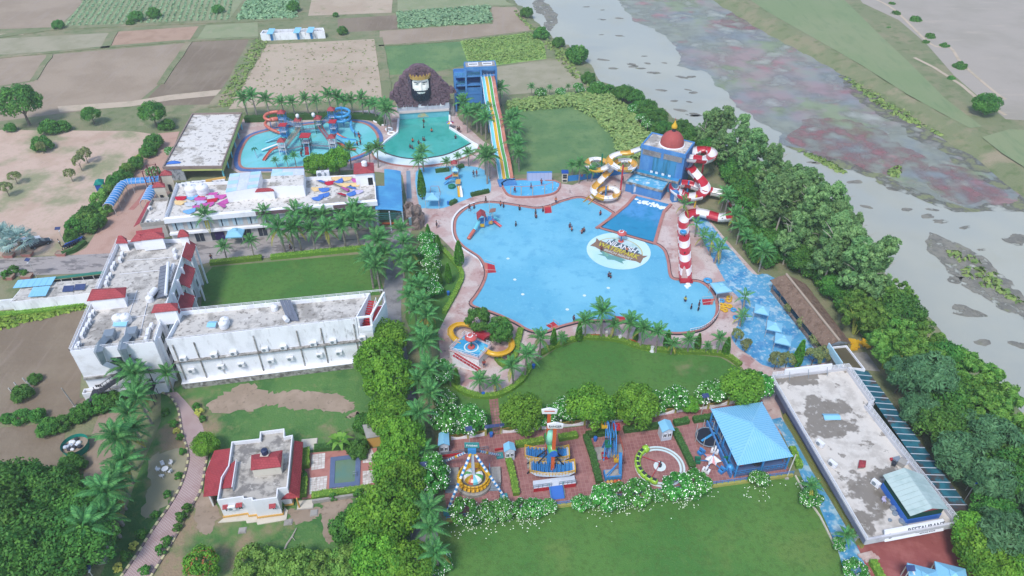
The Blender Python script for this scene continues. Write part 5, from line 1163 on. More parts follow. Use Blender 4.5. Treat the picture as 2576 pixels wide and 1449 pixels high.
for(x,y,h,mk)in((1945,900,7.4,'red_slide'),(1715,1205,3.4,'blue_metal'),(1830,1430,3.4,'yellow'),(1630,1340,3.3,'red_slide')):
 p=G(*z3f(x,y)); bars(rs_,'column',[(p,p+Vector((0,0,h)))],mk,.42)
for u,v,h in((1722,640,.6),(1721,600,.9),(1765,545,1.2),(1815,560,1.2)):p=G(u,v); bars(rs_,'column',[(p,p+Vector((0,0,h)))],'dark_metal',.3)
b=MB(); b.box(G(1725,710)+Vector((0,0,.3)),(2.6,1.2,.6)); b.build('exit_pad',M['redpaint'],rs_)
b=MB(); p=G(1728,720); 
for i in range(16):b.lathe([(.35,0),(.2,.12),(0,.16)],p+Vector((rnd.gauss(0,.3),rnd.uniform(-.8,.8),.18)),7)
o=b.build('foam',M['foam']); stuff(o,'splash of white foam at the raft slide exit','foam')
o=thing('pool_ring','blue swim ring riding down the red and white raft slide','swim ring',G(1718.5,583,1.2)); b=MB(); b.tube([G(1719,583,1.4)+Vector((math.cos(a)*.55,math.sin(a)*.55,0))for a in[2*math.pi*k/16 for k in range(16)]],.25,8,closed=True); b.build('tube',M['blue_slide'],o,smooth=True); b=MB(); b.lathe([(0,-.1),(.4,-.1)],G(1719,583,1.4),12); b.build('floor',M['blue_metal'],o)
LC=G(1556,630,.2); LR=R(-33)
lg=thing('painted_logo','pale round painted sign in the pool reading NILANSH WATERPARK BEACH RESORT','sign',LC)
def LM(x,y,z):c,s=math.cos(LR),math.sin(LR); return Vector((LC.x+x*c-y*s,LC.y+x*s+y*c,LC.z+z))
def lpoly(name,pts,z,mat,h=.01):b=MB(); b.face([LM(x,y,z)for x,y in pts]); return b.build(name,mat,lg)
def ell(rx,ry,a0=0,a1=360,n=40,cy=0):return[(rx*math.cos(R(a0+(a1-a0)*k/n)),cy+ry*math.sin(R(a0+(a1-a0)*k/n)))for k in range(n+(0 if a1-a0==360 else 1))]
lpoly('disc',ell(6.9,6.9),0,mt('logo_ground',C(206,236,236),[(C(184,228,236),.12,.45,.65,.8)],.25))
lpoly('gold_arch',ell(5.4,5.0,0,180,30,-.3),.012,mt('logo_gold',C(196,190,130),(),.5)); lpoly('sky_arch',ell(5.15,4.75,0,180,30,-.3),.024,mt('logo_sky',C(196,224,228),[(C(150,190,170),.3,.5,.65,.7)],.4))
dk=mt('logo_slate',C(84,104,116),[(C(110,136,146),.3,.5,.7,.6)],.5)
lpoly('skyline',[(-4.4,.3),(-4.4,1.2),(-3.6,1.2),(-3.6,2.4),(-2.8,2.4),(-2.8,3.4),(-2.3,3.4),(-2.3,2.7),(2.6,2.5),(2.6,3.1),(3.1,3.1),(3.1,2.2),(3.9,2.2),(3.9,1.4),(4.5,1.4),(4.5,.3)],.036,dk)
lpoly('ribbon',[(-6.2,1.6),(-5.2,1.0),(-5.0,1.3),(-3,.8),(0,.6),(3,.8),(5.0,1.3),(5.2,1.0),(6.2,1.6),(5.7,.2),(6.0,-1.8),(4.9,-1.6),(3,-2.1),(0,-2.3),(-3,-2.1),(-4.9,-1.6),(-6.0,-1.8),(-5.7,.2)],.048,mt('logo_brown',C(146,116,96),[(C(120,94,80),.6,.5,.7,.6)],.5))
lpoly('palm_splash',[(-3.4,-2.4),(-2.2,-2.0),(-.6,-2.5),(.9,-2.1),(3.0,-2.4),(2.4,-3.2),(3.2,-3.9),(.8,-3.7),(-.5,-4.3),(-1.4,-3.6),(-3.2,-3.8),(-2.2,-3.1)],.036,mt('logo_palm',C(104,160,156),[(C(150,196,150),.5,.5,.6,.8)],.4))
def text(name,s,size,mat,MX,par,width=None,ext=.01):
 cu=bpy.data.curves.new('t','FONT'); cu.body=s; cu.size=size; cu.extrude=ext; cu.align_x='CENTER'; cu.align_y='CENTER'; cu.offset=size*.018
 to=bpy.data.objects.new('t',cu); COL.objects.link(to); bpy.context.view_layer.update()
 me=bpy.data.meshes.new_from_object(to.evaluated_get(bpy.context.evaluated_depsgraph_get())); bpy.data.objects.remove(to)
 if width:
  xs_=[v.co.x for v in me.vertices]; k=width/(max(xs_)-min(xs_))
  for v in me.vertices:v.co.x*=k
 me.materials.clear(); me.materials.append(mat); me.name=name
 return put(name,me,par,MX)
def LMat(x,y,z):return Matrix.Translation(LM(x,y,z))@Matrix.Rotation(LR,4,'Z')
yl=mt('logo_yellow',C(206,196,60),(),.5)
text('lettering','NILANSH',2.3,M['white_clean'],LMat(0,1.55,.06),lg,6.8); text('lettering','WATERPARK',2.1,yl,LMat(0,-.15,.07),lg,9.6); text('lettering','BEACH RESORT',1.0,mt('logo_pale',C(206,206,196),(),.5),LMat(.6,-1.5,.07),lg,6.6)
def mushroom(lab,base,h,r,capm,stem,dots=True):
 o=thing('mushroom_fountain',lab,'fountain',base)
 b=MB(); b.tube([base,base+Vector((0,0,h))],.12,8); b.build('stem',M[stem],o)
 b=MB(); b.lathe([(.02,h-.02),(r*.9,h-.12),(r,h+.02),(r*.9,h+.22),(r*.55,h+.46),(r*.2,h+.56),(0,h+.58)],base,20); b.build('cap',capm,o,smooth=True)
 b=MB(); b.lathe([(.7,.02),(.6,.25),(.2,.3)],base,14); b.build('foot',capm,o)
 if dots:
  q=MB(); q.lathe([(.13,0),(.11,.05),(0,.06)],(0,0,0),8); me=q.mesh('dot',M['white_clean'])
  for k in range(16):
   a=k*2.4; f=.25+.62*((k*.618)%1); x=r*f; zz=h+.58-.52*f**2.2
   put('dot',me,o,Matrix.Translation(base+Vector((x*math.cos(a),x*math.sin(a),zz))))
dotm=mt('mushroom_pink',C(206,96,92),(),.5)
mushroom('pink spotted mushroom fountain standing beside the painted logo',G(1562,608,.1),2.2,1.1,dotm,'blue_metal')
pf=thing('slide_platform','white raised platform with blue floor at the head of the two yellow slides','platform',G(*z6f(920,1175)))
PZ=2.1
PQ2=[G(*z6f(440,900),PZ),G(*z6f(910,1040),PZ),G(*z6f(1100,820),PZ),G(*z6f(680,640),PZ)]
b=MB(); b.prism(PQ2,0,PZ-.1); b.build('base',M['white'],pf)
b=MB(); b.prism([bil(PQ2,.04,.04),bil(PQ2,.96,.04),bil(PQ2,.96,.96),bil(PQ2,.04,.96)],PZ-.1,PZ-.02); b.build('floor',mt('swirl_blue_floor',C(64,164,214),[(C(120,206,232),.5,.5,.6,.8)],.25),pf)
b=MB(); b.ribbon(PQ2,.35,PZ-.12,PZ+.06,True); b.build('rim',mt('pink_rim',C(214,186,186),(),.7),pf)
c_=bil(PQ2,.52,.5,PZ)
b=MB(); b.lathe([(1.1,0),(1.35,0)],c_,24); b.lathe([(0,.01),(.3,.01)],c_,16); b.build('floor_ring',M['apron'],pf)
railing(pf,[PQ2[0],PQ2[1],bil(PQ2,1,.55)],PZ,.8,'white_clean',.8); railing(pf,[PQ2[0],bil(PQ2,0,.5)],PZ,.8,'white_clean',.8); railing(pf,[bil(PQ2,.2,1),PQ2[3],bil(PQ2,0,.85)],PZ,.8,'white_clean',.5); railing(pf,[bil(PQ2,.85,1),PQ2[2],bil(PQ2,1,.8)],PZ,.8,'white_clean',.5)
e_,n2=wn(PQ2[0],PQ2[1]); Lp=(PQ2[1]-PQ2[0]).length
a_=PQ2[0]+e_*Lp*.2+n2*.75; c2_=PQ2[0]+e_*Lp*1.08+n2*.75
flight(pf,(c2_.x,c2_.y,.1),(a_.x,a_.y,PZ),1.2,14,'white_clean',True,'redpaint')
b=MB(); b.idx([(c2_.x,c2_.y,0),(a_.x,a_.y,0),(a_.x,a_.y,PZ-.3)],[(0,1,2)]); b.v+=[tuple(Vector(p)+n2*.62)for p in b.v[:3]]; b.f+=[(5,4,3),(0,2,5,3)]; b.mi+=[0,0]; b.va+=[.5,.5]; b.build('stair_wall',M['white'],pf)
mushroom('red spotted mushroom fountain on the yellow slide platform',c_,2.3,1.15,dotm,'green_metal')
for lab,pts in(('left yellow slide curling round the white platform',[(640,755,2.2),(540,725,2.1),(465,650,1.9),(455,560,1.7),(530,495,1.5),(650,475,1.3),(770,500,1.1),(860,515,.9),(950,500,.7),(1030,480,.5)]),('right yellow slide curling from the white platform',[(975,880,2.2),(1080,940,2.1),(1200,965,2.0),(1340,940,1.8),(1435,865,1.6),(1440,770,1.4),(1390,690,1.2),(1350,610,1.0),(1370,540,.7),(1420,480,.4)])):
 o=thing('open_slide',lab,'water slide',G(*z6f(pts[-1][0],pts[-1][1]))); P=chute(o,Z3(pts,z6f),.55,[('yellow_slide','yellow_slide')],5)
 bars(o,'post',[(p-Vector((0,0,.5)),(p.x,p.y,0))for p in P[4:-4:5]],'blue_metal',.12)
o=thing('wide_slide','wide red slide from the white platform down to the pool','water slide',G(*z6f(1200,560)))
q=[G(*z6f(800,640),2.15),G(*z6f(985,740),2.15),G(*z6f(1120,655),1.3),G(*z6f(990,530),1.3)]
e1=q[3]+(q[3]-q[0])*.55; e2=q[2]+(q[2]-q[1])*.55; e1 .z=e2 .z=.4
for A_,B_,C_,D_ in((q[0],q[1],q[2],q[3]),(q[3],q[2],e2,e1)):
 b=MB(); V=[A_,B_,C_,D_]; b.idx(V+[p-Vector((0,0,.12))for p in V],[(0,1,2,3),(7,6,5,4),(0,4,5,1),(1,5,6,2),(2,6,7,3),(3,7,4,0)]); b.build('slide_bed',M['red_slide'],o,fix=True)
for p0,p1 in((q[0],q[3]),(q[3],e1),(q[1],q[2]),(q[2],e2)):b=MB(); b.bar(p0+Vector((0,0,.15)),p1+Vector((0,0,.15)),.14,.4); b.build('side_rail',M['red_slide'],o)
# =========================== play towers in the play pool
def solid(V,name,mat,par,th=.1):
 b=MB(); n=len(V); b.idx(list(V)+[p-Vector((0,0,th))for p in V],[tuple(range(n)),tuple(range(2*n-1,n-1,-1))]+[(i,n+i,n+(i+1)%n,(i+1)%n)for i in range(n)]); return b.build(name,M[mat]if isinstance(mat,str)else mat,par,fix=True)
def play_tower(lab,x,y,z,post,roofm='redtile',w=1.7,pyr=True,f=z1f,decks=2):
 c=G(*f(x,y),z); base=Vector((c.x,c.y,0)); o=thing('play_tower',lab,'play tower',base,'play towers')
 q=[base+Vector((sx*w/2,sy*w/2,0))for sx,sy in((-1,-1),(1,-1),(1,1),(-1,1))]
 b=MB()
 if pyr:b.hip(q,z-.4,.9,.25,0,.1)
 else:b.prism([base+(p-base)*1.2 for p in q],z-.2,z)
 b.build('roof',M[roofm],o)
 bars(o,'post',[(p,p+Vector((0,0,z-.4)))for p in q],post,.16)
 for k in range(decks):
  zz=(z-.6)*(k+1)/(decks+1); b=MB(); b.prism(q,zz-.1,zz); b.build('deck',M['sheet_grey']if k else M['blue_metal'],o)
  railing(o,[q[0],q[1],q[2],q[3],q[0]],zz,.7,post,.45,'railing',.025)
 return o,base
TT={}
for k,(lab,x,y,z,post,rf,pyr)in dict(a=('blue-posted play tower at the head of the coral tube slide',690,250,5.6,'blue_metal','redtile',True),b=('second blue play tower in front of the coral slide tower',720,495,4.4,'blue_metal','redpaint',False),c=('grey play tower with white bucket left of the bridge',990,385,5.0,'grey_metal','redtile',True),d=('green-posted play tower with white bucket right of the bridge',1355,350,5.0,'green_metal','redtile',True),e=('tallest blue play tower at the head of the blue spiral slide',1600,195,6.2,'blue_metal','redtile',True),f=('blue play tower in front of the blue spiral slide tower',1630,435,4.4,'blue_metal','redpaint',False),g=('white-posted play tower with red roof at the front left of the play pool',690,765,4.6,'white_clean','redtile',True),h=('central play tower with flat red roof above the red steps',1130,690,4.2,'dark_metal','redpaint',False),i=('white-posted play tower with pink roof above the wide aqua slide',1610,695,4.6,'white_clean','redtile',True)).items():
 TT[k]=play_tower(lab,x,y,z,post,rf,1.7 if k!='h' else 2.2,pyr)
o=thing('tube_slide','coral red closed tube slide spiralling down at the left of the play pool','water slide',G(*z1f(700,660)))
pp=Z3([(640,262,4.4),(520,275,4.2),(415,315,4.0),(390,375,3.7),(460,412,3.4),(560,415,3.2),(640,400,3.0),(590,385,2.8),(500,400,2.6),(430,435,2.3),(400,495,2.0),(455,550,1.6),(540,600,1.2),(640,640,.8),(700,660,.6)],z1f)
P=resample(catmull(pp,6,False),.5)
for i in range(0,len(P)-1,5):b=MB(); b.tube(P[i:i+6],.42,10); b.build('tube_section',M['coral_slide'],o,smooth=True)
bars(o,'post',[(p,(p.x,p.y,0))for p in P[6:-4:8]],'blue_metal',.14)
o=thing('tube_slide','light blue spiral tube slide at the right of the play pool','water slide',G(*z1f(2130,700)))
cx,cy=G(*z1f(1800,262),4.6).xy; pp=[G(*z1f(1660,225),5.0)]
for k in range(26):
 a=math.radians(150-k*30*.93); pp.append(Vector((cx+2.1*math.cos(a),cy+2.1*math.sin(a),4.9-k*.11)))
pp+=Z3([(1950,430,1.9),(1965,520,1.5),(1995,600,1.1),(2060,655,.7),(2130,695,.5)],z1f)
P=resample(catmull(pp,5,False),.5)
for i in range(0,len(P)-1,6):b=MB(); b.tube(P[i:i+7],.38,10); b.build('tube_section',M['blue_slide'],o,smooth=True)
bars(o,'post',[((cx,cy,0),(cx,cy,6.2))],'blue_metal',.3); bars(o,'arm',[((cx,cy,z_),(cx+2.1*math.cos(a),cy+2.1*math.sin(a),z_))for z_,a in((4.6,.5),(4.2,2.4),(3.8,4.2),(3.0,1.2),(2.6,3.4))],'blue_metal',.1)
for lab,pts,r,ms in(('aqua open slide dipping left from the second blue tower',[(690,690,1.6),(560,750,1.1),(400,812,.5)],.4,[('aqua_slide','aqua_slide')]),('aqua and white slide at the front left of the play pool',[(630,850,2.0),(480,905,1.2),(330,965,.5)],.5,[('aqua_slide','white_slide')]),('coral slide bending down at the front left of the play pool',[(640,905,1.9),(560,930,1.6),(490,985,1.2),(430,1060,.8),(375,1145,.45)],.42,[('coral_slide','coral_slide')]),('pink slide between the blue spiral and the wide aqua slide',[(1700,655,1.8),(1790,710,1.2),(1890,750,.5)],.4,[('red_slide','coral_slide')]),('coral slide curving right below the wide aqua slide',[(1680,825,1.9),(1770,845,1.5),(1850,905,1.1),(1950,940,.7),(2060,950,.45)],.42,[('coral_slide','coral_slide')])):
 o=thing('open_slide',lab,'water slide',G(*z1f(pts[-1][0],pts[-1][1]))); P=chute(o,Z3(pts,z1f),r,ms,5,step=.5)
 bars(o,'post',[(p-Vector((0,0,.3)),(p.x,p.y,0))for p in P[3:-2:4]],'grey_metal',.1)
o=thing('wide_slide','wide pale aqua slide at the right of the play pool','water slide',G(*z1f(2060,850)))
E_=[(Z3([(1700,690,2.3),(1700,770,2.3)],z1f)),(Z3([(1810,750,1.3),(1830,840,1.3)],z1f)),(Z3([(1940,775,.8),(1950,860,.8)],z1f)),(Z3([(2065,785,.5),(2060,865,.5)],z1f))]
for i in range(3):solid([E_[i][0],E_[i][1],E_[i+1][1],E_[i+1][0]],'slide_bed','aqua_slide',o)
for j in(0,1):
 for i in range(3):b=MB(); b.bar(E_[i][j]+Vector((0,0,.15)),E_[i+1][j]+Vector((0,0,.15)),.12,.3); b.build('side_rail',M['blue_slide'],o)
def bridge(lab,p0,p1,w=.9,post='grey_metal',ringed=True):
 o=thing('play_bridge',lab,'bridge',Vector((p0 .x,p0 .y,0)),'play bridges'); d=p1-p0; sd=Vector((d.y,-d.x,0)).normalized()*w/2
 solid([p0-sd,p0+sd,p1+sd,p1-sd],'bridge_deck','grey_metal',o)
 for s in(-1,1):
  b=MB(); n=max(2,int(d.length/.8))
  for k in range(n+1):q=lerp(p0,p1,k/n)+sd*s; b.bar(q,q+Vector((0,0,.9)),.05)
  for zz in(.45,.9):b.bar(p0+sd*s+Vector((0,0,zz)),p1+sd*s+Vector((0,0,zz)),.05)
  b.build('handrail',M[post],o)
def tb(k,z):q=TT[k][1].copy(); q.z=z; return q
bridge('sloping bridge from the coral slide tower to the grey play tower',tb('a',3.3),tb('c',2.0),post='blue_metal'); bridge('sloping bridge from the tall blue tower to the green play tower',tb('e',3.8),tb('d',2.0),post='blue_metal')
bridge('low level bridge from the white front left tower to the central tower',tb('g',1.4),tb('h',1.4)); bridge('low level bridge from the central tower to the pink-roofed tower',tb('h',1.4),tb('i',1.4))
bridge('bridge between the grey and green play towers',tb('c',1.6),tb('d',1.6)); bridge('bridge from the grey play tower down to the white front left tower',tb('c',1.8),tb('g',1.5),post='ochre'); bridge('bridge from the green play tower to the pink-roofed tower',tb('d',1.8),tb('i',1.5),post='redpaint')
bridge('bridge from the coral slide tower to the second blue tower',tb('a',2.8),tb('b',1.6),post='blue_metal'); bridge('bridge from the tall blue tower to the blue tower before it',tb('e',3),tb('f',1.6),post='blue_metal')
sp=thing('play_steps','red steps leading up to the central play tower','steps',G(*z1f(1170,1060)))
hb=TT['h'][1]; flight(sp,G(*z1f(1168,1055),.15),Vector((hb.x+.2,hb.y-1.2,1.4)),1.3,8,'aqua_slide',True,'redpaint')
for lab,x,y,z in(('left white tipping bucket over the play pool',990,345,5.9),('right white tipping bucket over the play pool',1280,325,5.7)):
 c=G(*z1f(x,y),z); o=thing('tipping_bucket',lab,'bucket',(c.x,c.y,0),'tipping buckets'); b=MB(); b.lathe([(0,-.5),(.35,-.45),(.5,.1),(.42,.5),(.2,.65),(0,.65)],c,14); b.build('bucket',M['white_clean'],o,smooth=True)
 bars(o,'post',[((c.x,c.y,0),c-Vector((0,0,.4)))],'grey_metal',.14)
o=thing('spray_palm','small metal spray palm standing in the play pool','spray feature',G(*z1f(260,1105)))
p=G(*z1f(258,1105),.2); b=MB(); b.tube([p,p+Vector((-.2,0,1.4)),p+Vector((-.25,0,2.6))],[.2,.13,.1],8); b.build('stem',M['sheet_light'],o)
for k in range(6):a=k*math.pi/3; b=MB(); t=p+Vector((-.25,0,2.6)); b.tube([t,t+Vector((math.cos(a)*.5,math.sin(a)*.5,.15)),t+Vector((math.cos(a)*.95,math.sin(a)*.95,-.35))],[.12,.16,.03],5); b.build('metal_leaf',M['green_metal'],o)
o=thing('pool_play_tower','red-roofed play tower with tube slide standing in the main pool','play tower',G(1226,566))
tl=lambda x,y:(644+x/4,362+y/4)
q=[G(*tl(2230,770),2.6),G(*tl(2310,745),2.6),G(*tl(2300,690),2.6),G(*tl(2225,710),2.6)]
b=MB(); b.gable(q,2.9,.8,.25); b.build('roof',M['redtile'],o)
for x,y,h in((2240,830,2.9),(2300,820,2.9),(2330,790,2.6),(2375,770,2.6),(2350,700,4),(2385,720,3)):p=G(*tl(x,y+20),.1); bars(o,'post',[(p,p+Vector((0,0,h)))],'pole',.15)
q=GP([tl(2255,800),tl(2400,770),tl(2380,720),tl(2240,750)],1.3); solid(q,'deck','blue_metal',o)
for k,(x,y,mk)in enumerate(((2275,820,'yellow'),(2320,805,'blue_metal'),(2360,790,'ochre'))):p=G(*tl(x,y),1.0); b=MB(); b.box(p,(.9,.08,.8)); b.build('side_panel',M[mk],o)
P=resample(catmull(Z3([(2245,775,1.9),(2225,815,1.6),(2200,860,1.2),(2170,905,.8),(2138,955,.45)],tl),6,False),.4)
h=len(P)//2; b=MB(); b.tube(P[:h+1],.42,10); b.build('tube_section',M['aqua_slide'],o,smooth=True); b=MB(); b.tube(P[h:],.42,10); b.build('tube_section',M['coral_slide'],o,smooth=True)
chute(o,Z3([(2375,760,1.5),(2420,795,.9),(2465,830,.4)],tl),.35,[('red_slide','red_slide')],6,step=.4); chute(o,Z3([(2400,735,1.5),(2430,750,1.0),(2450,765,.5)],tl),.35,[('aqua_slide','aqua_slide')],6,step=.4)
b=MB(); pa,pc=G(*tl(2350,700),3.6),G(*tl(2190,695),.4); b.tube([pa,lerp(pa,pc,.3)+Vector((0,0,.6)),lerp(pa,pc,.7)+Vector((0,0,.5)),pc],.05,6); b.build('spray_pipe',M['pole'],o)
q=GP([tl(2345,690),tl(2410,680),tl(2415,645),tl(2360,650)],3.2); solid(q,'upper_roof',mt('brown_roof',C(150,110,100),(),.7),o)
o=thing('toddler_play_set','small play tower with red, blue, yellow and white slides on the toddler splash floor','play set',G(1150,470))
for x,y,h,rf in((2000,300,3.2,'redtile'),(2010,360,2.8,'blue_roof')):
 p=G(*tl(x,y)); q=[p+Vector((sx*.7,sy*.7,0))for sx,sy in((-1,-1),(1,-1),(1,1),(-1,1))]; b=MB(); b.hip(q,h,.8,.15,0); b.build('roof',M[rf],o); bars(o,'post',[(v_,v_+Vector((0,0,h)))for v_ in q],'pole',.1); b=MB(); b.prism(q,1.3,1.4); b.build('deck',M['ochre'],o)
q=[G(*tl(2030,395)),G(*tl(2055,440))]; b=MB(); b.box(q[0]+Vector((.2,-1,1.0)),(1.2,2.2,.12)); b.build('deck',M['ochre'],o)
for pts,ms in(([(1990,300,1.5),(1950,325,.9),(1900,350,.3)],('red_slide','red_slide')),([(2000,350,1.5),(1960,355,1.2),(1915,385,.7),(1895,405,.35)],('blue_slide','blue_slide')),([(2035,420,1.5),(2040,470,.9),(2045,530,.3)],('yellow_slide','yellow_slide')),([(2050,420,1.5),(2062,470,.9),(2070,530,.3)],('white_slide','white_slide'))):
 chute(o,Z3(pts,tl),.33,[ms],9,step=.4)
b=MB(); p=G(*tl(1970,440)); b.lathe([(.9,.1),(.95,.6),(.5,.9),(.1,1)],p,10); b.build('climber',M['green_metal'],o)
o=thing('swing_frame','pink steel swing frame behind the blue tent on the toddler floor','swing',G(1095,488)); p=G(1095,488)
bars(o,'leg',[(p+Vector((sx*1.0+sx*.3,sy*.6,0)),p+Vector((sx*.9,0,2.2)))for sx in(-1,1)for sy in(-1,1)],'coral_slide',.08); bars(o,'top_bar',[(p+Vector((-.9,0,2.2)),p+Vector((.9,0,2.2)))],'coral_slide',.08); b=MB(); b.box(p+Vector((0,0,.6)),(.5,.25,.05)); b.build('seat',M['blue_metal'],o)
o=thing('screen_wall','lilac tiled screen wall behind the small rain pool','wall',G(1357,457)); a,c=G(1325,458),G(1388,457); b=MB(); b.prism([a,c,c+Vector((0,.4,0)),a+Vector((0,.4,0))],0,2.6); b.build('tiled_face',mt('lilac_tile',C(190,190,214),(),.5,brick=(C(160,164,190),0,1,.3,.04,.8)),o); b=MB(); b.bar(a+Vector((0,.2,2.65)),c+Vector((0,.2,2.65)),.5,.12); b.build('coping',M['blue_metal'],o)
o=thing('spray_arch','pole frame with sprays standing in the small rain pool','spray frame',G(1330,485))
PP=GP([(1285,490),(1311,491),(1340,490),(1370,487),(1390,480)],.3); bars(o,'post',[(p,p+Vector((0,0,2.4)))for p in PP],'ochre',.14); bars(o,'rail',[(PP[i]+Vector((0,0,2.4)),PP[i+1]+Vector((0,0,2.4)))for i in range(4)],'coral_slide',.1)
o=thing('kiosk','cream kiosk with blue roof beside the lilac screen wall','kiosk',G(1419,455)); p=G(1420,456); b=MB(); b.box(p+Vector((0,0,1.3)),(1.4,1.2,2.6)); b.build('booth_wall',M['cream'],o); b=MB(); b.box(p+Vector((0,0,2.7)),(1.7,1.5,.25)); b.build('roof',M['tarp_blue'],o)
for z_ in(.5,1.4,2.0):b=MB(); b.box(p+Vector((0,-.62,z_)),(1.0,.08,.5)); b.build('shelf_opening',M['dark_metal'],o)
o=thing('hoarding','low blue painted hoarding behind the spiral slide','hoarding',G(1500,447)); b=MB(); b.ribbon(GP([(1428,456),(1500,448),(1600,433)]),.2,0,1.5); b.build('boards',mt('painted_hoarding',C(60,140,210),[(C(60,160,120),.3,.56,.6,.9),(C(200,90,110),.35,.62,.66,.9)],.6),o)
p_=proto('canopy_tent','x','tent','blue square canopy tents')
b=MB(); q=[Vector((sx*1.35,sy*1.35,0))for sx,sy in((-1,-1),(1,-1),(1,1),(-1,1))]; b.hip(q,2.3,.75,.1,0,.22); b.build('canopy',M['blue_roof'],p_)
b=MB(); b.hip([v_*.32 for v_ in q],2.95,.25,0,0,.1); b.build('vent_cap',M['blue_roof'],p_)
for v_ in q:b=MB(); b.bar(v_,v_+Vector((0,0,2.3)),.08); b.build('pole',M['pole'],p_)
TENT=Placer(p_)
for u,v,a,s,lab in((1808,748,.2,1.15,'blue canopy tent over the pool steps beside the swim rings'),(1911,800,-.35,.95,'blue canopy tent furthest up the splash floor near the thatched hut'),(1942,842,-.35,.95,'middle blue canopy tent of the three beside the thatched hut'),(1963,876,-.35,1.0,'blue canopy tent nearest the row of trees on the splash floor'),(1090,518,0,1.15,'blue canopy tent on the toddler splash floor'),(600,612,.1,1.25,'blue canopy tent at the banquet building entrance'),(2305,1487,-.3,1.3,'left blue canopy tent on the red terrace below the restaurant'),(2374,1483,-.3,1.3,'right blue canopy tent on the red terrace below the restaurant')):
 TENT(G(u,v),a,s,lab)
rm={}
for nm,mk in(('yellow','yellow'),('blue','blue_slide')):
 q=MB(); q.tube([(math.cos(a)*.42,math.sin(a)*.42,.2)for a in[2*math.pi*k/16 for k in range(16)]],.2,8,closed=True); rm[nm]=q.mesh('swim_ring',M[mk],True)
for nm,x,y,lab in(('yellow',2185,105,'upper yellow swim ring right of the pool tent'),('yellow',2180,132,'second yellow swim ring right of the pool tent'),('yellow',2105,180,'left yellow swim ring in the row below the pool tent'),('yellow',2140,185,'middle yellow swim ring in the row below the pool tent'),('yellow',2187,193,'lone yellow swim ring at the right of the row below the tent'),('yellow',2113,215,'left of the two lowest yellow swim rings'),('yellow',2142,232,'right of the two lowest yellow swim rings'),('blue',2108,138,'blue swim ring just under the pool tent'),('blue',2228,230,'blue swim ring right of the yellow rings'),('blue',2250,305,'blue swim ring by the small palms at the splash floor edge')):
 o=put('swim_ring',rm[nm],None,Matrix.Translation(G(1288+x/4,724+y/4,.06))@Matrix.Rotation(rnd.random(),4,'Z')); tag(o,lab,'swim ring','swim rings lying on the deck')
o=put('swim_ring',rm['blue'],None,Matrix.Translation(G(1780,708,.06))); tag(o,'large blue double swim ring on the deck right of the raft slide exit','swim ring','swim rings lying on the deck'); o.scale=(1.5,1.5,1.2)
def poolsteps(lab,px):
 q=GP(px,.3); o=thing('pool_steps',lab,'steps',q[0],'red entry steps of the main pool')
 for k in range(4):
  a,c=k/4,(k+.96)/4; z_=.38-.05*k; solid([bil(q,0,a,z_),bil(q,1,a,z_),bil(q,1,c,z_),bil(q,0,c,z_)],'step','redpaint' if k else 'coral_slide',o,.25)
 for s in(0,1):b=MB(); a,c=bil(q,s,0,.3),bil(q,s,1,.1); b.tube([a,a+Vector((0,0,.8)),c+Vector((0,0,.7)),c],.04,6); b.build('handrail',M['pole'],o)
poolsteps('red entry steps at the left side of the main pool',[(1221,686),(1220,661),(1244,666),(1248,684)])
poolsteps('red entry steps at the top of the main pool',[(1366,519),(1385,517),(1388,534),(1370,536)])
poolsteps('red entry steps at the bottom left of the main pool',[(1388,826),(1405,821),(1392,808),(1374,818)])
poolsteps('red entry steps at the bottom middle of the main pool behind palms',[(1545,806),(1574,808),(1572,796),(1546,794)])
poolsteps('red entry steps at the right end of the main pool',[(1797,752),(1793,765),(1768,766),(1766,752)])
o=thing('beach_umbrella','striped beach umbrella at the right side wall of the wave pool','umbrella',G(1133,322)); p=G(1133,324); bars(o,'pole',[(p,p+Vector((0,0,2.1)))],'pole',.06)
b=MB()
for k in range(8):b.m=k%4; a0,a1=2*math.pi*k/8,2*math.pi*(k+1)/8; b.face([p+Vector((0,0,2.4)),p+Vector((math.cos(a0)*1.1,math.sin(a0)*1.1,1.9)),p+Vector((math.cos(a1)*1.1,math.sin(a1)*1.1,1.9))])
b.build('canopy',[M['cloth_royal'],M['yellow'],M['white_clean'],M['red_slide']],o)
rl=thing('pool_railing','white railing along the right end of the main pool','railing',G(1812,770))
railing(rl,catmull(GP([(1807,760),(1808,785),(1800,805),(1780,823),(1760,833),(1735,838)]),4,False),.1,1.0,'white_clean',1.5,'rail')
# =========================== ride court
z4f=lambda x,y:(1081.9+x*.1627,1017.5+y*.1627)
z5f=lambda x,y:(1468.3+x*.2125,1017.5+y*.2125)
def g4(x,y,z=0):return G(*z4f(x,y),z)
def g5(x,y,z=0):return G(*z5f(x,y),z)
HZ=7.8; hub=G(1187.7,1131,HZ); C0=Vector((hub.x,hub.y,0))
pr=thing('pendulum_ride','pendulum ride with striped legs and a ring of yellow seats','ride',C0)
blw=[M['white_slide'],M['blue_metal'],M['yellow']]
for k,ft in enumerate((G(1112.8,1167),G(1257,1148),G(1125,1290),G(1268,1252))):
 b=MB(); n=26
 for i in range(n):
  b.m=2 if i in(12,13)or(k>1 and i>22)else i%2; b.tube([lerp(ft+Vector((0,0,.3)),hub,i/n),lerp(ft+Vector((0,0,.3)),hub,(i+1)/n)],.2,8,cap=False)
 b.build('leg',blw,pr); b=MB(); b.box(ft+Vector((0,0,.15)),(1.1,1.1,.3),.2); b.build('foot',M['teal_metal'],pr)
b=MB(); b.tube([hub-Vector((1.1,0,0)),hub+Vector((1.1,0,0))],.45,12); b.build('axle',M['dark_metal'],pr)
b=MB(); b.box(hub,(1.2,.9,.9)); b.build('motor_head',M['blue_metal'],pr)
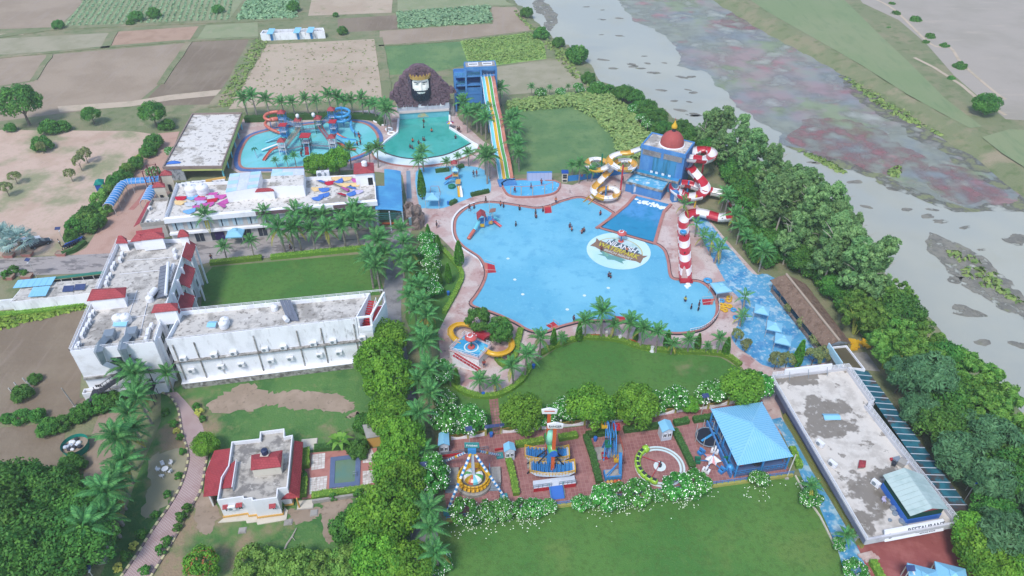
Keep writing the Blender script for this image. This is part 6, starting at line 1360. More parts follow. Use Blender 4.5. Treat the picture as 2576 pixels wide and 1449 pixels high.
db=Vector((C0 .x,C0 .y,1.5)); b=MB(); b.bar(hub,db+Vector((0,0,.5)),.55,.45); b.build('arm',M['sheet_grey'],pr)
cols=[M['white_slide'],M['yellow'],M['coral_slide'],M['aqua_slide'],M['white_slide'],M['green_slide']]
b=MB(); n=24
for k in range(n):
 b.m=(k//2)%6; a0,a1=2*math.pi*k/n,2*math.pi*(k+1)/n; pf_=[(1.5,0),(1.4,.38),(1.0,.66),(.4,.75),(0,.78)]
 for i in range(4):
  r0,h0=pf_[i]; r1,h1=pf_[i+1]; b.face([db+Vector((r0*math.cos(a0),r0*math.sin(a0),h0)),db+Vector((r0*math.cos(a1),r0*math.sin(a1),h0)),db+Vector((r1*math.cos(a1),r1*math.sin(a1),h1)),db+Vector((r1*math.cos(a0),r1*math.sin(a0),h1))])
b.build('disc_dome',cols,pr,smooth=True)
q=MB(); q.box((0,0,.2),(.46,.7,.18)); q.box((0,-.2,.55),(.46,.2,.8)); q.box((.2,.05,.4),(.06,.4,.35)); q.box((-.2,.05,.4),(.06,.4,.35)); sm=q.mesh('seat',M['yellow'])
for k in range(24):a=2*math.pi*k/24; put('seat',sm,pr,Matrix.Translation(db+Vector((math.cos(a)*2.1,math.sin(a)*2.1,-.5)))@Matrix.Rotation(a-math.pi/2,4,'Z')@Matrix.Rotation(-.35,4,'X'))
b=MB(); b.tube([db+Vector((math.cos(a)*1.95,math.sin(a)*1.95,-.35))for a in[2*math.pi*k/30 for k in range(30)]],.12,6,closed=True); b.build('seat_ring',M['yellow'],pr)
b=MB(); b.lathe([(0,.72),(2.6,.72),(2.75,.6),(2.75,0)],C0,40); b.build('round_base',M['concrete'],pr)
sb_=hub+Vector((0,-.1,1.1)); b=MB(); b.box(sb_,(2.1,.12,1.1)); b.build('sign_board',M['teal_metal'],pr); text('lettering','Frisbee',.55,M['white_clean'],Matrix.Translation(sb_+Vector((0,-.08,0)))@Matrix.Rotation(R(90),4,'X'),pr,1.6)
for lab,x0,y0,x1,y1 in(('left',345,1080,1.9,5.0),('right',1005,1060,1.7,4.6)):
 o=thing('loading_ramp',lab+' grey loading ramp beside the pendulum ride','ramp',g4(x0,y0)); c=g4(x0,y0+100); b=MB(); b.box(c+Vector((0,.4,.35)),(x1,y1*.62,.7),.05); b.build('ramp_deck',M['concrete'],o)
 for k in range(3):b=MB(); b.box(c+Vector((0,-y1*.31-.2-.35*k+.4,.28-.1*k)),(x1,.35,.5-.2*k),.05); b.build('step',M['grey_metal'],o)
 railing(o,[c+Vector((-x1/2,-y1*.3+.4,0)),c+Vector((-x1/2,y1*.3+.4,0))],.7,.9,'blue_metal',.6)
rg=thing('boat_swing_ride','tall orange and blue swing ride with two yellow-railed gondolas and RANGER boards','ride',g4(1900,1000))
ora=mt('ride_orange',C(206,96,52),[(C(226,120,74),.8,.5,.7,.5)],.5)
for k,(pu,pv,su,sv,bu,bv)in enumerate(((1905,720,1910,330,1895,1035),(1850,560,1880,100,1825,815))):
 pz,=(6.2,); piv=g4(pu,pv,pz)if k==0 else None
 if k==0:p0=piv
 else:piv=p0+Vector((-.7,2.7,0))
 top=piv+Vector((.05,0,5.9)); bot=piv+Vector((0,0,-4.6))
 b=MB(); b.bar(bot,top,.55,.5); b.build('swing_arm',ora,rg)
 bb=top+Vector((0,-.35,0)); b=MB(); hx,hy=1.05,.5
 P=[(-hx,-hy),(hx,-hy),(hx+.1,.25),(0,hy+.1),(-hx-.1,.25)]; V=[bb+Vector((x,0,z))for x,z in P]; b.idx(V+[p+Vector((0,.3,0))for p in V],[(0,1,2,3,4),(9,8,7,6,5)]+[(i,5+i,5+(i+1)%5,(i+1)%5)for i in range(5)]); b.build('sign_board',M['white_clean'],rg,fix=True)
 if k==0:text('lettering','RANGER',.62,M['dark_metal'],Matrix.Translation(bb+Vector((0,-.03,-.1)))@Matrix.Rotation(R(90),4,'X'),rg,1.8)
 else:b=MB(); b.box(bb+Vector((0,-.02,.1)),(1.5,.06,.14)); b.build('orange_stripe',ora,rg)
 W_g,D_g=3.35,1.0
 hull=[(-W_g,.9),(-W_g*.75,.1),(-W_g*.4,-.15),(W_g*.4,-.15),(W_g*.75,.1),(W_g,.9)]
 b=MB(); n=len(hull); V=[bot+Vector((x,-D_g,z))for x,z in hull]+[bot+Vector((x,D_g,z))for x,z in hull]
 b.idx(V,[tuple(range(n-1,-1,-1)),tuple(range(n,2*n))]+[(i,i+1,n+i+1,n+i)for i in range(n-1)]); b.build('gondola_hull',M['sheet_grey'],rg,fix=True)
 q=MB(); q.box((0,0,.2),(.5,1.7,.2)); q.box((-.22,0,.5),(.1,1.7,.6)); me=q.mesh('seat_row',M['blue_metal'])
 for i in range(10):
  x=-W_g+.55+i*(2*W_g-1.1)/9; zz=.15+.5*(abs(x)/W_g)**2
  put('seat_row',me,rg,Matrix.Translation(bot+Vector((x,0,zz)))@Matrix.Rotation(-.25*x/W_g,4,'Y'))
 for s in(-1,1):
  b=MB(); pts=[bot+Vector((x,s*D_g,.75+.75*(abs(x)/W_g)**2))for x in[-W_g+2*W_g*i/14 for i in range(15)]]
  for i in range(14):
   b.bar(pts[i],pts[i+1],.09); b.bar(pts[i]-Vector((0,0,.35)),pts[i+1]-Vector((0,0,.35)),.07); b.bar(pts[i],pts[i]-Vector((0,0,.7)),.07)
  b.bar(pts[14],pts[14]-Vector((0,0,.7)),.07); b.build('gondola_rail',M['yellow'],rg)
 for s in(-1,1):b=MB(); b.bar(bot+Vector((s*W_g,-D_g,1.5)),bot+Vector((s*W_g,D_g,1.5)),.1); b.bar(bot+Vector((s*W_g,-D_g,.9)),bot+Vector((s*W_g,D_g,.9)),.1); b.build('end_rail',M['yellow'],rg)
mid=p0+Vector((-.35,1.35,0))
b=MB(); b.bar((mid.x,mid.y,.4),(mid.x,mid.y,6.8),.9,.9); b.build('column',M['blue_metal'],rg)
b=MB(); b.tube([p0+Vector((0,-.45,0)),p0+Vector((-.7,3.1,0))],.62,16); b.build('drive_drum',M['green_slide'],rg,smooth=True)
b=MB(); b.tube([p0+Vector((0,-.62,0)),p0+Vector((0,-.4,0))],.6,18); b.build('hub_plate',M['plastic_blue'],rg)
b=MB(); b.tube([mid+Vector((0,0,.4)),mid+Vector((0,0,2.6))],[.75,.5],14); b.build('drum_cover',mt('mint_paint',C(150,220,190),(),.4),rg,smooth=True)
for sx in(-1,1):
 for sy in(-1,1):b=MB(); b.bar(mid+Vector((0,sy*.3,-1.2)),(mid.x+sx*3.4,mid.y+sy*.9,.3),.16); b.build('strut',M['dark_metal'],rg)
b=MB(); b.prism([g4(1500,1000),g4(2130,960),g4(2110,650),g4(1500,730)],.05,.4); b.build('machine_base',M['concrete'],rg)
pm=thing('boarding_deck','white boarding deck with red front and blue ramp before the swing ride','platform',g4(1920,1300))
dq=[g4(1600,1300,.9),g4(2255,1215,.9),g4(2230,1095,.9),g4(1590,1180,.9)]
b=MB(); b.prism(dq,0,.9); b.build('deck',M['sheet_grey'],pm)
panel(pm,dq[0],dq[1],0,.42,0,.85,M['redpaint'],'red_front',.04,.05); panel(pm,dq[0],dq[1],.62,1,0,.85,M['redpaint'],'red_front',.04,.05)
railing(pm,[lerp(dq[0],dq[1],.0),lerp(dq[0],dq[1],.42)],.9,.8,'grey_metal',.6); railing(pm,[lerp(dq[0],dq[1],.6),dq[1]],.9,.8,'grey_metal',.6)
a,c=lerp(dq[0],dq[1],.36),lerp(dq[0],dq[1],.68); dn=wn(dq[0],dq[1])[1]
solid([Vector((a.x,a.y,.88)),Vector((c.x,c.y,.88)),Vector((c.x,c.y,.1))+dn*1.8,Vector((a.x,a.y,.1))+dn*1.8],'ramp','plastic_blue',pm)
for p in(a,c):b=MB(); b.bar(Vector((p.x,p.y,1.7)),Vector((p.x,p.y,.9))+dn*1.8,.06); b.bar(Vector((p.x,p.y,.9)),Vector((p.x,p.y,1.7)),.06); b.bar(Vector((p.x,p.y,.1))+dn*1.8,Vector((p.x,p.y,.9))+dn*1.8,.06); b.build('ramp_rail',M['teal_metal'],pm)
fw=thing('ferris_wheel','small blue ferris wheel with yellow, red and teal gondolas','ferris wheel',g5(300,590)); fc=g5(300,590)+Vector((0,0,3.6)); fR=2.75
for sx in(-.45,.45):
 b=MB(); b.tube([fc+Vector((sx,math.cos(a)*fR,math.sin(a)*fR))for a in[2*math.pi*k/28 for k in range(28)]],.08,6,closed=True); b.build('rim',M['blue_metal'],fw)
 for k in range(8):a=2*math.pi*k/8; b=MB(); b.bar(fc+Vector((sx,0,0)),fc+Vector((sx,math.cos(a)*fR,math.sin(a)*fR)),.09); b.build('spoke',M['blue_metal'],fw)
for sx in(-.75,.75):
 for sy in(-1.2,1.2):b=MB(); b.bar((fc.x+sx*1.3,fc.y+sy,0),fc+Vector((sx,0,0)),.2); b.build('support_leg',M['blue_metal'],fw)
b=MB(); b.tube([fc+Vector((-.9,0,0)),fc+Vector((.9,0,0))],.22,10); b.build('axle',M['dark_metal'],fw)
for k in range(6):
 a=2*math.pi*k/6+.3; p=fc+Vector((.75 if k%2 else-.75,math.cos(a)*fR,math.sin(a)*fR-.45)); mk=('yellow','redpaint','green_metal')[k%3]
 b=MB(); b.box(p+Vector((0,0,-.3)),(.95,1.0,.12)); b.box(p+Vector((0,-.47,-.02)),(.95,.08,.5)); b.box(p+Vector((0,.47,-.02)),(.95,.08,.5)); b.box(p+Vector((.45,0,-.02)),(.08,1,.5)); b.box(p+Vector((-.45,0,-.1)),(.08,1,.35)); g_=b.build('gondola',M[mk],fw)
 b=MB(); b.bar(p+Vector((0,0,-.3)),p+Vector((0,0,.45)),.08); b.build('hanger',M['blue_metal'],g_)
b=MB(); b.prism([g5(95,525),g5(440,478),g5(470,600),g5(130,680)],.06,.25); b.build('base_slab',M['concrete'],fw)
railing(fw,[g5(420,420),g5(465,570),g5(460,660)],.2,.9,'coral_slide',.5)
o=thing('mini_boat_ride','dismantled small boat ride with blue mast and tray below the ferris wheel','ride',g5(350,900))
c=g5(335,860); b=MB(); b.box(c+Vector((0,0,.55)),(2.5,1.4,.9),.1); b.build('tray',M['blue_metal'],o); b=MB(); b.box(c+Vector((0,.05,1.02)),(2.2,1.1,.06),.1); b.build('tray_floor',M['concrete'],o)
b=MB(); b.bar(g5(430,880),g5(400,640,2.4)+Vector((.2,-.6,2.0)),.45); b.build('mast',M['blue_metal'],o)
for x in(255,290):b=MB(); b.bar(g5(x,850,1.0),g5(400,700,2.8),.12); b.build('stay',M['blue_metal'],o)
for k in range(4):b=MB(); b.lathe([(0,-.3),(.22,-.2),(.3,0),(.22,.2),(0,.3)],g5(290+k*42,915-k*4,.35),10); b.build('buoy',M['ochre']if k<2 else M['orange'],o,smooth=True)
ct=thing('caterpillar_train','lime green caterpillar train on its round concrete track','ride',g5(900,730)); cc=g5(900,735); cr=3.45
b=MB(); b.lathe([(cr-.42,.07),(cr-.42,.13),(cr-.12,.13),(cr-.12,.07)],cc,48); b.lathe([(cr+.12,.07),(cr+.12,.13),(cr+.42,.13),(cr+.42,.07)],cc,48); b.build('track_kerb',M['apron'],ct)
b=MB(); b.lathe([(cr-.14,.09),(cr+.14,.09)],cc,48); b.build('track_rail',M['concrete'],ct)
b=MB(); b.lathe([(0,.1),(.95,.1),(.95,.05)],cc,24); b.build('centre_pad',M['apron'],ct); b=MB(); b.lathe([(.28,.1),(.28,.6),(.1,.7),(.1,1.3)],cc,12); b.build('pivot',M['dark_metal'],ct)
lime=mt('lime_fibreglass',C(160,206,70),[(C(140,186,60),.8,.5,.7,.5)],.3,spec=.5)
for k in range(9):
 a=R(122+k*15.5); p=cc+Vector((math.cos(a)*cr,math.sin(a)*cr,.6)); t=Vector((-math.sin(a),math.cos(a),0))
 b=MB(); hd=k==0; L_=.52
 b.tube([p-t*L_,p-t*L_*.5,p+t*L_*.5,p+t*L_],[.36,.5,.5,.36]if not hd else[.45,.62,.62,.3],12); cr_=b.build('car',lime,ct,smooth=True)
 if hd:
  for s in(-1,1):b=MB(); r_=Vector((math.cos(a),math.sin(a),0)); b.lathe([(0,-.1),(.1,0),(0,.1)],p-t*.35+r_*.3*s+Vector((0,0,.5)),8); b.build('eye',M['white_clean'],cr_)
 else:b=MB(); b.box(p+Vector((0,0,.42)),(.45,.6,.2),a); b.build('seat_well',M['dark_metal'],cr_)
for a in(R(150),R(235)):b=MB(); b.bar(cc+Vector((0,0,.9)),cc+Vector((math.cos(a)*cr,math.sin(a)*cr,.5)),.08); b.build('spoke',M['redpaint'],ct)
tr=thing('trampoline','round black trampoline with white net poles and blue strap','trampoline',g5(1465,420)); tc=g5(1465,420); r_=1.95
b=MB(); b.lathe([(0,.75),(r_-.1,.75)],tc,32); b.build('mat',mt('trampoline_mat',C(40,46,60),(),.6),tr); b=MB(); b.tube([tc+Vector((math.cos(a)*r_,math.sin(a)*r_,.75))for a in[2*math.pi*k/32 for k in range(32)]],.09,6,closed=True); b.build('frame_ring',M['grey_metal'],tr)
for k in range(8):a=2*math.pi*k/8+.2; b=MB(); p=tc+Vector((math.cos(a)*(r_+.1),math.sin(a)*(r_+.1),0)); b.bar(p,p+Vector((0,0,2.5)),.08); b.build('net_pole',M['pole'],tr)
b=MB(); b.box(tc+Vector((0,0,.79)),(3.0,.35,.05),.6); b.build('strap',M['blue_slide'],tr)
ro=thing('roundabout','small car roundabout with crumpled white and pink canopy','ride',g5(1510,690)); rc_=g5(1510,690)
b=MB(); n=14; V=[rc_+Vector((0,0,1.9))]
for k in range(n):a=2*math.pi*k/n; rr=1.25*(1 if k%2 else.7)+rnd.uniform(-.2,.2); V.append(rc_+Vector((math.cos(a)*rr,math.sin(a)*rr,rnd.uniform(.6,1.1))))
b.idx(V,[(0,1+k,1+(k+1)%n)for k in range(n)]); b.mi=[k%5==0 for k in range(n)]; b.mi=[int(x)for x in b.mi]; b.build('canopy',[M['white_clean'],mt('pink_canopy',C(226,160,160),(),.7)],ro)
b=MB(); b.tube([rc_,rc_+Vector((0,0,1.85))],.15,8); b.build('centre_post',M['blue_metal'],ro)
for k,mk in enumerate(('blue_metal','white_clean','green_metal','green_metal','white_clean','blue_metal')):
 a=R((125,65,175,5,235,305)[k]); p=rc_+Vector((math.cos(a)*2.15,math.sin(a)*2.15,.4)); b=MB(); b.bar(rc_+Vector((0,0,.4)),p,.12); b.build('arm',M['blue_metal'],ro)
 b=MB(); b.box(p,(1.15,.75,.5),a+math.pi/2); cr_=b.build('car',M[mk],ro); b=MB(); b.box(p+Vector((0,0,.5)),(.25,.8,.55),a+math.pi/2); b.build('seat_back',M[mk],cr_); b=MB(); b.box(p+Vector((0,0,.27)),(.5,.55,.08),a+math.pi/2); b.build('cockpit',M['dark_metal'],cr_)
o=thing('prop_sign','rounded light blue prop board leaning by the pavilion','board',g5(1720,790)); p=g5(1722,780); b=MB(); b.lathe([(0,0),(.5,.05),(.62,.5),(.55,1.0),(.25,1.3),(0,1.35)],p,12); b.build('board',M['blue_slide'],o,smooth=True)
def booth(lab,px,z,wallm='sheet_grey',h=2.1):
 q=GP(px,z); c=sum(q,Vector())/4; o=thing('ticket_booth',lab,'booth',(c.x,c.y,0),'ticket booths'); inn=[c+(p-c)*.8 for p in q]
 b=MB(); b.prism(inn,0,z); b.build('booth_wall',M[wallm],o); b=MB(); b.gable(q,z,.55,0,.08); b.build('roof',M['blue_roof'],o)
 g_=MB(); a,c2=inn[0],inn[1]; m_=lerp(a,c2,.5)+Vector((0,0,.5)); g_.face([Vector((a.x,a.y,z)),Vector((c2 .x,c2 .y,z)),m_]); g_.build('gable_end',M[wallm],o)
 window(o,a,c2,.08,.46,.9,1.8,'glass'); window(o,a,c2,.54,.92,.9,1.8,'glass')
booth('blue-roofed ticket booth at the left edge of the ride court',[(1101,1122),(1131,1120),(1129,1088),(1104,1090)],2.5)
booth('blue-roofed ticket booth between the pendulum ride and the swing ride',[(1268,1137),(1298,1133),(1293,1114),(1266,1117)],2.5)
booth('blue-roofed ticket booth above the caterpillar train',[(1666,1088),(1698,1083),(1686,1057),(1655,1062)],2.5)
pv=thing('bumper_pavilion','large open pavilion with bright blue hipped sheet roof','pavilion',G(1890,1190))
vq=GP([(1855.5,1171),(1994.5,1148.5),(1917,1011.5),(1788,1029)],3.4)
vc=sum(vq,Vector())/4; rise=1.7; r1,r2=lerp(vc,lerp(vq[2],vq[3],.5),.08)+Vector((0,0,rise)),lerp(vc,lerp(vq[0],vq[1],.5),.1)+Vector((0,0,rise))
for nm,V in(('front',[vq[0],vq[1],r2]),('right',[vq[1],vq[2],r1,r2]),('rear',[vq[2],vq[3],r1]),('left',[vq[3],vq[0],r2,r1])):
 a0,a1=V[0],V[1]; nrib=24
 solid(V,'roof_slope','blue_roof',pv,.06)
 tp=V[2]if len(V)==3 else None
 b=MB()
 for k in range(1,nrib):
  s=k/nrib; p=lerp(a0,a1,s)
  if tp is not None:e=lerp(a0,a1,.5); f_=1-abs(2*s-1); q_=p+(tp-e)*f_
  else:
   sa=(V[3]-a0).dot((a1-a0).normalized())/(a1-a0).length; sb2=(V[2]-a0).dot((a1-a0).normalized())/(a1-a0).length
   if s<sa:q_=p+(V[3]-lerp(a0,a1,sa))*(s/sa)
   elif s>sb2:q_=p+(V[2]-lerp(a0,a1,sb2))*((1-s)/(1-sb2))
   else:q_=p+(lerp(V[3],V[2],(s-sa)/(sb2-sa))-p)
  b.bar(p+Vector((0,0,.02)),q_+Vector((0,0,.02)),.06,.05)
 o=b.build('roof_ribs',mt('roof_rib_'+nm,C(116,186,224),(),.45),pv); o['kind']='stuff'
for a,c in((vq[0],r2),(vq[1],r2),(vq[2],r1),(vq[3],r1),(r1,r2)):b=MB(); b.bar(a+Vector((0,0,.05)),c+Vector((0,0,.05)),.25,.08); b.build('ridge_cap',M['blue_roof'],pv)
inn=[vc+(p-vc)*.94 for p in vq]
b=MB(); b.prism(inn,.05,.5); b.build('floor',mt('pavilion_floor',C(90,110,150),(),.3),pv)
for s,t in((0,0),(.5,0),(1,0),(1,.5),(1,1),(.5,1),(0,1),(0,.5),(0,.25),(0,.75)):p=bil(inn,s,t,0); b=MB(); b.bar(p,(p.x,p.y,3.5),.22); b.build('column',M['blue_metal'],pv)
for a,c in((0,1),(1,2),(2,3),(3,0)):railing(pv,[Vector((inn[a].x,inn[a].y,0)),Vector((inn[c].x,inn[c].y,0))],.5,.9,'blue_metal',.7)
b=MB(); b.ribbon([bil(inn,-.07,0),bil(inn,-.07,1)],.25,.05,1.1); b.build('side_wall',M['blue_wall'],pv)
for k,(s,t,mk)in enumerate(((.2,.2,'redpaint'),(.5,.15,'dark_metal'),(.75,.25,'yellow'),(.35,.5,'plastic_blue'))):
 p=bil(inn,s,t,.5); o=thing('bumper_car',('red','black','yellow','blue')[k]+' bumper car under the blue pavilion roof','bumper car',p,'bumper cars'); b=MB(); b.lathe([(.1,.1),(.75,.1),(.8,.25),(.7,.42),(.4,.5),(.1,.5)],p,14); b.build('body',M[mk],o); b=MB(); b.box(p+Vector((0,.3,.65)),(.6,.15,.5)); b.build('seat',M['dark_metal'],o)
sf=thing('court_fence','blue railing on an ochre plinth along the south side of the ride court','fence',G(1560,1250))
fp=GP([(1124,1311),(1300,1289),(1560,1256),(1800,1224),(1993,1198)])
b=MB(); b.ribbon(fp,.4,0,.55); b.build('plinth',M['olive_trim'],sf)
railing(sf,fp,.55,.7,'blue_metal',.9)
nf=thing('scalloped_fence','white scalloped wall with olive posts and iron rails north of the ride court','fence',G(1500,1075))
posts=[(1108,1110),(1132,1107),(1178,1102),(1222,1095),None,(1261,1090),(1306,1086),(1360,1080),(1410,1075),(1470,1069),(1525,1063),(1580,1057),(1654,1046),(1698,1038),(1748,1030),(1780,1028),(1830,1018),(1900,1003)]
for i,pt in enumerate(posts):
 if pt is None:continue
 p=G(*pt); b=MB(); b.box(p+Vector((0,0,.75)),(.35,.35,1.5)); b.build('post',M['olive_trim'],nf); b=MB(); b.lathe([(.12,1.5),(.2,1.65),(.12,1.8),(0,1.82)],p,8); b.build('lamp_globe',M['white_clean'],nf)
 nx2=posts[i+1]if i+1<len(posts)else None
 if nx2:
  e=G(*nx2); b=MB(); n=8; d,nn=wn(p,e); V=[]
  for k in range(n+1):
   t=k/n; q_=lerp(p,e,t); hh=.95-.55*math.sin(math.pi*t); V+=[q_+nn*.1,q_+nn*.1+Vector((0,0,hh)),q_-nn*.1+Vector((0,0,hh)),q_-nn*.1]
  b.idx(V,[(k*4+j,(k+1)*4+j,(k+1)*4+j+1,k*4+j+1)for k in range(n)for j in range(3)]); b.build('wall_panel',M['white'],nf,fix=True)
  b=MB()
  for k in range(1,n*2):
   t=k/(n*2); q_=lerp(p,e,t); b.bar(q_+Vector((0,0,.95-.55*math.sin(math.pi*t))),q_+Vector((0,0,1.0+.25*math.sin(math.pi*t))),.04)
  for k in range(n):t0,t1=k/n,(k+1)/n; b.bar(lerp(p,e,t0)+Vector((0,0,1.0+.25*math.sin(math.pi*t0))),lerp(p,e,t1)+Vector((0,0,1.0+.25*math.sin(math.pi*t1))),.06)
  b.build('iron_rail',M['ochre'],nf)
o=thing('gate_canopy','dark blue solar canopy over the garden walk gate','canopy',G(1248,1090)); q=[g4(850,372,2.7),g4(1150,330,2.7),g4(1145,288,2.9),g4(845,318,2.9)]
for k in range(4):solid([bil(q,(k+.02)/4,0),bil(q,(k+.98)/4,0),bil(q,(k+.98)/4,1),bil(q,(k+.02)/4,1)],'panel','solar',o,.06)
for x,y in((865,480),(1105,460)):p=g4(x,y); bars(o,'post',[(p,p+Vector((0,.2,2.75)))],'pole',.12)
gt=thing('cross_beam_fence','low red and grey barrier at the entrance of the pendulum ride','barrier',g4(600,770)); b=MB(); b.ribbon([g4(110,830),g4(560,770)],.15,.05,.5); b.build('red_kerb',M['redpaint'],gt); railing(gt,[g4(110,815),g4(900,700)],.1,.8,'grey_metal',.8); b=MB(); b.ribbon([g4(1000,720),g4(1130,700)],.15,.05,.5); b.build('red_kerb',M['redpaint'],gt)
p_=proto('solar_lamp','x','lamp post','solar lamp posts')
b=MB(); b.tube([(0,0,0),(0,0,4.6)],[.07,.05],8); b.build('pole',M['pole'],p_); b=MB(); b.box((0,0,4.75),(1.1,.75,.06),M=Matrix.Rotation(R(22),4,'X')); b.build('panel',M['solar'],p_); b=MB(); b.box((.35,-.35,4.35),(.18,.6,.1)); b.build('lamp_head',M['white_clean'],p_)
SOL=Placer(p_)
for u,v,lab in((1182,1128,'solar lamp post by the white shrubs north of the pendulum ride'),(1763,1045,'solar lamp post beside the shrubs north of the caterpillar train'),(1072,1218,'solar lamp post beside the lane near the pendulum ride'),(1080,1300,'solar lamp post beside the lane at the south-west corner of the court'),(964,1345,'solar lamp post among the mango trees'),(1088,1412,'solar lamp post low on the lane among palms'),(250,1475,'solar lamp post by the white wall at the bottom left'),(2260,1478,'solar lamp post on the red terrace'),(93,700,'solar lamp post beside the road and planters'),(166,620,'solar lamp post above the parked motorcycles')):
 SOL(G(u,v),rnd.uniform(-.3,.3),1.0,lab)
o=thing('flag_pole','leaning white pole at the pavilion corner','pole',G(1978,1203)); b=MB(); b.tube([G(1978,1203),G(1995,1150,3.6)+Vector((.3,0,.6))],.09,8); b.build('shaft',M['pole'],o); b=MB(); b.box(G(1978,1203)+Vector((0,0,.1)),(.6,.6,.2)); b.build('foot',M['concrete'],o)
# =========================== villa
z7f=lambda x,y:(502.3+x*.18,1056.2+y*.18)
def g7(x,y,z=0):return G(*z7f(x,y),z)
VZ=4.3
vl=thing('villa','white villa with red tiled lean-to roofs and mossy flat roof','building',g7(400,1400))
vp_=[g7(x,y,VZ)for x,y in((245,1122),(598,1072),(606,1108),(722,1092),(730,1130),(1080,1085),(1090,962),(1225,945),(1298,210),(1182,235),(1180,122),(845,165),(838,262),(447,305),(400,640),(300,800))]
block(vl,vp_,0,VZ,'white_clean','roof_d',.7,.28)
zr2=VZ-.7
b=MB(); b.ribbon(vp_,.3,.25,.5,True); b.build('ochre_band',M['ochre'],vl)
cv=sum((Vector((p.x,p.y,0))for p in vp_),Vector())/len(vp_)
ap_=[Vector((p.x,p.y,0))+(Vector((p.x,p.y,0))-cv).normalized()*1.1 for p in vp_[:7]]
b=MB(); b.prism([Vector((p.x,p.y,0))for p in vp_[:7]]+ap_[::-1],.02,.18); b.build('apron',M['cream'],vl)
top=[g7(425,395,3.7),g7(395,640,3.7),g7(300,800,3.7),g7(250,1050,3.7)]; bot=[g7(205,428,2.6),g7(150,560,2.6),g7(80,740,2.6),g7(50,1070,2.6)]
for i in range(3):solid([top[i],top[i+1],bot[i+1],bot[i]],'leanto_roof','redtile',vl,.12)
solid([g7(400,640,3.75),g7(515,552,4.6),g7(455,940,4.6),g7(300,960,3.75)],'inner_roof','redtile',vl,.1)
b=MB(); V=[g7(515,552,4.6),g7(455,940,4.6)]; b.idx(V+[Vector((p.x,p.y,zr2))for p in V[::-1]],[(0,1,2,3)]); b.v+=[tuple(Vector(p)+Vector((-.12,0,0)))for p in b.v[:4]]; b.f+=[(7,6,5,4),(0,4,5,1)]; b.mi+=[0,0]; b.va+=[.5,.5]; b.build('inner_roof_wall',M['white_clean'],vl,fix=True)
rt_=[g7(1322,288,3.7),g7(1300,600,3.7),g7(1250,1000,3.7)]; rb=[g7(1445,310,2.5),g7(1425,640,2.5),g7(1395,1080,2.5)]
for i in range(2):solid([rt_[i],rb[i],rb[i+1],rt_[i+1]],'leanto_roof','redtile',vl,.12)
solid([g7(1250,1000,3.2),g7(1395,1050,2.6),g7(1390,1085,2.3),g7(1135,1110,2.3)],'porch_roof','redtile',vl,.12)
for x,y in((1380,1095),(1430,660),(1440,330)):p=g7(x-25,y,2.4); bars(vl,'porch_post',[(Vector((p.x,p.y,0)),p)],'ochre',.25)
b=MB(); b.ribbon([Vector((p.x,p.y,0))for p in[g7(150,560,2.6),g7(80,760,2.6),g7(130,1060,2.6)]],.2,0,2.5); b.build('porch_wall',M['white_clean'],vl)
q=[g7(712,700,5.4),g7(1135,652,5.4),g7(1158,422,5.4),g7(720,490,5.4)]; c=sum(q,Vector())/4
b=MB(); b.prism([c+(p-c)*.93 for p in q],zr2,5.35); b.build('stair_head',M['cream'],vl); b=MB(); b.hip(q,5.4,.55,0,.75,.14); b.build('stair_roof',M['redtile'],vl)
b=MB(); b.box(g7(915,470,5.8)+Vector((0,0,-.1)),(1.2,1.2,.5)); b.build('tank_plinth',M['cream'],vl)
TANK(g7(915,470,5.95),.3,.62,'dark blue water tank on the villa stair head'); tk=[o for o in COL.objects if o.get('label')=='dark blue water tank on the villa stair head'][0]
for ch in tk.children:ch.data=ch.data.copy(); ch.data.materials[0]=mt('dark_blue_plastic',C(52,62,92),(),.4)
for k,(x0,y0,x1)in enumerate(((345,1228,400),(540,1225,610))):
 A,B=vp_[0],vp_[1]; a,c=onwall(*z7f(x0,y0),A,B),onwall(*z7f(x1,y0),A,B); L_=(B-A).length; d,n=wn(A,B); s0,s1=(a-A).dot(d)/L_,(c-A).dot(d)/L_
 window(vl,A,B,s0,min(s1,.99),1.5,2.6,'glass'); e0,e1=A+d*L_*(s0-.03),A+d*L_*min(1,s1+.03); solid([Vector((e0 .x,e0 .y,3.05)),Vector((e1 .x,e1 .y,3.05)),Vector((e1 .x,e1 .y,2.8))+n*.6,Vector((e0 .x,e0 .y,2.8))+n*.6],'window_hood','redtile',vl,.08)
A,B=vp_[4],vp_[5]; d,n=wn(A,B); L_=(B-A).length; window(vl,A,B,.68,.84,1.7,2.6,'glass'); e0,e1=A+d*L_*.6,A+d*L_*.87; solid([Vector((e0 .x,e0 .y,3.05)),Vector((e1 .x,e1 .y,3.05)),Vector((e1 .x,e1 .y,2.8))+n*.6,Vector((e0 .x,e0 .y,2.8))+n*.6],'window_hood','redtile',vl,.08)
p=onwall(*z7f(455,1215),vp_[0],vp_[1]); AC(Vector((p.x,p.y,2.1))+wn(vp_[0],vp_[1])[1]*.3,math.atan2(wn(vp_[0],vp_[1])[0].y,wn(vp_[0],vp_[1])[0].x),1.1,'air conditioner between the two front windows of the villa')
vt=thing('villa_pool','rectangular green villa pool with blue coping and tiled terrace','pool',G(870,1190))
tq=[g7(1430,1120),g7(2440,960),g7(2480,400),g7(1465,480)]
b=MB(); b.prism([(p.x,p.y)for p in tq],.02,.22); b.build('terrace',M['coping_red'],vt)
wm=mt('patchy_white_tiles',C(226,220,214),[(C(176,168,158),.9,.5,.6,.8)],.8)
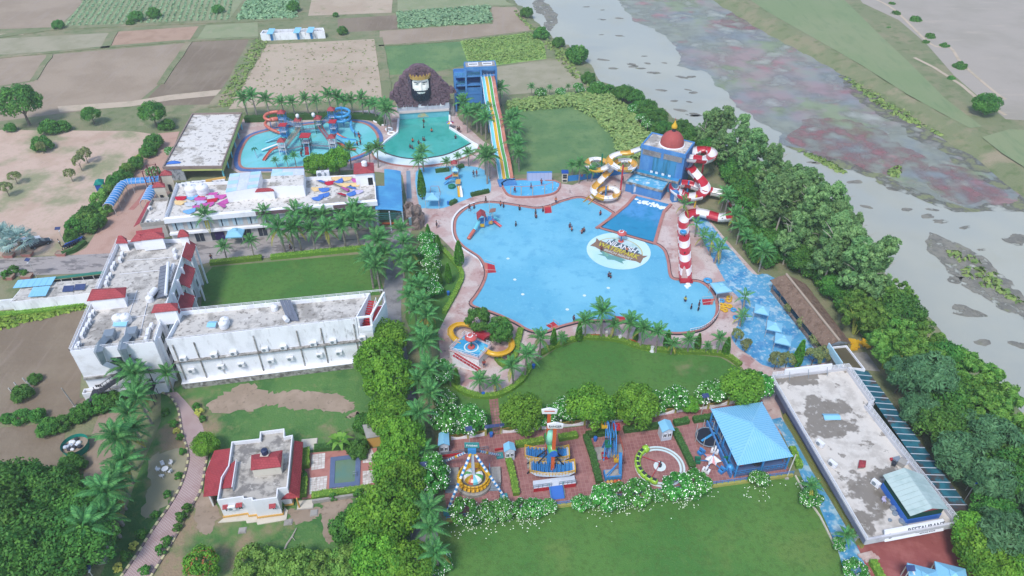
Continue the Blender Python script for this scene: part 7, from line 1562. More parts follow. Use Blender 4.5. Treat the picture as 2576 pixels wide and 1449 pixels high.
tz=[g7(1535,1058),g7(1770,1010),g7(1790,795),g7(1540,825)],[g7(1560,720),g7(1750,690),g7(1760,475),g7(1570,500)],[g7(2280,620),g7(2490,600),g7(2400,400),g7(2285,430)],[g7(2280,930),g7(2440,890),g7(2500,710),g7(2280,730)],[g7(1560,1060),g7(2300,940),g7(2290,920),g7(1800,985)]
tmh={}
for q in tz:
 base=None; nu,nv=max(2,int((q[1]-q[0]).length/.42)),max(1,int((q[3]-q[0]).length/.42)); b=MB()
 for i in range(nu):
  for j in range(nv):
   h=.25+rnd.uniform(0,.015); P=[bil(q,(i+a)/nu,(j+c)/nv,h)for a,c in((.03,.03),(.97,.03),(.97,.97),(.03,.97))]; b.val=rnd.random(); b.face(P)
 o=b.build('terrace_tiles',mt('terrace_tile',C(232,226,220),[(C(170,162,152),1.0,.54,.62,.7)],.8,var=C(206,198,190))if 'm' not in tmh else tmh['m'],vt); tmh['m']=o.data.materials[0]; o['kind']='stuff'
wq2=GP([(835,1223.5),(899,1217),(901.5,1148.5),(837.7,1156)],.2)
cb=mt('slate_blue_coping',C(98,114,148),[(C(116,132,162),.8,.5,.7,.6)],.6)
b=MB(); b.ribbon(wq2,.75,.1,.36,True); b.build('coping',cb,vt); b=MB(); b.face([bil(wq2,s,t,.27)for s,t in((0,0),(1,0),(1,1),(0,1))]); b.build('water',M['pool_green'],vt)
for s in(0,1):p=bil(wq2,.97,.25+.08*s,.3); b=MB(); b.tube([p,p+Vector((0,0,.7)),p+Vector((-.5,0,.7)),p+Vector((-.6,0,-.1))],.035,6); b.build('ladder_rail',M['grey_metal'],vt)
o=thing('terrace_wall','low grey garden wall below the villa pool terrace','wall',g7(1980,1110)); b=MB(); b.ribbon([g7(1580,1165),g7(2440,1040)],.35,0,.7); b.build('wall_run',M['concrete'],o)
o=thing('terrace_wall','low grey garden wall behind the villa pool terrace','wall',g7(1980,400)); b=MB(); b.ribbon([g7(1610,430),g7(2420,350)],.35,0,.5); b.build('wall_run',M['concrete'],o)
for k,(x,y,w_,d_2,lab)in enumerate(((1530,350,2.4,2.2,'pale concrete slab steps behind the villa terrace'),(1480,1190,2.2,1.4,'pale concrete steps at the front of the villa terrace'),(1600,1305,.9,.9,'square manhole slab on the villa lawn'),(600,1350+200,.9,.8,'manhole slab at the lower left of the villa lawn'),(1240,1435,1.0,.8,'manhole slab near the palm sapling by the villa'))):
 o=thing('slab',lab,'slab',g7(x,y)); b=MB(); b.box(g7(x,y)+Vector((0,0,.12)),(w_,d_2,.2),.12); b.build('slab_top',M['concrete']if k>1 else M['cream'],o); b=MB(); b.box(g7(x,y)+Vector((0,0,.06)),(w_+.2,d_2+.2,.1),.12); b.build('slab_edge',M['concrete'],o)
o=thing('garden_hut','ochre garden hut half hidden by trees beside the villa terrace','hut',g7(2400,330)); q=[g7(2340,240,2.6),g7(2520,215,2.6),g7(2460,60,2.6),g7(2290,80,2.6)]; b=MB(); b.prism(q,0,2.5); b.build('wall',M['ochre'],o); solid([lerp(sum(q,Vector())/4,p,1.15)for p in q],'roof','concrete',o,.15)
# =========================== restaurant
RZ=4.3
rq=GP([(2182,1356),(2407,1313),(2180,1021),(2197,1015),(2132,924),(1942,946)],RZ)
rs=thing('restaurant','long flat-roofed restaurant building with stained pale roof beside the trees','building',G(2180,1390))
cr0=sum(rq,Vector())/6
inn=[Vector((p.x,p.y,0)).lerp(Vector((cr0 .x,cr0 .y,0)),.1)for p in rq]; inn[0]+=Vector((0,2.2,0)); inn[1]+=Vector((0,2.2,0))
b=MB(); b.prism(inn,0,RZ-1.1); b.build('wall',mt('slate_wall',C(110,112,136),[(C(136,138,160),.4,.5,.7,.6)],.7),rs)
b=MB(); b.prism(rq,RZ-1.1,RZ-.6); b.build('roof',M['roof_c'],rs)
b=MB(); b.ribbon([rq[i]for i in range(6)],.3,RZ-1.15,RZ,True); b.build('parapet',mt('pale_parapet',C(206,205,208),[(C(172,170,174),.5,.5,.7,.6)],.8),rs)
panel(rs,rq[5],rq[0],0,1,RZ-1.2,RZ-.25,mt('slate_fascia',C(118,122,144),[(C(150,152,168),.4,.5,.7,.6)],.7),'fascia',.2,.05)
railing(rs,[rq[5],rq[0]],RZ,.35,'white_clean',1.0); railing(rs,[rq[1],rq[2],rq[3],rq[4],rq[5]],RZ,.9,'white_clean',.8,mid=4)
for s in(.05,.3,.55,.8,.97):p=lerp(rq[0],rq[1],s)+Vector((0,2.4,0)); b=MB(); b.box((p.x,p.y,(RZ-1.1)/2),(.4,.4,RZ-1.1)); b.build('column',M['beige_wall'],rs)
fd2,fn2=wn(rq[0],rq[1]); FL2=(rq[1]-rq[0]).length
sg=thing('restaurant_sign','long white sign board reading RESTAURANT on the roof edge','sign',rq[0]); a,c=rq[0]+fd2*FL2*.2+fn2*.35,rq[0]+fd2*FL2*.86+fn2*.35
tilt=Vector((0,0,1)); b=MB(); V=[Vector((a.x,a.y,RZ-1.0)),Vector((c.x,c.y,RZ-1.0)),Vector((c.x,c.y,RZ+.45))-fn2*.7,Vector((a.x,a.y,RZ+.45))-fn2*.7]; b.idx(V+[p-fn2*.25 for p in V],[(0,1,2,3),(7,6,5,4),(0,4,5,1),(1,5,6,2),(2,6,7,3),(3,7,4,0)]); b.build('board',M['white_clean'],sg,fix=True)
upd=(V[3]-V[0]).normalized(); nn_=fd2 .cross(upd).normalized()
def SM(s,t,off=.02):p=lerp(lerp(V[0],V[1],s),lerp(V[3],V[2],s),t)+nn_*off; return Matrix.Translation(p)@Matrix((fd2,upd,nn_)).transposed().to_4x4()
ink=mt('sign_ink',C(70,74,88),(),.6)
text('lettering','RESTAURANT',.95,ink,SM(.7,.64),sg,5.6); text('lettering','MULTI CUISINE RESTAURANT',.25,ink,SM(.73,.34),sg,3.9); text('lettering','GROUND FLOOR',.22,ink,SM(.72,.18),sg,2.4); text('lettering','B',1.0,ink,SM(.09,.45),sg,.5)
fs=thing('rear_sign','white sign board seen from behind at the far end of the restaurant roof','sign',rq[5]); fa,fb=lerp(rq[5],rq[4],.16),lerp(rq[5],rq[4],.78)
b=MB(); b.prism([fa,fb,fb+Vector((.1,.5,0)),fa+Vector((.1,.5,0))],RZ-.3,RZ+.9); b.build('board',M['white_clean'],fs); bars(fs,'stay',[(lerp(fa,fb,s)+Vector((0,0,.6)),lerp(fa,fb,s)+Vector((0,-.9,-.6)))for s in(.1,.5,.9)],'grey_metal',.08)
zr3=RZ-.6
t33=lambda x,y:(1932+x/4,1086+y/4)
def g33(x,y,z=0):return G(*t33(x,y),z)
sh=thing('rooftop_kitchen','green sheet gabled kitchen shed with blue base on the restaurant roof','shed',g33(1600,900,zr3))
e0,e1,e2,e3=g33(1435,850,6.2),g33(1820,780,6.2),g33(1560,430,6.2),g33(1155,435,6.2); r0,r1_=g33(1655,772,7.3),g33(1370,362,7.3)
for A_,B_,C_,D_,nm in((e0,r0,r1_,e3,'l'),(r0,e1,e2,r1_,'r')):
 for k in range(9):
  t0,t1=(k+.02)/9,(k+.98)/9; solid([bil((A_,B_,C_,D_),0,t0),bil((A_,B_,C_,D_),1,t0),bil((A_,B_,C_,D_),1,t1),bil((A_,B_,C_,D_),0,t1)],'roof_panel','green_roof',sh,.06)
cs_=(e0+e1+e2+e3)/4; wq3=[cs_+(p-cs_)*.9 for p in(e0,e1,e2,e3)]
b=MB(); b.prism(wq3,zr3,zr3+1.1); b.build('blue_base',M['plastic_blue'],sh); b=MB(); b.prism([cs_+(p-cs_)*.88 for p in(e0,e1,e2,e3)],zr3+1.1,6.1); b.build('dark_wall',mt('dark_green_wall',C(24,70,60),(),.7),sh)
b=MB(); m0=lerp(wq3[0],wq3[1],.5); b.face([Vector((wq3[0].x,wq3[0].y,6.12)),Vector((wq3[1].x,wq3[1].y,6.12)),Vector((r0 .x,r0 .y+.1,7.2))]); b.build('gable_end',M['redpaint'],sh)
for k,(x,y,lab)in enumerate(((515,140,'upper air conditioner along the left parapet of the restaurant roof'),(640,345,'lower air conditioner along the left parapet of the restaurant roof'),(1075,540,'white kitchen fan unit on the restaurant roof by the green shed'))):AC(g33(x,y,zr3),-1.0,1.3,lab)
bluebox(2090,1052,zr3,'blue tarpaulin block lying on the upper restaurant roof',(2.2,.9,.35))
o=thing('roof_vent','small red tiled vent on the restaurant roof','vent',g33(940,345,zr3)); q=[g33(900,380,zr3),g33(965,372,zr3),g33(975,315,zr3),g33(915,310,zr3)]; b=MB(); b.prism(q,zr3,zr3+.5); b.build('box',M['concrete'],o); b=MB(); b.hip(q,zr3+.5,.3,.12,.3); b.build('cap',M['redtile'],o)
o=thing('scrap_heap','grey scrap and cooler boxes heaped behind the green shed','scrap',g33(1320,310,zr3))
for x,y,s,a,mk in((1290,300,1.0,.3,'grey_metal'),(1340,330,1.2,.8,'concrete'),(1260,330,.7,1.1,'dark_metal'),(1380,320,.8,.2,'sheet_grey'),(1245,285,.5,.1,'redpaint')):b=MB(); b.box(g33(x,y,zr3)+Vector((0,0,s*.35)),(s,s*.8,s*.7),a); b.build('crate',M[mk],o)
o=thing('pot_heap','shiny cooking pots standing left of the green shed','pots',g33(1265,790,zr3))
for x,y,s in((1255,780,.4),(1275,830,.35),(1345,910,.4),(1375,940,.3),(1230,690,.3),(1225,895,.25)):b=MB(); b.lathe([(0,0),(s,0),(s*1.05,s*.9),(s*.95,s),(0,s*.9)],g33(x,y,zr3),12); b.build('pot',M['grey_metal'],o)
o=thing('plastic_chair','pink plastic chair on the restaurant roof','chair',g33(1158,700,zr3)); p=g33(1158,705,zr3); b=MB(); b.box(p+Vector((0,0,.42)),(.5,.5,.06)); b.build('seat',M['cloth_lilac'],o); b=MB(); b.box(p+Vector((0,.24,.7)),(.5,.06,.5)); b.build('backrest',M['cloth_lilac'],o); bars(o,'leg',[(p+Vector((x,y,0)),p+Vector((x,y,.4)))for x in(-.2,.2)for y in(-.2,.2)],'cloth_lilac',.06)
lt=thing('leanto_shed','long teal translucent lean-to roof between restaurant and trees','roof',G(2400,1300)); lq=GP([(2392,1292),(2448,1288),(2184,931),(2142,931)],3.1)
for k in range(22):
 P=[bil(lq,0,(k+.02)/22,3.3),bil(lq,1,(k+.02)/22,2.9),bil(lq,1,(k+.98)/22,2.9),bil(lq,0,(k+.98)/22,3.3)]; solid(P,'roof_sheet','teal_roof',lt,.05)
 b=MB(); b.bar(bil(lq,0,k/22,3.36),bil(lq,1,k/22,2.96),.09); b.build('purlin',M['sheet_grey'],lt)
for k in range(8):p=bil(lq,.97,k/7,0); bars(lt,'post',[(p,Vector((p.x,p.y,2.85)))],'grey_metal',.12)
o=thing('store_block','low block with wet mossy flat roof between hut and restaurant','building',G(2110,930)); q=GP([(2122,925),(2176,931),(2129,871),(2088,875)],3.4); block(o,q,0,3.6,'concrete','roof_d',.4,.2,paramat='white')
o.children[1].data.materials[0]=mt('wet_moss_roof',C(92,84,62),[(C(150,142,112),.2,.5,.65,.8)],.5)
b=MB(); b.ribbon([lerp(q[0],q[3],t)-Vector((.5,0,0))for t in(0,1)],.2,3.0,4.6); b.build('screen',M['sheet_light'],o)
sheet('concrete_yard',GP([(2215,935),(2180,932),(2145,888),(2178,886)]),.05,M['concrete'])
hh=thing('thatched_hut','long hut with brown thatched roof between splash floor and trees','hut',G(2040,800))
hq=[G(2072,876,2.5),G(2142,864,2.5),G(2028,716,2.5),G(1937,705,2.5)]; ra,rb_=G(2112,858,4.3),G(1978,690,4.3)
N_=26
for nm,A_,B_,C_,D_ in(('l',hq[0],ra,rb_,hq[3]),('r',ra,hq[1],hq[2],rb_)):
 b=MB(); V=[]
 for j in range(N_+1):
  for i in range(7):p=bil((A_,B_,C_,D_),i/6,j/N_)+Vector((0,0,rnd.uniform(-.07,.07)+.12*math.sin(math.pi*i/6))); V.append(p)
 m=len(V); b.idx(V+[p-Vector((0,0,.25))for p in V],[(j*7+i,j*7+i+1,(j+1)*7+i+1,(j+1)*7+i)for j in range(N_)for i in range(6)]); b.build('thatch_slope',M['thatch'],hh)
b=MB(); b.tube([ra+Vector((0,0,.1)),rb_+Vector((0,0,.1))],.22,8); b.build('ridge_roll',mt('pale_ridge',C(176,158,140),(),.9),hh)
solid([rb_,hq[2],lerp(hq[2],hq[3],.5)+Vector((-.3,.8,-.2)),hq[3]],'hip_end','thatch',hh,.2)
b=MB(); b.face([hq[0]+Vector((0,.1,0)),hq[1]+Vector((0,.1,0)),ra]); b.build('gable_end',M['sheet_grey'],hh)
hc=(hq[0]+hq[1]+hq[2]+hq[3])/4
for s,t in[(s,t)for s in(.06,.94)for t in(.03,.2,.4,.6,.8,.97)]:p=bil(hq,s,t,0); bars(hh,'post',[(p,Vector((p.x,p.y,2.6)))],'trunk',.2)
b=MB(); b.ribbon([bil(hq,.08,.02),bil(hq,.08,.98)],.3,0,.7); b.build('stone_base',rk,hh)
tp_=thing('tarpaulin','crumpled pale tarpaulin along the right eave of the thatched hut','tarpaulin',G(2070,770))
b=MB(); V=[]
for j in range(15):
 for i in range(4):V.append(lerp(G(2035,722),G(2108,798),j/14)+Vector((1.2+i*.9,0,2.6-i*.35+rnd.uniform(-.25,.25))))
b.idx(V,[(j*4+i,j*4+i+1,(j+1)*4+i+1,(j+1)*4+i)for j in range(14)for i in range(3)]); b.build('sheet',mt('pale_tarp',C(206,200,192),[(C(150,142,136),.8,.5,.65,.7)],.8),tp_)
yh=thing('yellow_raft_heap','heap of yellow plastic rafts beside the hut end','raft heap',G(2163,862))
for k in range(11):p=G(2143+rnd.uniform(0,38),852+rnd.uniform(0,22)+k*.5,.2+.1*(k%4)); b=MB(); b.box(p,(1.3,.8,.3),rnd.uniform(0,3),Matrix.Rotation(rnd.uniform(0,3),4,'Z')@Matrix.Rotation(rnd.uniform(-.4,.4),4,'X')); b.build('raft',M['yellow'],yh)
o=thing('boundary_wall','olive painted low wall between the blue walkway and the restaurant','wall',G(2090,1240)); b=MB(); b.ribbon(GP([(1972,1048),(1998,1092),(2050,1186),(2094,1256),(2152,1356),(2168,1380)]),.35,0,.8); b.build('wall_run',M['olive_trim'],o)
o=thing('kerb_wall','thin pale kerb along the right edge of the south lawn','kerb',G(2070,1300)); b=MB(); b.ribbon(GP([(2000,1198),(2035,1262),(2062,1300),(2104,1384)]),.2,0,.3); b.build('kerb_run',M['cream'],o)
o=thing('terrace_steps','low steps with pink top at the corner of the red terrace','steps',G(2180,1398))
for k in range(3):b=MB(); b.box(G(2172,1398)+Vector((.2+k*.35,-k*.3,.35-.12*k)),(2.2,.5,.2),.25); b.build('step',M['deck'],o)
o=thing('white_wall','pale wall strip running under the palms at the bottom left','wall',G(270,1380)); b=MB(); b.ribbon(GP([(285,1328),(272,1372),(258,1420)]),1.0,0,1.6); b.build('wall_run',M['concrete'],o)
nb2=thing('net_bin','round green net enclosure full of rubbish sacks','rubbish pen',G(195,1135)); nc=G(195,1130)
b=MB(); b.lathe([(1.75,0),(2.0,1.4)],nc,24); b.lathe([(1.97,1.4),(1.7,.1)],nc,24); b.build('net_wall',M['net_green'],nb2); b=MB(); b.lathe([(0,.9),(1.9,.8)],nc,16); b.build('fill',M['soil'],nb2)
for k in range(16):a=rnd.uniform(0,6.3); r_=rnd.uniform(0,1.4); p=nc+Vector((math.cos(a)*r_,math.sin(a)*r_,1.0)); s=rnd.uniform(.25,.45); b=MB(); b.lathe([(0,-s*.3),(s,0),(s*.8,s*.5),(0,s*.7)],p,8); b.build('sack',(M['dark_metal'],M['white_clean'],M['sheet_grey'])[k%3],nb2)
# =========================== vegetation templates
def rv(r):
 while True:
  v=Vector((r.uniform(-1,1),r.uniform(-1,1),r.uniform(-1,1)))
  if.05<v.length<1:return v.normalized()
def leaf(b,p,n,s,r,asp=1.5):
 t=n.cross(rv(r)); t=t.normalized()if t.length>.01 else Vector((1,0,0)); q=n.cross(t)
 a,c=t*s*asp*.5,q*s*.5
 b.face([p-a,p-c*.9+a*.1,p+a,p+c*.9+a*.1])
def clumpy(b,r,c,rx,ry,rz,ncl,nl,s,low=-.35,cr=.34,flower=0,asp=1.5,fs=.13):
 for k in range(ncl):
  while True:
   d=rv(r)
   if d.z>low:break
  f=r.uniform(.62,.95); cc=Vector(c)+Vector((d.x*rx*f,d.y*ry*f,d.z*rz*f)); R_=cr*(rx+ry)/2*r.uniform(.7,1.25); base=r.uniform(.0,.55)
  for i in range(nl):
   e=rv(r)
   if e.dot(d)<-.45 or e.z<-.6:e=-e
   b.val=min(1,max(0,base+r.uniform(-.15,.45))); b.m=0
   leaf(b,cc+e*R_*r.uniform(.7,1.08),(e+rv(r)*.7).normalized(),s*r.uniform(.7,1.3),r,asp)
  for i in range(flower):
   e=rv(r); e=e if e.dot(d)>0 else-e
   if e.z<-.1:e.z=-e.z
   b.m=1; b.val=r.random(); leaf(b,cc+e*R_*1.12,(e+Vector((0,0,.6))).normalized(),fs*r.uniform(.8,1.5),r,1.1)
 b.m=0
def limbs(b,r,h,rad,spread,n=5,lean=0):
 top=Vector((lean,0,h)); b.tube([(0,0,0),(lean*.4,0,h*.5),top],[rad,rad*.75,rad*.5],7)
 for k in range(n):
  a=2*math.pi*k/n+r.random(); st=lerp((0,0,0),top,r.uniform(.6,1)); e=st+Vector((math.cos(a)*spread,math.sin(a)*spread,spread*r.uniform(.5,1)))
  b.tube([st,lerp(st,e,.5)+Vector((0,0,.15)),e],[rad*.45,rad*.3,rad*.1],5)
def tree_proto(name,cat,seed,crown,trunk,mats,tm='trunk',cname='crown'):
 p=proto(name,'x',cat,None); r=random.Random(seed)
 b=MB(); trunk(b,r); b.build('trunk',M[tm],p)
 b=MB(); crown(b,r); b.build(cname,[M[m]for m in mats],p); return Placer(p)
def multi(n,*a,**k):return[tree_proto(a[0],a[1],31*i+len(a[0]),*a[2:],**k)for i in range(n)]
T={}
T['mango']=multi(3,'mango_tree','tree',lambda b,r:clumpy(b,r,(0,0,3.9),3.0,3.0,2.5,64,120,.27,-.6),lambda b,r:limbs(b,r,2.6,.28,1.8),['lf_mango'])
T['dark']=multi(2,'shade_tree','tree',lambda b,r:clumpy(b,r,(0,0,5),3.6,3.6,2.6,64,120,.29,-.5,.3),lambda b,r:limbs(b,r,3.4,.3,2.2),['lf_dark'])
T['dusty']=multi(2,'dusty_tree','tree',lambda b,r:clumpy(b,r,(0,0,2.6),1.4,1.4,1.2,26,60,.2,-.4,.36),lambda b,r:limbs(b,r,1.9,.1,.9),['lf_dry'])
T['bush']=multi(2,'bush','bush',lambda b,r:clumpy(b,r,(0,0,1.1),1.7,1.7,1.3,38,90,.23,-.4,.36),lambda b,r:limbs(b,r,.8,.12,.9),['lf_dark'])
T['olive']=multi(2,'olive_bush','bush',lambda b,r:clumpy(b,r,(0,0,1.5),1.8,1.8,1.6,38,90,.22,-.4,.34),lambda b,r:limbs(b,r,1.1,.12,.9),['lf_olive'])
T['fran']=multi(3,'frangipani','flowering tree',lambda b,r:clumpy(b,r,(0,0,1.9),1.65,1.65,1.25,36,70,.24,-.35,.33,6),lambda b,r:limbs(b,r,1.0,.12,1.1,6),['lf_fran','flower'])
T['shrub']=multi(1,'round_shrub','shrub',lambda b,r:clumpy(b,r,(0,0,.5),.55,.55,.5,16,40,.14,-.5,.36),lambda b,r:b.tube([(0,0,0),(0,0,.4)],.06,5),['lf_dark'])
T['yshrub']=multi(1,'yellow_shrub','shrub',lambda b,r:clumpy(b,r,(0,0,.42),.5,.5,.42,14,36,.14,-.5,.36),lambda b,r:b.tube([(0,0,0),(0,0,.35)],.05,5),['lf_yel'])
T['rust']=multi(1,'rusty_tree','tree',lambda b,r:(clumpy(b,r,(0,0,2.6),2.2,2.2,1.9,44,90,.23,-.5),setattr(b,'m',1),clumpy(b,r,(0,0,2.8),2.3,2.3,1.9,0,0,.3),[leaf(b,Vector((0,0,2.6))+e*2.2,e,.22,r)for e in[rv(r)for _ in range(240)]if e.z>-.2 or setattr(b,'m',1)]),lambda b,r:limbs(b,r,1.6,.18,1.3),['lf_mango','lf_red'])
T['pine']=multi(2,'weeping_tree','tree',lambda b,r:clumpy(b,r,(0,0,3.3),2.1,2.1,1.9,48,90,.22,-.7,.32,0,2.4),lambda b,r:limbs(b,r,2.4,.16,1.3),['lf_dark'])
def ash(b,r):
 for k in range(1300):
  z=r.uniform(.7,5); f=(z-.7)/4.3; R_=.62*(1-f**2.2)*(.75+.25*math.sin(min(1,f*5)*1.57))+.08; a=r.uniform(0,6.28); e=Vector((math.cos(a),math.sin(a),-.5)).normalized()
  b.val=r.random(); leaf(b,Vector((math.cos(a)*R_,math.sin(a)*R_,z))*1,(e+rv(r)*.5).normalized(),.21,r,1.9)
T['ash']=multi(2,'ashoka_tree','tree',ash,lambda b,r:b.tube([(0,0,0),(0,0,4.2)],[.1,.04],6),['lf_ash'])
def euc(b,r):
 for k in range(19):
  f=r.uniform(.36,1); a=r.uniform(0,6.28); rr=(1.25-f)*3.6*r.uniform(.3,1); c=(math.cos(a)*rr,math.sin(a)*rr,13*f)
  clumpy(b,r,c,1.25,1.25,1.35,9,52,.26,-1,.42,0,2.2)
T['euc']=multi(4,'eucalyptus_tree','tree',euc,lambda b,r:limbs(b,r,11.5,.2,2.4,6,r.uniform(-.8,.8)),['lf_eu'],tm='eutrunk')
def bam(b,r):
 for k in range(26):
  a=r.uniform(0,6.28); L_=r.uniform(.4,1); tip=Vector((math.cos(a)*3.4*L_,math.sin(a)*3.4*L_,r.uniform(5.2,8.6)-1.6*L_))
  clumpy(b,r,tip,1.0,1.0,.95,6,56,.25,-1,.5,0,2.6)
def bamt(b,r):
 for k in range(12):a=r.uniform(0,6.28); b.tube([(math.cos(a)*.4,math.sin(a)*.4,0),(math.cos(a)*1.2,math.sin(a)*1.2,4),(math.cos(a)*2.6,math.sin(a)*2.6,6.6)],[.07,.06,.03],5)
T['bam']=multi(3,'bamboo_clump','bamboo',bam,bamt,['lf_bam'],tm='lf_yel',cname='foliage')
T['cas']=multi(3,'casuarina_tree','tree',lambda b,r:clumpy(b,r,(0,0,5.6),3.3,3.3,3.2,60,110,.25,-.6,.3,0,3.0),lambda b,r:limbs(b,r,6,.22,2),['lf_cas'])
def frond_mesh(nm,L,rise,droop,mat,seed,nl=15,lw=.055,ll=.66):
 r=random.Random(seed); b=MB(); pts=[Vector((L*t,0,rise*math.sin(t*1.9)-droop*t*t))for t in[i/9 for i in range(10)]]
 b.val=.3; b.tube(pts,[.035-.003*i for i in range(10)],4)
 for k in range(nl*2):
  t=.12+.86*k/(nl*2-1); i=min(8,int(t*9)); p=lerp(pts[i],pts[i+1],t*9-i); l_=ll*math.sin(math.pi*(.15+.8*t))*r.uniform(.85,1.1)
  for s in(-1,1):
   d=Vector((.55,s*.8,-.45+r.uniform(-.15,.1))).normalized(); b.val=r.random(); w_=Vector((lw*1.5,0,.02)); b.face([p-w_,p+d*l_*.5-w_*.5+Vector((0,0,.04)),p+d*l_+Vector((0,0,-.1*l_)),p+d*l_*.5+w_])
 return b.mesh(nm,M[mat])
FM=[frond_mesh('frond',2.5,.9,.9,'lf_palm',1),frond_mesh('frond',2.7,.7,1.7,'lf_palm',2),frond_mesh('frond',2.3,1.1,.5,'lf_palm',3)]
FY=frond_mesh('frond',2.3,.2,1.9,'lf_palm_y',4)
def palm_proto(h,seed,whole=False,yellow=0,nf=19,fs=1.0):
 p=proto('royal_palm','x','palm',None); r=random.Random(seed)
 b=MB(); b.tube([(0,0,0),(.03,0,h*.25),(0,.03,h*.6),(0,0,h)],[.2,.17,.19,.12],8); b.build('trunk',M['ptrunk'],p)
 b=MB(); b.tube([(0,0,h),(0,0,h+.5),(0,0,h+.85)],[.13,.12,.05],7); b.build('crownshaft',M['lf_ash'],p)
 bm=bmesh.new()
 for k in range(nf):
  a=k*2.39996; u=k/(nf-1); pitch=-1.15+u*1.35+r.uniform(-.1,.1); me=FM[2]if u<.25 else(FM[0]if u<.6 else FM[1])
  if k>=nf-yellow:me=FY; pitch=.45
  X=Matrix.Translation((0,0,h+.75-.2*u))@Matrix.Rotation(a,4,'Z')@Matrix.Rotation(pitch*.75,4,'Y')@Matrix.Scale(fs*r.uniform(.88,1.1),4)
  if whole:m2=me.copy(); m2 .transform(X); bm.from_mesh(m2); bpy.data.meshes.remove(m2)
  else:put('frond',me,p,X)
 if whole:me=bpy.data.meshes.new('fronds'); bm.to_mesh(me); me.materials.append(M['lf_palm']); put('fronds',me,p)
 bm.free(); return Placer(p)
T['palm']=[palm_proto(4.3,1,yellow=1),palm_proto(4.9,2),palm_proto(3.9,3,yellow=3),palm_proto(4.6,4,nf=21)]
T['spalm']=[palm_proto(1.9,5,yellow=2,nf=10,fs=.75),palm_proto(2.3,6,yellow=1,nf=9,fs=.7)]
T['fpalm']=[palm_proto(4.2,7,True),palm_proto(4.8,8,True)]
def fan(b,r):
 for k in range(26):
  a=k*2.4; el=1.3-1.5*k/26; d=Vector((math.cos(a)*math.cos(el),math.sin(a)*math.cos(el),math.sin(el))); c=Vector((0,0,2.4))+d*1.3; sd=d.cross(Vector((0,0,1))).normalized(); up_=sd.cross(d)
  for j in range(9):f=(j-4)/4*1.25; e=(d*math.cos(f)+sd*math.sin(f)); b.val=r.random(); w_=sd*math.cos(f)*.09-d*math.sin(f)*.09; b.face([c-w_,c+w_,c+e*1.15+w_*.6-up_*.15,c+e*1.25-up_*.3])
T['fan']=multi(1,'fan_palm','palm',fan,lambda b,r:b.tube([(0,0,0),(0,0,2.4)],[.3,.22],8),['lf_silver'],cname='fronds')
def ban(b,r):
 for k in range(9):
  a=k*.75; d=Vector((math.cos(a),math.sin(a),0)); sd=Vector((-d.y,d.x,0)); P=[Vector((0,0,1.4))+d*t*1.7+Vector((0,0,1.0*math.sin(t*2.2)-.5*t*t))for t in(0,.3,.6,1)]
  for i in range(3):w0,w1=(.08,.3,.28,.05)[i],(.08,.3,.28,.05)[i+1]; b.val=r.random(); b.face([P[i]-sd*w0,P[i+1]-sd*w1,P[i+1]+sd*w1,P[i]+sd*w0])
T['banana']=multi(1,'banana_plant','plant',ban,lambda b,r:b.tube([(0,0,0),(0,0,1.6)],[.14,.09],7),['lf_ash'],cname='leaves')
vr=random.Random(3)
def plant(kind,pts,lab,group,s=1.0,jit=.16,key='u',same=False):
 """pts in photo pixels; labels count along the row from the left ('u') or from the far end ('v')"""
 pts=[(p+(1,))[:3]for p in pts]; pts.sort(key=lambda p:p[0]if key=='u' else p[1])
 for i,(u,v,k)in enumerate(pts):
  L=T[kind]; pl=L[i%len(L)]; f=s*k*vr.uniform(1-jit,1+jit)
  l_=lab if(same or len(pts)==1)else(ordinal(i)+' '+lab).replace('#','from the left' if key=='u' else 'from the far end')
  o=pl(G(u,v),vr.uniform(0,6.28),(f,f,f*vr.uniform(.88,1.16)),l_,group)
  if 'palm' in kind:o.rotation_euler=(vr.gauss(0,.05),vr.gauss(0,.05),o.rotation_euler[2])
# =========================== palms
plant('palm',[(719,637),(759,633),(794,632),(833,630),(870,623),(906,621),(938,606),(741,635),(572,657,.75),(640,650,.75)],'royal palm # in the row between driveway and hotel lawn','palms along the driveway',1.15)
plant('palm',[(540,604),(686,597),(760,592),(790,590),(825,587),(862,584),(900,582),(935,578)],'royal palm # close before the banquet building front','palms before the banquet building',1.1)
plant('palm',[(955,672),(946,702),(957,736),(962,645),(968,690),(940,725)],'royal palm # left of the lane at the hotel lawn corner','palms left of the lane',1.1,key='v')
plant('palm',[(1020,630),(1030,662),(1018,702),(1035,735),(1030,790),(1058,770),(1050,832),(1078,850),(1060,882),(1085,908),(1060,942),(1080,985),(1058,1012),(1078,1052),(1068,1108),(1072,1168),(1040,680),(1045,760),(1070,815)],'royal palm # in the dense belt right of the lane','palms right of the lane',1.0,key='v')
plant('palm',[(1085,1340),(1092,1388),(1108,1445)],'royal palm # along the lane beside the south lawn','palms beside the south lawn',1.05,key='v')
plant('palm',[(1472,852,1.05),(1512,852,1.15),(1541,854,.8),(1577,861,1.05),(1610,875,.9),(1649,887,.8),(1687,892,.65),(1729,891,.65),(1410,872,.6),(1358,900,.95),(1320,950,.9),(1292,972,.8),(1773,892,.5),(1803,895,.6)],'royal palm # along the hedge between pool and centre lawn','palms along the centre lawn hedge')
plant('palm',[(1208,996),(1249,990,.8),(1135,972)],'royal palm # at the hedge below the yellow slide platform','palms below the yellow slides',.95)
plant('fpalm',[(625,300),(650,303),(682,302),(720,300),(745,300),(780,298),(800,298),(836,297),(852,296),(872,296),(890,297),(915,298),(932,300),(948,305),(968,318),(975,335),(985,322)],'palm # in the row behind the play pool','palms behind the play pool',1.1)
plant('fpalm',[(1166,314),(1176,334),(1200,332),(1211,340),(1231,324),(1186,320),(1222,352)],'palm # between the wave pool and the lane slide','palms between wave pool and lane slide',1.15)
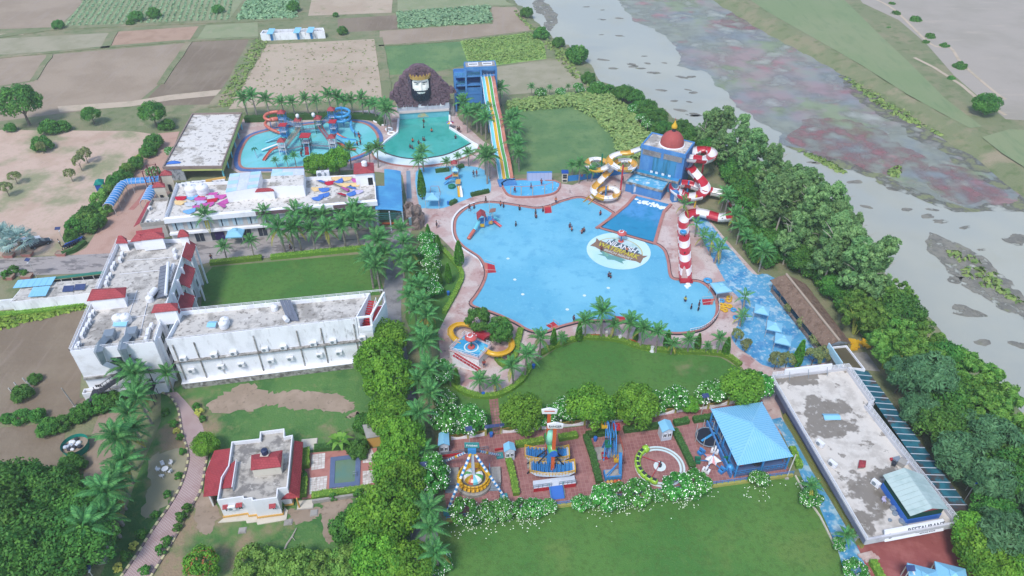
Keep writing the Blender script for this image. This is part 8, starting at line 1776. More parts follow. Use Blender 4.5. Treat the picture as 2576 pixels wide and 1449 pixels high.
plant('fpalm',[(1260,266),(1279,357),(1292,348),(1296,378),(1290,402),(1306,432),(1300,410)],'palm # along the right side of the lane slide','palms right of the lane slide',1.1,key='v')
plant('fpalm',[(1226,463),(1222,440),(1232,450)],'palm # in the cluster at the foot of the lane slide','palms at the lane slide foot',1.2)
plant('fpalm',[(1179,419,.8),(1126,432,.7),(1154,418,.6),(1055,442),(1066,432)],'palm # at the rear edge of the toddler splash floor','palms round the toddler floor',1.0)
plant('fpalm',[(931,416),(952,422),(884,424),(746,421,.6),(726,423,.5),(699,423,.5)],'palm # along the near edge of the play pool','palms before the play pool',1.0)
plant('spalm',[(1748,596),(1764,622),(1785,642),(1798,662),(1714,549),(1868,781,.8),(1860,821)],'young palm # along the edge of the blue splash floor','young palms at the splash floor',1.25,key='v')
plant('palm',[(1813,530),(1822,545),(1838,585),(1852,615),(1872,632),(1895,655),(1908,684),(1918,675)],'royal palm # at the tree belt foot by the splash floor','palms at the foot of the tree belt',.95,key='v')
plant('palm',[(360,1012),(350,985),(382,1066),(352,1103),(340,1182),(335,1215),(325,1248),(318,1282),(310,1322),(304,1352),(262,1411),(372,1035),(362,1130),(346,1150)],'royal palm # in the row left of the garden path','palms left of the garden path',1.2,key='v')
plant('palm',[(437,985)],'lone palm beside the gap between hotel block and long wing','lone palm by the wing',.95)
plant('palm',[(2032,1262),(2107,1382,.8)],'palm # beside the blue walkway','palms by the blue walkway',.75)
plant('fpalm',[(1337,248,.8),(1382,243,.6),(1429,238,.6)],'small palm # along the vegetable plots','palms by the vegetable plots',.9)
plant('fpalm',[(1440,450,.7),(1456,462),(1478,455,.8),(1488,458,.8)],'palm # behind the yellow and white spiral slide','palms behind the spiral slide',.9)
plant('fan',[(25,640),(64,642)],'silvery fan palm # by the parked cars','silvery fan palms',1.4)
plant('banana',[(860,1128),(1010,1060,.8)],'banana plant # near the villa terrace','banana plants',1.2)
# =========================== flowering shrubs and trees
plant('fran',[(1074,620),(1079,655),(1084,688),(1079,725),(1086,750)],'white flowering frangipani # at the side lawn edge','frangipani at the side lawn',1.15,key='v')
plant('fran',[(1104,965),(1119,1024),(1126,1088),(1186,1084),(1088,1205),(1092,1240),(1150,1090,.8)],'white flowering frangipani # left of the garden walk','frangipani by the garden walk',1.2,key='v')
plant('fran',[(1171,1316),(1226,1308),(1264,1300),(1313,1297),(1345,1294,.8),(1380,1290,.7),(1460,1280,.8),(1484,1275,.6),(1513,1278),(1550,1268,1.1),(1600,1265,1.2),(1650,1256,.6),(1698,1251,1.2),(1745,1244,1.25),(1905,1224)],'white flowering frangipani # along the south side of the ride court','frangipani south of the ride court',1.0)
plant('fran',[(2032,1270),(2104,1380,.5),(2144,1452,1.1),(1106,1432)],'white flowering frangipani # at the bottom edge of the south lawn','frangipani round the south lawn',.95)
plant('fran',[(1370,1068),(1418,1054),(1538,1048),(1648,1034),(1695,1030),(1783,1018,1.15),(1898,1000,1.15)],'white flowering frangipani # between the clipped trees north of the ride court','frangipani north of the ride court',1.15)
plant('fran',[(1360,249),(1410,245),(1454,238),(1500,235),(1593,290),(1610,312),(1628,330)],'small frangipani # along the far garden boundary','frangipani at the far boundary',.95)
plant('fran',[(392,452,1.1),(432,392,.9)],'frangipani # beside the changing block','frangipani by the changing block',.9)
plant('mango',[(1313,1082),(1478,1076),(1595,1066),(1855,1016)],'clipped mango tree # in the row north of the ride court','mango trees north of the ride court',1.06,.05)
plant('mango',[(975,897),(962,952),(985,1012),(985,1075),(1003,1112),(1000,1216),(1022,1256),(942,1345),(990,1345),(988,1448),(1036,1462),(955,1445),(1020,1160),(1012,1310)],'big mango tree # along the left side of the lane','mango trees left of the lane',1.12,key='v')
plant('mango',[(801,442),(856,442)],'round tree # between play pool and banquet building','round trees by the play pool',.95,.04)
plant('mango',[(1730,1036,.45)],'small bright tree beside the shrubs north of the ride court','small bright tree')
plant('mango',[(526,1142,.72)],'bright round tree beside the garden path at the villa corner','tree at the villa corner')
plant('rust',[(522,1446)],'tree with rusty red young leaves at the bottom of the villa lawn','rusty tree',1.05)
plant('pine',[(1204,838),(1259,864)],'drooping tree # beside the wide red slide','drooping trees by the yellow slides',1.05,.04)
plant('olive',[(640,1440),(681,1432),(719,1445),(769,1438),(810,1440),(856,1438),(895,1430),(740,1452)],'pale olive bush # along the bottom edge below the villa','olive bushes at the bottom edge',1.15)
plant('bush',[(900,1310,1.2),(870,1345),(760,1205,.5),(700,1280,.5),(905,1140,.8),(920,1080)],'dark bush # around the villa lawn','bushes round the villa lawn',1.0,key='v')
plant('dark',[(40,1295),(105,1275),(165,1295),(60,1382),(132,1392),(195,1375),(232,1420),(30,1462),(100,1472),(180,1482),(240,1345),(8,1345)],'leafy shade tree # in the grove at the bottom left','grove at the bottom left',1.05,key='v')
plant('dark',[(75,315,1.25),(238,312,.62),(395,322,.8)],'field tree # at the edge of the ploughed fields','field edge trees',1.1,.03)
plant('bush',[(130,335,1.4),(110,375,1.2),(30,330),(160,330),(425,325),(412,325,.8)],'bush # below the field edge trees','bushes below the field trees',1.0)
plant('dusty',[(45,463),(24,494),(110,386),(207,430),(184,458),(222,411)],'small dusty tree # on the sandy car park','small trees on the car park',1.0)
plant('bush',[(392,372),(376,392),(344,424),(312,456),(292,470),(246,536),(228,552),(208,568),(194,588),(184,606),(240,575)],'bush # in the leafy row beside the orange court','bushes beside the orange court',1.15,.25,key='v')
plant('olive',[(326,440),(276,494),(258,512),(270,540),(225,575)],'pale loose bush # in the row beside the orange court','pale bushes beside the orange court',.95,.2,key='v')
plant('rust',[(352,412)],'bush with rusty brown leaves in the row beside the orange court','rusty bush',.62)
plant('bush',[(220,1045),(200,1055),(160,1075),(130,1085),(185,1180),(140,1215),(20,1060,.7),(60,1058,.8),(100,1055,.8),(290,1020),(255,1030)],'green bush # round the rubbish pen and dirt track','bushes round the rubbish pen',.9,key='v')
plant('ash',[(1063,502,1.35),(1079,609),(1104,637),(1156,672,1.25),(1129,714),(1106,724),(1150,972,.7),(1092,862)],'narrow ashoka tree # left of the main pool','ashoka trees left of the main pool',1.1,key='v')
plant('ash',[(1392,872,.95),(1455,860),(1597,861,.8),(1675,877),(1752,882,.9),(1823,895)],'narrow ashoka tree # along the centre lawn hedge','ashoka trees on the centre lawn hedge',.92,.05)
plant('ash',[(1999,926,1.0)],'broad ashoka tree between the small trees by the restaurant','ashoka by the restaurant',1.15)
plant('dusty',[(1947,931),(2039,924),(2062,914),(1975,925,.8)],'small green tree # in the row behind the restaurant','small trees behind the restaurant',.95)
plant('dusty',[(1979,790),(2012,830),(2046,872),(1850,862),(1873,886)],'potted sapling # on the splash floor by the thatched hut','saplings on the splash floor',.7,key='v')
sp_=[(1815,65),(1850,210),(1800,455),(1690,645),(1570,840),(1445,1040),(1290,1265),(1885,790),(1840,875),(1790,975),(1695,1100),(1635,1210),(1475,1405)]
plant('shrub',[(x/4,1088+y/4)for x,y in sp_]+[(495,1028),(511,1059),(418,1043),(440,1071)],'round clipped shrub # along the garden path','clipped shrubs on the garden path',1.15,key='v')
plant('yshrub',[(341,1378),(301,1433),(446,1088),(505,1043)],'yellow shrub # along the garden path','yellow shrubs on the garden path',1.1,key='v')
plant('shrub',[(38,690,1.6),(66,694,1.4),(20,700,1.5),(905,1252),(840,1256)],'small shrub # by the planters and terrace wall','small shrubs',1.2)
plant('bush',[(1325,42),(1362,96),(1405,118),(1440,145),(1452,156,1.4),(1480,208),(1500,238),(1530,238),(1560,248),(1590,250),(1604,280),(1618,296),(1645,312),(1655,338),(1690,345)],'river bank bush # on the near bank','bushes on the near river bank',1.35,.2,key='v')
plant('dark',[(1570,262),(1598,268),(1625,300),(1650,322),(1672,348),(1710,362),(1735,380)],'bank tree # along the garden boundary beside the river','trees along the near river bank',.75,.15,key='v')
plant('bush',[(2215,5),(2240,20),(2250,45),(2298,62),(2232,80,.8),(2335,105),(2372,128),(2410,182),(2388,210),(2325,118,.7)],'scrubby bush # on the far river bank','bushes on the far bank',1.0,.2)
plant('dark',[(2465,300)],'lone round tree on the far river bank','lone far bank tree',1.05)
plant('bush',[(150,72),(345,52),(390,45),(330,62,.8),(550,32),(740,28),(845,42,.6),(862,86,.7)],'bush # between the far fields','bushes between the far fields',1.2,.2)
n_b={}
def belt(poly,mind,kinds,tries=4000):
 P=GP(poly); xs_=[p.x for p in P]; ys_=[p.y for p in P]; pts=[]
 for _ in range(tries):
  x,y=vr.uniform(min(xs_),max(xs_)),vr.uniform(min(ys_),max(ys_))
  if inside(x,y,P)and all((x-a)**2+(y-c)**2>mind**2 for a,c in pts):pts.append((x,y))
 pts.sort(key=lambda p:-p[1])
 for i,(x,y)in enumerate(pts):
  k,lab,grp,s=kinds(i,x,y); L=T[k]; f=s*vr.uniform(.72,1.2); n_b[grp]=n_b.get(grp,-1)+1; lab=ordinal(n_b[grp])+' '+lab+' from the far end'; vr.choice(L)(Vector((x,y,0)),vr.uniform(0,6.28),(f,f,f*vr.uniform(.9,1.1)),lab,grp)
 return len(pts)
E_L=('tall eucalyptus in the belt before the river','eucalyptus belt by the river'); U_L=('dark undergrowth tree in the eucalyptus belt','undergrowth of the eucalyptus belt')
B_L=('bright green bamboo clump in the river belt','bamboo clumps by the river'); C_L=('feathery grey-green casuarina behind the restaurant','casuarinas behind the restaurant'); D_L=('dark leafy tree mixed into the belt behind the restaurant','dark trees behind the restaurant')
belt([(1755,380),(1830,400),(1900,460),(1990,560),(2090,640),(2170,720),(2195,790),(2110,780),(2045,705),(1985,672),(1945,655),(1912,605),(1898,560),(1892,515),(1868,475),(1830,440),(1770,415)],2.55,lambda i,x,y:('euc',*E_L,1.0)if i%5<3 else(('dark',*U_L,.72)if i%5==3 else('bush','low dark bush at the foot of the eucalyptus belt','bushes under the eucalyptus belt',1.6)))
belt([(2110,790),(2200,760),(2260,830),(2330,930),(2420,1010),(2520,1080),(2600,1160),(2600,1330),(2500,1200),(2420,1100),(2300,1000),(2240,960),(2180,880)],4.0,lambda i,x,y:('bam',*B_L,1.0)if i%4<3 else('dark',*D_L,1.0))
belt([(2235,975),(2300,1010),(2420,1110),(2500,1210),(2620,1350),(2640,1500),(2520,1500),(2455,1380),(2430,1300),(2330,1160),(2270,1060)],3.9,lambda i,x,y:('cas',*C_L,1.0)if i%3<2 else('dark',*D_L,.95))
plant('bush',[(1858,470),(1880,490),(1898,515),(1905,545),(1912,575),(1920,600),(1930,625),(1945,645),(2010,668),(2040,688),(2075,715),(2105,748),(2135,780),(2160,812),(2185,840),(1838,450),(1885,525),(1925,590),(1868,545),(1880,580),(1893,612),(1905,640),(1920,662),(1860,515)],'dark undergrowth bush # along the tree belt front','undergrowth at the tree belt front',1.5,.2,key='v')
plant('mango',[(2425,1385),(2448,1425),(2468,1468),(2520,1480)],'bright mango tree # at the red terrace edge','mango trees by the red terrace',1.0,key='v')
# =========================== hedges
hr=random.Random(9)
def hedge(lab,px,w_,h_,mat='lf_hedge',world=False,dens=20):
 P=px if world else GP(px); P=resample(P,.6); o=thing('hedge',lab,'hedge',(P[0].x,P[0].y,0)); b=MB(); b.ribbon(P,w_*.86,0,h_*.92); b.val=.2; b.va=[.2]*len(b.va)
 L_,Q_=b.offs(P,w_,False)
 for i in range(len(P)-1):
  for k in range(dens):
   t,s=hr.random(),hr.uniform(-1.15,1.15); l_,q_=L_[i].lerp(L_[i+1],t),Q_[i].lerp(Q_[i+1],t)
   if abs(s)<1:c=l_.lerp(q_,(s+1)/2); p=Vector((c.x,c.y,h_*hr.uniform(.93,1.05))); n=Vector((0,0,1))
   else:c=q_ if s>0 else l_; p=Vector((c.x,c.y,h_*hr.uniform(.15,1))); d_=(q_-l_)*(1 if s>0 else-1); n=Vector((d_.x,d_.y,0)).normalized()
   b.val=hr.random(); leaf(b,p,(n+rv(hr)*.5).normalized(),.2,hr)
 b.build('foliage',M[mat],o)
cm=lambda p:catmull(GP(p),5,False)
hedge('long clipped hedge between the hotel lawn and the driveway',[(682,651),(800,639),(921,628)],1.4,.9); hedge('short hedge left of the gate on the hotel lawn',[(530,665),(600,658),(660,652)],1.3,.9)
hedge('curving hedge between the pool promenade and centre lawn',cm([(1358,893),(1400,872),(1463,853),(1550,857),(1613,877),(1700,887),(1813,893),(1862,922)]),1.1,.8,world=True)
hedge('curving hedge below the yellow slide platform',cm([(1112,935),(1150,978),(1200,999),(1258,995),(1310,962),(1335,922)]),1.1,.8,world=True)
hedge('looping hedge right of the yellow slides',cm([(1310,832),(1302,865),(1296,896),(1280,916),(1268,921),(1254,909),(1249,901)]),1.2,.9,world=True)
hedge('hedge along the right edge of the side lawn',cm([(1085,600),(1130,648),(1162,690),(1150,732),(1118,790)]),1.0,.8,world=True)
for lab,pts,mk in(('bright hedge behind the boat swing ride',[(1297,1123),(1368,1112)],'lf_hedge'),('bright hedge right behind the boat swing ride',[(1405,1107),(1452,1098)],'lf_hedge'),('narrow grass-green hedge right of the pendulum ride',[(1279,1160),(1290,1200),(1299,1248)],'lf_hedge'),('long narrow hedge left of the ferris wheel',[(1473,1100),(1490,1150),(1507,1218)],'lf_hedge_d'),('dark hedge above the ferris wheel base',[(1474,1099),(1553,1088)],'lf_hedge_d'),('dark hedge between ferris wheel and third booth',[(1568,1086),(1655,1075)],'lf_hedge_d'),('narrow hedge right of the caterpillar track',[(1695,1085),(1718,1130),(1742,1180)],'lf_hedge_d'),('dark hedge right of the third booth',[(1694,1069),(1731,1062)],'lf_hedge_d'),('dark hedge left of the pavilion',[(1743,1061),(1790,1053)],'lf_hedge_d'),('rear hedge on the toddler splash floor',[(1096,434),(1130,430)],'lf_hedge_d'),('short hedge right behind the toddler play set',[(1149,425),(1166,420)],'lf_hedge_d'),('hedge at the right front of the toddler splash floor',[(1185,494),(1230,484)],'lf_hedge_d'),('small hedge at the near edge of the toddler splash floor',[(1131,517),(1148,508)],'lf_hedge_d'),('rounded hedge at the parked motorcycles',[(158,643),(190,632),(216,612)],'lf_hedge_d'),('tall hedge before the upper half of the villa terrace',[(769,1138),(768,1182)],'lf_hedge'),('tall hedge before the lower half of the villa terrace',[(764,1210),(760,1254)],'lf_hedge'),('flower bed hedge along the front of the villa terrace',[(786,1252),(934,1233)],'lf_hedge'),('hedge bed behind the villa terrace',[(792,1132),(925,1118)],'lf_hedge_d'),('hedge strip beside the blue walkway at the pavilion',[(1990,1130),(2010,1180)],'lf_hedge'),('clipped hedge on the red terrace edge',[(2192,1415),(2215,1460)],'lf_hedge'),('grassy hedge at the foot of the compound wall',[(-40,800),(120,785),(215,768)],'lf_hedge')):
 hedge(lab,pts,1.1 if 'tall' not in lab else 1.7,.9 if 'tall' not in lab else 1.3,mk)
hedge('dense dark shrubbery under the palms behind the play pool',cm([(618,306),(680,304),(780,299),(870,297),(940,302),(965,316)]),2.0,1.7,'lf_hedge_d',world=True)
hedge('dark shrub trench between olive wall and restaurant',[(1985,1045),(2060,1170),(2110,1250),(2165,1345)],1.6,1.0,'lf_hedge_d')
# =========================== crops, petals, weeds (stuff)
def tufts(name,lab,cat,pts,mat,s,n=5,h=.5,asp=1.5):
 b=MB()
 for p in pts:
  for k in range(n):e=rv(hr); e.z=abs(e.z); b.val=hr.random(); leaf(b,p+Vector((e.x*s,e.y*s,e.z*h)),(e+Vector((0,0,.4))).normalized(),s*hr.uniform(.7,1.3),hr,asp)
 return stuff(b.build(name,M[mat]),lab,cat)
def scatter(poly,n):
 P=GP(poly); xs_=[p.x for p in P]; ys_=[p.y for p in P]; out=[]
 while len(out)<n:
  x,y=hr.uniform(min(xs_),max(xs_)),hr.uniform(min(ys_),max(ys_))
  if inside(x,y,P):out.append(Vector((x,y,.05)))
 return out
pts=[]; A0,B0,D0=G(168,65),G(572,49),G(222,-8)-G(168,65)
for i in range(27):
 s=lerp(A0,B0,i/26)
 for k in range(46):pts.append(s+D0*(k/30)+Vector((hr.gauss(0,.12),hr.gauss(0,.2),0)))
tufts('crop_rows','long rows of green crop in the far left field','crop',[p for p in pts],'lf_crop',.55,6,.6)
tufts('crop_rows','dense green crop in the field beside the rows','crop',scatter([(635,-20),(750,-20),(745,46),(595,51)],900),'lf_crop',.9,4,.7)
tufts('crop_rows','rectangular plot of bushy green crop by the brown fields','crop',scatter([(1002,33),(1230,16),(1236,56),(1005,71)],1500),'lf_crop',.9,4,.9)
tufts('grass_tufts','bright green crop standing in the plot by the river','crop',scatter([(1160,103),(1335,84),(1368,110),(1372,146),(1250,162),(1180,158)],1500),'lf_weed',.5,4,.5)
tufts('corn','tall yellowing maize band round the green garden field','maize',scatter([(1275,262),(1400,246),(1525,238),(1575,275),(1640,350),(1610,400),(1560,420),(1545,350),(1500,300),(1440,270),(1280,282)],1700),'lf_corn',.5,7,1.6,2.6)
tufts('field_weeds','scattered weeds over the pale stubble field','weeds',scatter([(672,112),(942,98),(962,245),(575,275),(620,200)],260),'lf_dry',.35,4,.2)
tufts('bank_weeds','weeds along the field banks and near river bank','weeds',scatter([(640,100),(672,105),(580,268),(545,268)],260)+scatter([(1290,20),(1330,60),(1420,125),(1480,215),(1460,215),(1380,120),(1300,40)],200),'lf_weed',.7,4,.5)
tufts('compound_grass','rank grass below the white compound wall','grass',scatter([(-20,800),(120,782),(222,762),(215,775),(0,830)],260),'lf_hedge',.5,4,.5)
tufts('water_plants','bright green plants on the floating weed and islands','water plants',[p+Vector((0,0,-.75))for p in scatter([(2120,185),(2230,235),(2360,320),(2380,340),(2260,290),(2200,250)],150)+scatter([(2015,375),(2080,398),(2130,428),(2110,425),(2050,392)],60)+scatter([(2380,620),(2450,640),(2520,700),(2576,760),(2540,745),(2440,690)],50)+scatter([(2230,430),(2262,412),(2262,440)],25)],'lf_weed',.9,4,.3)
b=MB()
for k in range(420):
 u=hr.choice([1171,1226,1264,1313,1345,1513,1550,1600,1600,1698,1745,1905,2040])+hr.gauss(0,22); v=1316-(u-1171)*.128+abs(hr.gauss(0,16)); b.val=hr.random(); leaf(b,G(u,v,.09),Vector((0,0,1)),.16,hr,1.2)
stuff(b.build('fallen_petals',M['flower']),'white fallen blossoms scattered on the south lawn','petals')
# =========================== people
def skin_mesh(nm,V,E,Rr,mat,root=0):
 me=bpy.data.meshes.new(nm); me.from_pydata(V,E,[]); o=bpy.data.objects.new(nm,me); COL.objects.link(o)
 md=o.modifiers.new('s','SKIN'); sv=me.skin_vertices[0].data
 for i,r in enumerate(Rr):sv[i].radius=(r,r)if not isinstance(r,tuple)else r; sv[i].use_root=i==root
 o.modifiers.new('u','SUBSURF').levels=1
 bpy.context.view_layer.update(); m2=bpy.data.meshes.new_from_object(o.evaluated_get(bpy.context.evaluated_depsgraph_get())); bpy.data.objects.remove(o)
 m2 .materials.clear(); m2 .materials.append(mat); m2 .name=nm; return m2
def figure(step,arm):
 V=[(0,0,.95),(0,0,1.2),(0,0,1.42),(0,.01,1.52),(0,.02,1.64),(0,.01,1.74),(-.1,0,.9),(-.11,step,.5),(-.11,-step*.3+step,.08),(-.11,step+.14,.04),(.1,0,.9),(.11,-step,.5),(.11,-step*1.3,.08),(.11,-step*1.3+.14,.04),(-.2,0,1.4),(-.27,arm*.5,1.14),(-.27,arm+.05,.92+arm*.6),(-.27,arm+.12,.85+arm*.8),(.2,0,1.4),(.27,.04,1.14),(.27,.1,.92),(.27,.12,.82)]
 E=[(0,1),(1,2),(2,3),(3,4),(4,5),(0,6),(6,7),(7,8),(8,9),(0,10),(10,11),(11,12),(12,13),(2,14),(14,15),(15,16),(16,17),(2,18),(18,19),(19,20),(20,21)]
 Rr=[(.15,.1),(.14,.1),(.16,.1),.055,.09,.08,.085,.06,.045,.035,.085,.06,.045,.035,.055,.042,.034,.03,.055,.042,.034,.03]
 return V,E,Rr
POSE=[]
for k,(st,ar)in enumerate(((.0,.05),(.16,.1),(.04,.42))):
 V,E,Rr=figure(st,ar); body=skin_mesh('body',V,E,Rr,M['skin'])
 sel=[0,1,2,14,15,18,19]; mp={a:i for i,a in enumerate(sel)}; sh_=skin_mesh('shirt',[V[i]for i in sel],[(mp[a],mp[c])for a,c in E if a in mp and c in mp],[(.17,.12),(.16,.12),(.18,.12),.075,.06,.075,.06],M['white_clean'])
 sel=[0,6,7,10,11]; mp={a:i for i,a in enumerate(sel)}; so_=skin_mesh('shorts',[V[i]for i in sel],[(mp[a],mp[c])for a,c in E if a in mp and c in mp],[(.165,.12),.1,.085,.1,.085],M['hair'])
 h_=MB(); h_.lathe([(.1,1.62),(.105,1.72),(.08,1.8),(0,1.83)],(0,.0,0),10); POSE.append((body,sh_,so_,h_.mesh('hair',M['hair'],True)))
CM={k:mt('clothing_'+k,C(*c),(),.8)for k,c in dict(navy=(40,48,84),red=(176,48,56),orange=(220,120,70),black=(36,36,42),teal=(30,110,110),yellow=(206,210,90),white=(225,225,225),maroon=(110,40,54)).items()}
vc_={}
def person(u,v,colr,where,wet=0,pose=0,k=0):
 p=G(u,v,.1 if not wet else.18-wet); o=thing('person','','person',p); del o['_abs']; o.rotation_euler=(0,0,(u*7+v*3)%6.28); o.scale=(1.12,)*3
 b_,s_,t_,h_=POSE[pose]; put('body',b_,o)
 for nm,me,c in(('shirt',s_,colr),('shorts',t_,('navy','black','maroon')[int(u)%3])):
  key=(me.name,c)
  if key not in vc_:m2=me.copy(); m2 .materials[0]=CM[c]; vc_[key]=m2
  put(nm,vc_[key],o)
 put('hair',h_,o); PG.setdefault(where,[]).append((u,o,colr))
PG={}
A1,A2=(lambda x,y:(1288+x/4,362+y/4)),(lambda x,y:(644+x/4,362+y/4))
for x,y,c in((75,690,'black'),(235,725,'teal'),(240,770,'maroon'),(310,705,'black'),(38,850,'black'),(580,865,'navy'),(600,900,'orange'),(700,925,'orange'),(720,910,'maroon'),(885,740,'red'),(970,1362,'navy'),(988,1372,'teal')):person(*A1(x,y),c,'standing in the main pool',.6,2 if c=='orange' else 0)
for x,y,c in((2195,672,'red'),(2460,645,'orange'),(2490,662,'black')):person(*A2(x,y),c,'standing in the main pool',.6)
for u,v,c in((1722,764,'yellow'),(1737,783,'black'),(1757,774,'navy'),(1755,787,'black')):person(u,v,c,'standing in the main pool',.55)
for x,y,c in((895,1088,'maroon'),(1150,1108,'orange')):person(*A1(x,y),c,'standing on the painted logo',.1)
for x,y,c in((440,605,'orange'),(1110,395,'black'),(190,462,'navy'),(295,420,'red'),(28,500,'red')):person(*A1(x,y),c,'on the deck above the main pool',0,1)
for x,y,c in((2150,680,'black'),(2312,600,'black'),(1820,845,'navy'),(355,1085,'black'),(1142,85,'red'),(1188,65,'navy'),(1240,60,'red'),(1275,68,'maroon'),(2190,335,'navy'),(2222,330,'red')):person(*A2(x,y),c,'on the paving around the plaza',0,1)
for x,y,c in((1690,1258,'black'),(1690,1310,'teal'),(1770,1352,'orange'),(1685,1440,'black'),(1700,1442,'maroon'),(2010,1420,'navy'),(1580,1452,'orange'),(1555,1515,'navy'),(1577,1525,'teal'),(1640,1475,'black'),(1665,1500,'teal')):person(644+x/4,y/4,c,'standing in the wave pool',.7)
for x,y,c in((1000,1392,'black'),(1038,1390,'red'),(1045,1415,'orange'),(1025,1480,'orange'),(1055,1468,'red'),(465,1560,'navy'),(462,1590,'maroon')):person(644+x/4,y/4,c,'standing in the play pool',.3,2)
for u,v,c in((1152,334,'black'),(1156,334,'maroon')):person(u,v,c,'walking on the deck right of the wave pool',0,1)
for u,v,c,w_ in((154,620,'white','standing beside the parked motorcycles'),(534,657,'black','standing on the driveway by the small hedge'),(1218,925,'red','standing beside the yellow slide platform'),(1443,812,'navy','sitting at the pool edge by the palms'),(1639,842,'white','standing at the near edge of the pool')):person(u,v,c,w_)
for wh,L in PG.items():
 L.sort(key=lambda t:t[0])
 for i,(u,o,c)in enumerate(L):o['label']=(ordinal(i)+' person from the left '+wh+', wearing '+c)if len(L)>1 else 'person in '+c+' '+wh; o['group']='people '+wh
# =========================== vehicles and small furniture
def car(lab,u,v,rz,paint):
 o=proto('car',lab,'car','parked cars'); o.location=G(u,v); o.rotation_euler=(0,0,rz); b=MB()
 sec=[(-2.1,.45,.62),(-2.0,.3,.9),(-1.2,.28,.98),(-.9,.28,1.0),(.9,.28,.98),(1.6,.3,.86),(2.1,.34,.7),(2.15,.45,.55)]; V=[]
 for x,z0,z1 in sec:
  for y,z in((-.78,z0),(-.86,(z0+z1)/2),(-.8,z1),(.8,z1),(.86,(z0+z1)/2),(.78,z0)):V.append((x,y,z))
 b.idx(V,[(i*6+j,i*6+(j+1)%6,(i+1)*6+(j+1)%6,(i+1)*6+j)for i in range(7)for j in range(6)]+[(5,4,3,2,1,0),tuple(42+j for j in range(6))]); b.build('body',paint,o,fix=True)
 b=MB(); lo_=[(-1.7,-.74),(1.1,-.74),(1.1,.74),(-1.7,.74)]; hi_=[(-1.1,-.6),(.4,-.6),(.4,.6),(-1.1,.6)]; b.idx([(x,y,.97)for x,y in lo_]+[(x,y,1.42)for x,y in hi_],[(0,1,5,4),(1,2,6,5),(2,3,7,6),(3,0,4,7)]); b.build('windows',M['glass'],o)
 b=MB(); b.prism(hi_,1.42,1.47); b.build('roof',paint,o)
 for x in(-1.35,1.35):
  for y in(-.8,.8):b=MB(); b.tube([(x,y-.1,.32),(x,y+.1,.32)],.32,14); w_=b.build('wheel',M['black'],o); b=MB(); b.tube([(x,y-.11,.32),(x,y+.11,.32)],.18,10); b.build('rim',M['grey_metal'],w_)
 for y in(-.6,.6):b=MB(); b.box((2.12,y,.68),(.1,.3,.14)); b.build('headlight',M['white_clean'],o)
blk=mt('black_car_paint',C(36,40,52),(),.2,spec=.6)
car('black sedan parked beside the silvery fan palms',103,617,.75,blk); car('white car parked half under the right fan palm',78,612,.75,M['white_clean']); car('white car parked between the two fan palms',44,616,.75,M['white_clean'])
p_=proto('motorcycle','x','motorcycle','parked motorcycles')
for x in(-.62,.62):b=MB(); b.tube([(x+math.cos(a)*.28,0,.3+math.sin(a)*.28)for a in[2*math.pi*k/14 for k in range(14)]],.06,6,closed=True); b.build('wheel',M['black'],p_)
b=MB(); b.tube([(-.55,0,.55),(-.1,0,.75),(.3,0,.8),(.5,0,.62)],[.1,.15,.16,.08],8); b.build('tank',M['tarp_blue'],p_); b=MB(); b.box((-.35,0,.8),(.7,.24,.1)); b.build('seat',M['black'],p_); b=MB(); b.bar((.45,-.33,1.0),(.45,.33,1.0),.04); b.bar((.62,0,.3),(.42,0,1.0),.06); b.build('handlebar',M['grey_metal'],p_); b=MB(); b.box((0,0,.42),(.4,.26,.3)); b.build('engine',M['grey_metal'],p_)
MC=Placer(p_)
for i in range(8):MC(G(168+i*5.5,624-i*2.4),1.2+.1*(i%3),1.15,ordinal(i)+' parked motorcycle from the left in the row by the rounded hedge')
for u,v,lab in((71,643,'right red planter on the far side of the road'),(25,646,'left red planter on the far side of the road'),(157,642,'red planter at the corner of the orange court'),(24,701,'left red planter on the near side of the road'),(70,699,'right red planter on the near side of the road')):
 o=thing('planter',lab,'planter',G(u,v)); p=G(u,v); b=MB(); q=[Vector((x*1.1,y*.7,0))for x,y in((-1,-1),(1,-1),(1,1),(-1,1))]; b.idx([p+k*.8 for k in q]+[p+k+Vector((0,0,.8))for k in q],[(0,1,5,4),(1,2,6,5),(2,3,7,6),(3,0,4,7),(3,2,1,0)]); b.build('trough',M['coping_red'],o); b=MB(); b.face([p+k*.97+Vector((0,0,.74))for k in q]); b.build('soil',M['soil'],o)
tb_=thing('garden_table','white round garden table on the grass beside the path','table',G(418,1186)); p=G(418,1186); b=MB(); b.lathe([(0,.72),(.5,.72),(.5,.68),(0,.68)],p,20); b.build('table_top',M['white_clean'],tb_)
for k in range(4):a=k*1.57+.4; bars(tb_,'leg',[(p+Vector((math.cos(a)*.36,math.sin(a)*.36,0)),p+Vector((math.cos(a)*.3,math.sin(a)*.3,.68)))],'white_clean',.06)
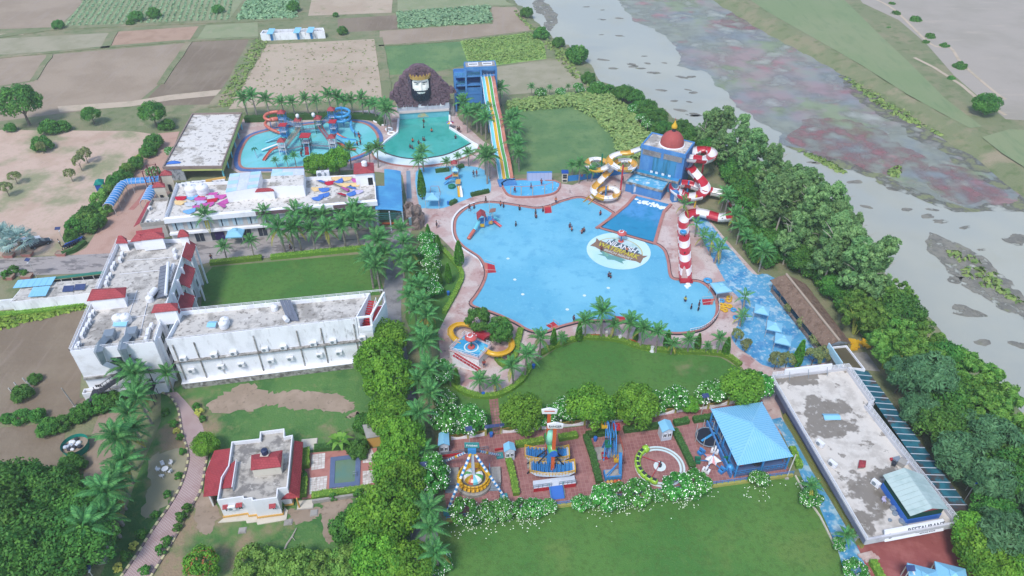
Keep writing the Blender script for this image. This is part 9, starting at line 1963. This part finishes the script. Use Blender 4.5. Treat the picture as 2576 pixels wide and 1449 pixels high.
for k,(x,y,lab)in enumerate(((1645,340,'rear left'),(1725,330,'rear right'),(1600,395,'left'),(1720,415,'right'),(1637,460,'front'))):
 c=G(x/4,1086+y/4); f=(p-c); a=math.atan2(f.y,f.x); d=Vector((math.cos(a),math.sin(a),0)); o=thing('garden_chair',lab+' white plastic chair around the garden table','chair',c,'garden chairs')
 b=MB(); b.box(c+Vector((0,0,.43)),(.5,.5,.05),a); b.build('seat',M['white_clean'],o); b=MB(); b.box(c-d*.24+Vector((0,0,.68)),(.05,.5,.48),a); b.build('backrest',M['white_clean'],o); sd=Vector((-d.y,d.x,0)); bars(o,'leg',[(c+d*i*.2+sd*j*.2,c+d*i*.2+sd*j*.2+Vector((0,0,.42)))for i in(-1,1)for j in(-1,1)],'white_clean',.05); bars(o,'armrest',[(c-d*.2+sd*j*.24+Vector((0,0,.62)),c+d*.2+sd*j*.24+Vector((0,0,.62)))for j in(-1,1)],'white_clean',.05)
for u,v,a,lab in((1497,853,-.05,'orange slatted bench at the hedge below the tall palms'),(1590,867,-.5,'orange slatted bench at the hedge further right')):
 o=thing('bench',lab,'bench',G(u,v)); c=G(u,v); d=Vector((math.cos(a),math.sin(a),0)); n=Vector((-d.y,d.x,0))
 for k in range(3):b=MB(); b.bar(c-d*.85+n*(k*.15-.1)+Vector((0,0,.45)),c+d*.85+n*(k*.15-.1)+Vector((0,0,.45)),.12,.04); b.build('seat_slat',M['orange'],o)
 for k in range(3):b=MB(); b.bar(c-d*.85+n*.3+Vector((0,0,.6+.14*k)),c+d*.85+n*.3+Vector((0,0,.6+.14*k)),.04,.11); b.build('back_slat',M['orange'],o)
 for s in(-.7,.7):b=MB(); b.bar(c+d*s-n*.15,c+d*s-n*.15+Vector((0,0,.45)),.07); b.bar(c+d*s+n*.28,c+d*s+n*.3+Vector((0,0,.95)),.07); b.bar(c+d*s-n*.15+Vector((0,0,.4)),c+d*s+n*.28+Vector((0,0,.4)),.06); b.build('leg',M['dark_metal'],o)
for u,v,lab in((1559,856,'white urn-shaped bin between the two benches'),(1640,884,'white urn-shaped bin at the hedge right of the benches')):
 o=thing('urn_bin',lab,'bin',G(u,v)); b=MB(); b.lathe([(.45,0),(.4,.5),(.28,.8),(.3,1.0),(.36,1.15),(.3,1.2)],G(u,v),14); b.build('urn',M['white_clean'],o,smooth=True); b=MB(); b.lathe([(.48,0),(.48,.15),(.4,.15)],G(u,v),14); b.build('foot_ring',M['white_clean'],o)
o=thing('pedestal','pink stone pedestal at the hedge between the tall palms','pedestal',G(1525,852)); p=G(1525,852); b=MB(); b.lathe([(.7,0),(.6,.4),(.35,.6),(.3,1.2),(.4,1.4),(0,1.4)],p,6); b.build('stone',M['deck'],o); b=MB(); b.lathe([(0,1.4),(.3,1.45),(.35,1.7),(.2,2.0),(0,2.05)],p,10); b.build('finial',M['beige_wall'],o,smooth=True)
for u,v,lab in((1342,926,'blue dustbin at the hedge corner of the centre lawn'),(1216,997,'blue dustbin at the start of the garden walk'),(1128,515,'blue dustbin at the toddler splash floor'),(1236,1098,'blue dustbin beside the garden walk gate'),(1497,1127-18,'blue dustbin on the promenade below the clipped trees'),(1797,660,'blue dustbin at the splash floor edge'),(1128,742,'blue dustbin on the side lawn')):
 o=thing('dustbin',lab,'bin',G(u,v)); b=MB(); b.lathe([(.25,0),(.32,.75),(.28,.75)],G(u,v),10); b.build('bin_body',M['plastic_blue'],o); b=MB(); b.lathe([(.33,.75),(.3,.9),(0,.95)],G(u,v),10); b.build('lid',M['plastic_blue'],o)
for i,(x,y,dx,dy)in enumerate(((205,1030,-4,0),(150,1085,-3,0),(205,1125,-6,0),(290,1100,-6,0),(330,1020,-5,0),(290,985,-4,0))):
 o=thing('concrete_post',ordinal(i)+' leaning concrete post in the weedy ring on the brown field','post',G(x/4,724+y/4),'leaning concrete posts'); a=G(x/4,724+y/4); b=MB(); b.bar(a,a+Vector((-.5,.2,1.7)),.16); b.build('shaft',M['pole'],o); b=MB(); b.box(a,(.35,.35,.12)); b.build('foot',M['concrete'],o)
o=thing('field_pole','tall leaning concrete pole at the edge of the brown field','pole',G(188,1020)); a=G(188,1022); b=MB(); b.tube([a,a+Vector((-.7,.2,4.2))],[.13,.09],8); b.build('shaft',M['concrete'],o); b=MB(); b.box(a,(.5,.5,.15)); b.build('foot',M['concrete'],o)
T['bush'][0](G(62,1000),0,.9,'low bush inside the ring of leaning posts'); T['bush'][1](G(92,960),1,.6,'dark twiggy bush above the leaning posts')
for i,(x,y)in enumerate(((1220,1225),(1290,1255),(1340,1310),(1362,1350))):
 o=thing('ring_planter',ordinal(i)+' white ring planter from the far end left of the wave pool','planter',G(644+x/4,y/4),'ring planters'); p=G(644+x/4,y/4); b=MB(); b.tube([p+Vector((math.cos(a)*.9,math.sin(a)*.9,.3))for a in[2*math.pi*k/18 for k in range(18)]],.25,8,closed=True); b.build('rim',M['white'],o,smooth=True); b=MB(); b.lathe([(0,.3),(.85,.3)],p,14); b.build('soil',M['soil'],o)
o=thing('dead_branch','long pale dead branch lying on the villa lawn','branch',G(725,1360)); b=MB(); b.tube(GP([(746,1328),(735,1350),(722,1368),(708,1398)],.15),[.06,.13,.14,.1],7); b.build('limb',M['eutrunk'],o); b=MB(); b.tube([G(735,1350,.15),G(742,1360,.5)],[.06,.02],5); b.build('twig',M['eutrunk'],o)
o=thing('teal_hut','small teal-roofed hut among the bushes by the car park','hut',G(256,480)); q=GP([(244,481),(264,479),(266,468),(248,470)]); b=MB(); b.prism(q,0,1.8); b.build('wall',M['tarp_blue'],o); b=MB(); b.hip(q,1.8,.7,.3,.4); b.build('roof',M['net_green'],o)
o=thing('blue_tarp_shelter','dark blue tarpaulin shelter among the trees at the right edge','shelter',G(2475,1210)); q=GP([(2455,1215),(2500,1225),(2505,1180),(2470,1170)],6); b=MB(); b.gable(q,6,.5); b.build('sheet',M['tarp_blue'],o); bars(o,'post',[(p,(p.x,p.y,0))for p in q],'pole',.1)
for i,(u,v)in enumerate(((1295,705),(1530,726),(1470,745),(1315,742),(1427,780),(1278,652))):
 b=MB(); b.lathe([(0,.2),(.35,.18)],G(u,v),10); o=b.build('floor_drain',M['apron'],mainpool)
# =========================== air and tidy-up
for o in list(COL.objects):
 if o.get('label')=='x':
  for ch in list(o.children):bpy.data.objects.remove(ch)
  bpy.data.objects.remove(o)
for o in list(COL.objects):
 if '_abs' in o:del o['_abs']
hm=bpy.data.materials.new('haze'); hm.use_nodes=True; t=hm.node_tree; t.nodes.remove(t.nodes['Principled BSDF'])
v=t.nodes.new('ShaderNodeVolumePrincipled'); v.inputs['Color'].default_value=(.86,.92,1,1); v.inputs['Density'].default_value=.00028; v.inputs['Anisotropy'].default_value=.2
t.links.new(v.outputs[0],t.nodes['Material Output'].inputs['Volume'])
b=MB(); b.box((0,150,46),(1400,1100,96)); o=b.build('haze',hm); stuff(o,'thin pale haze lying over fields and river','haze')
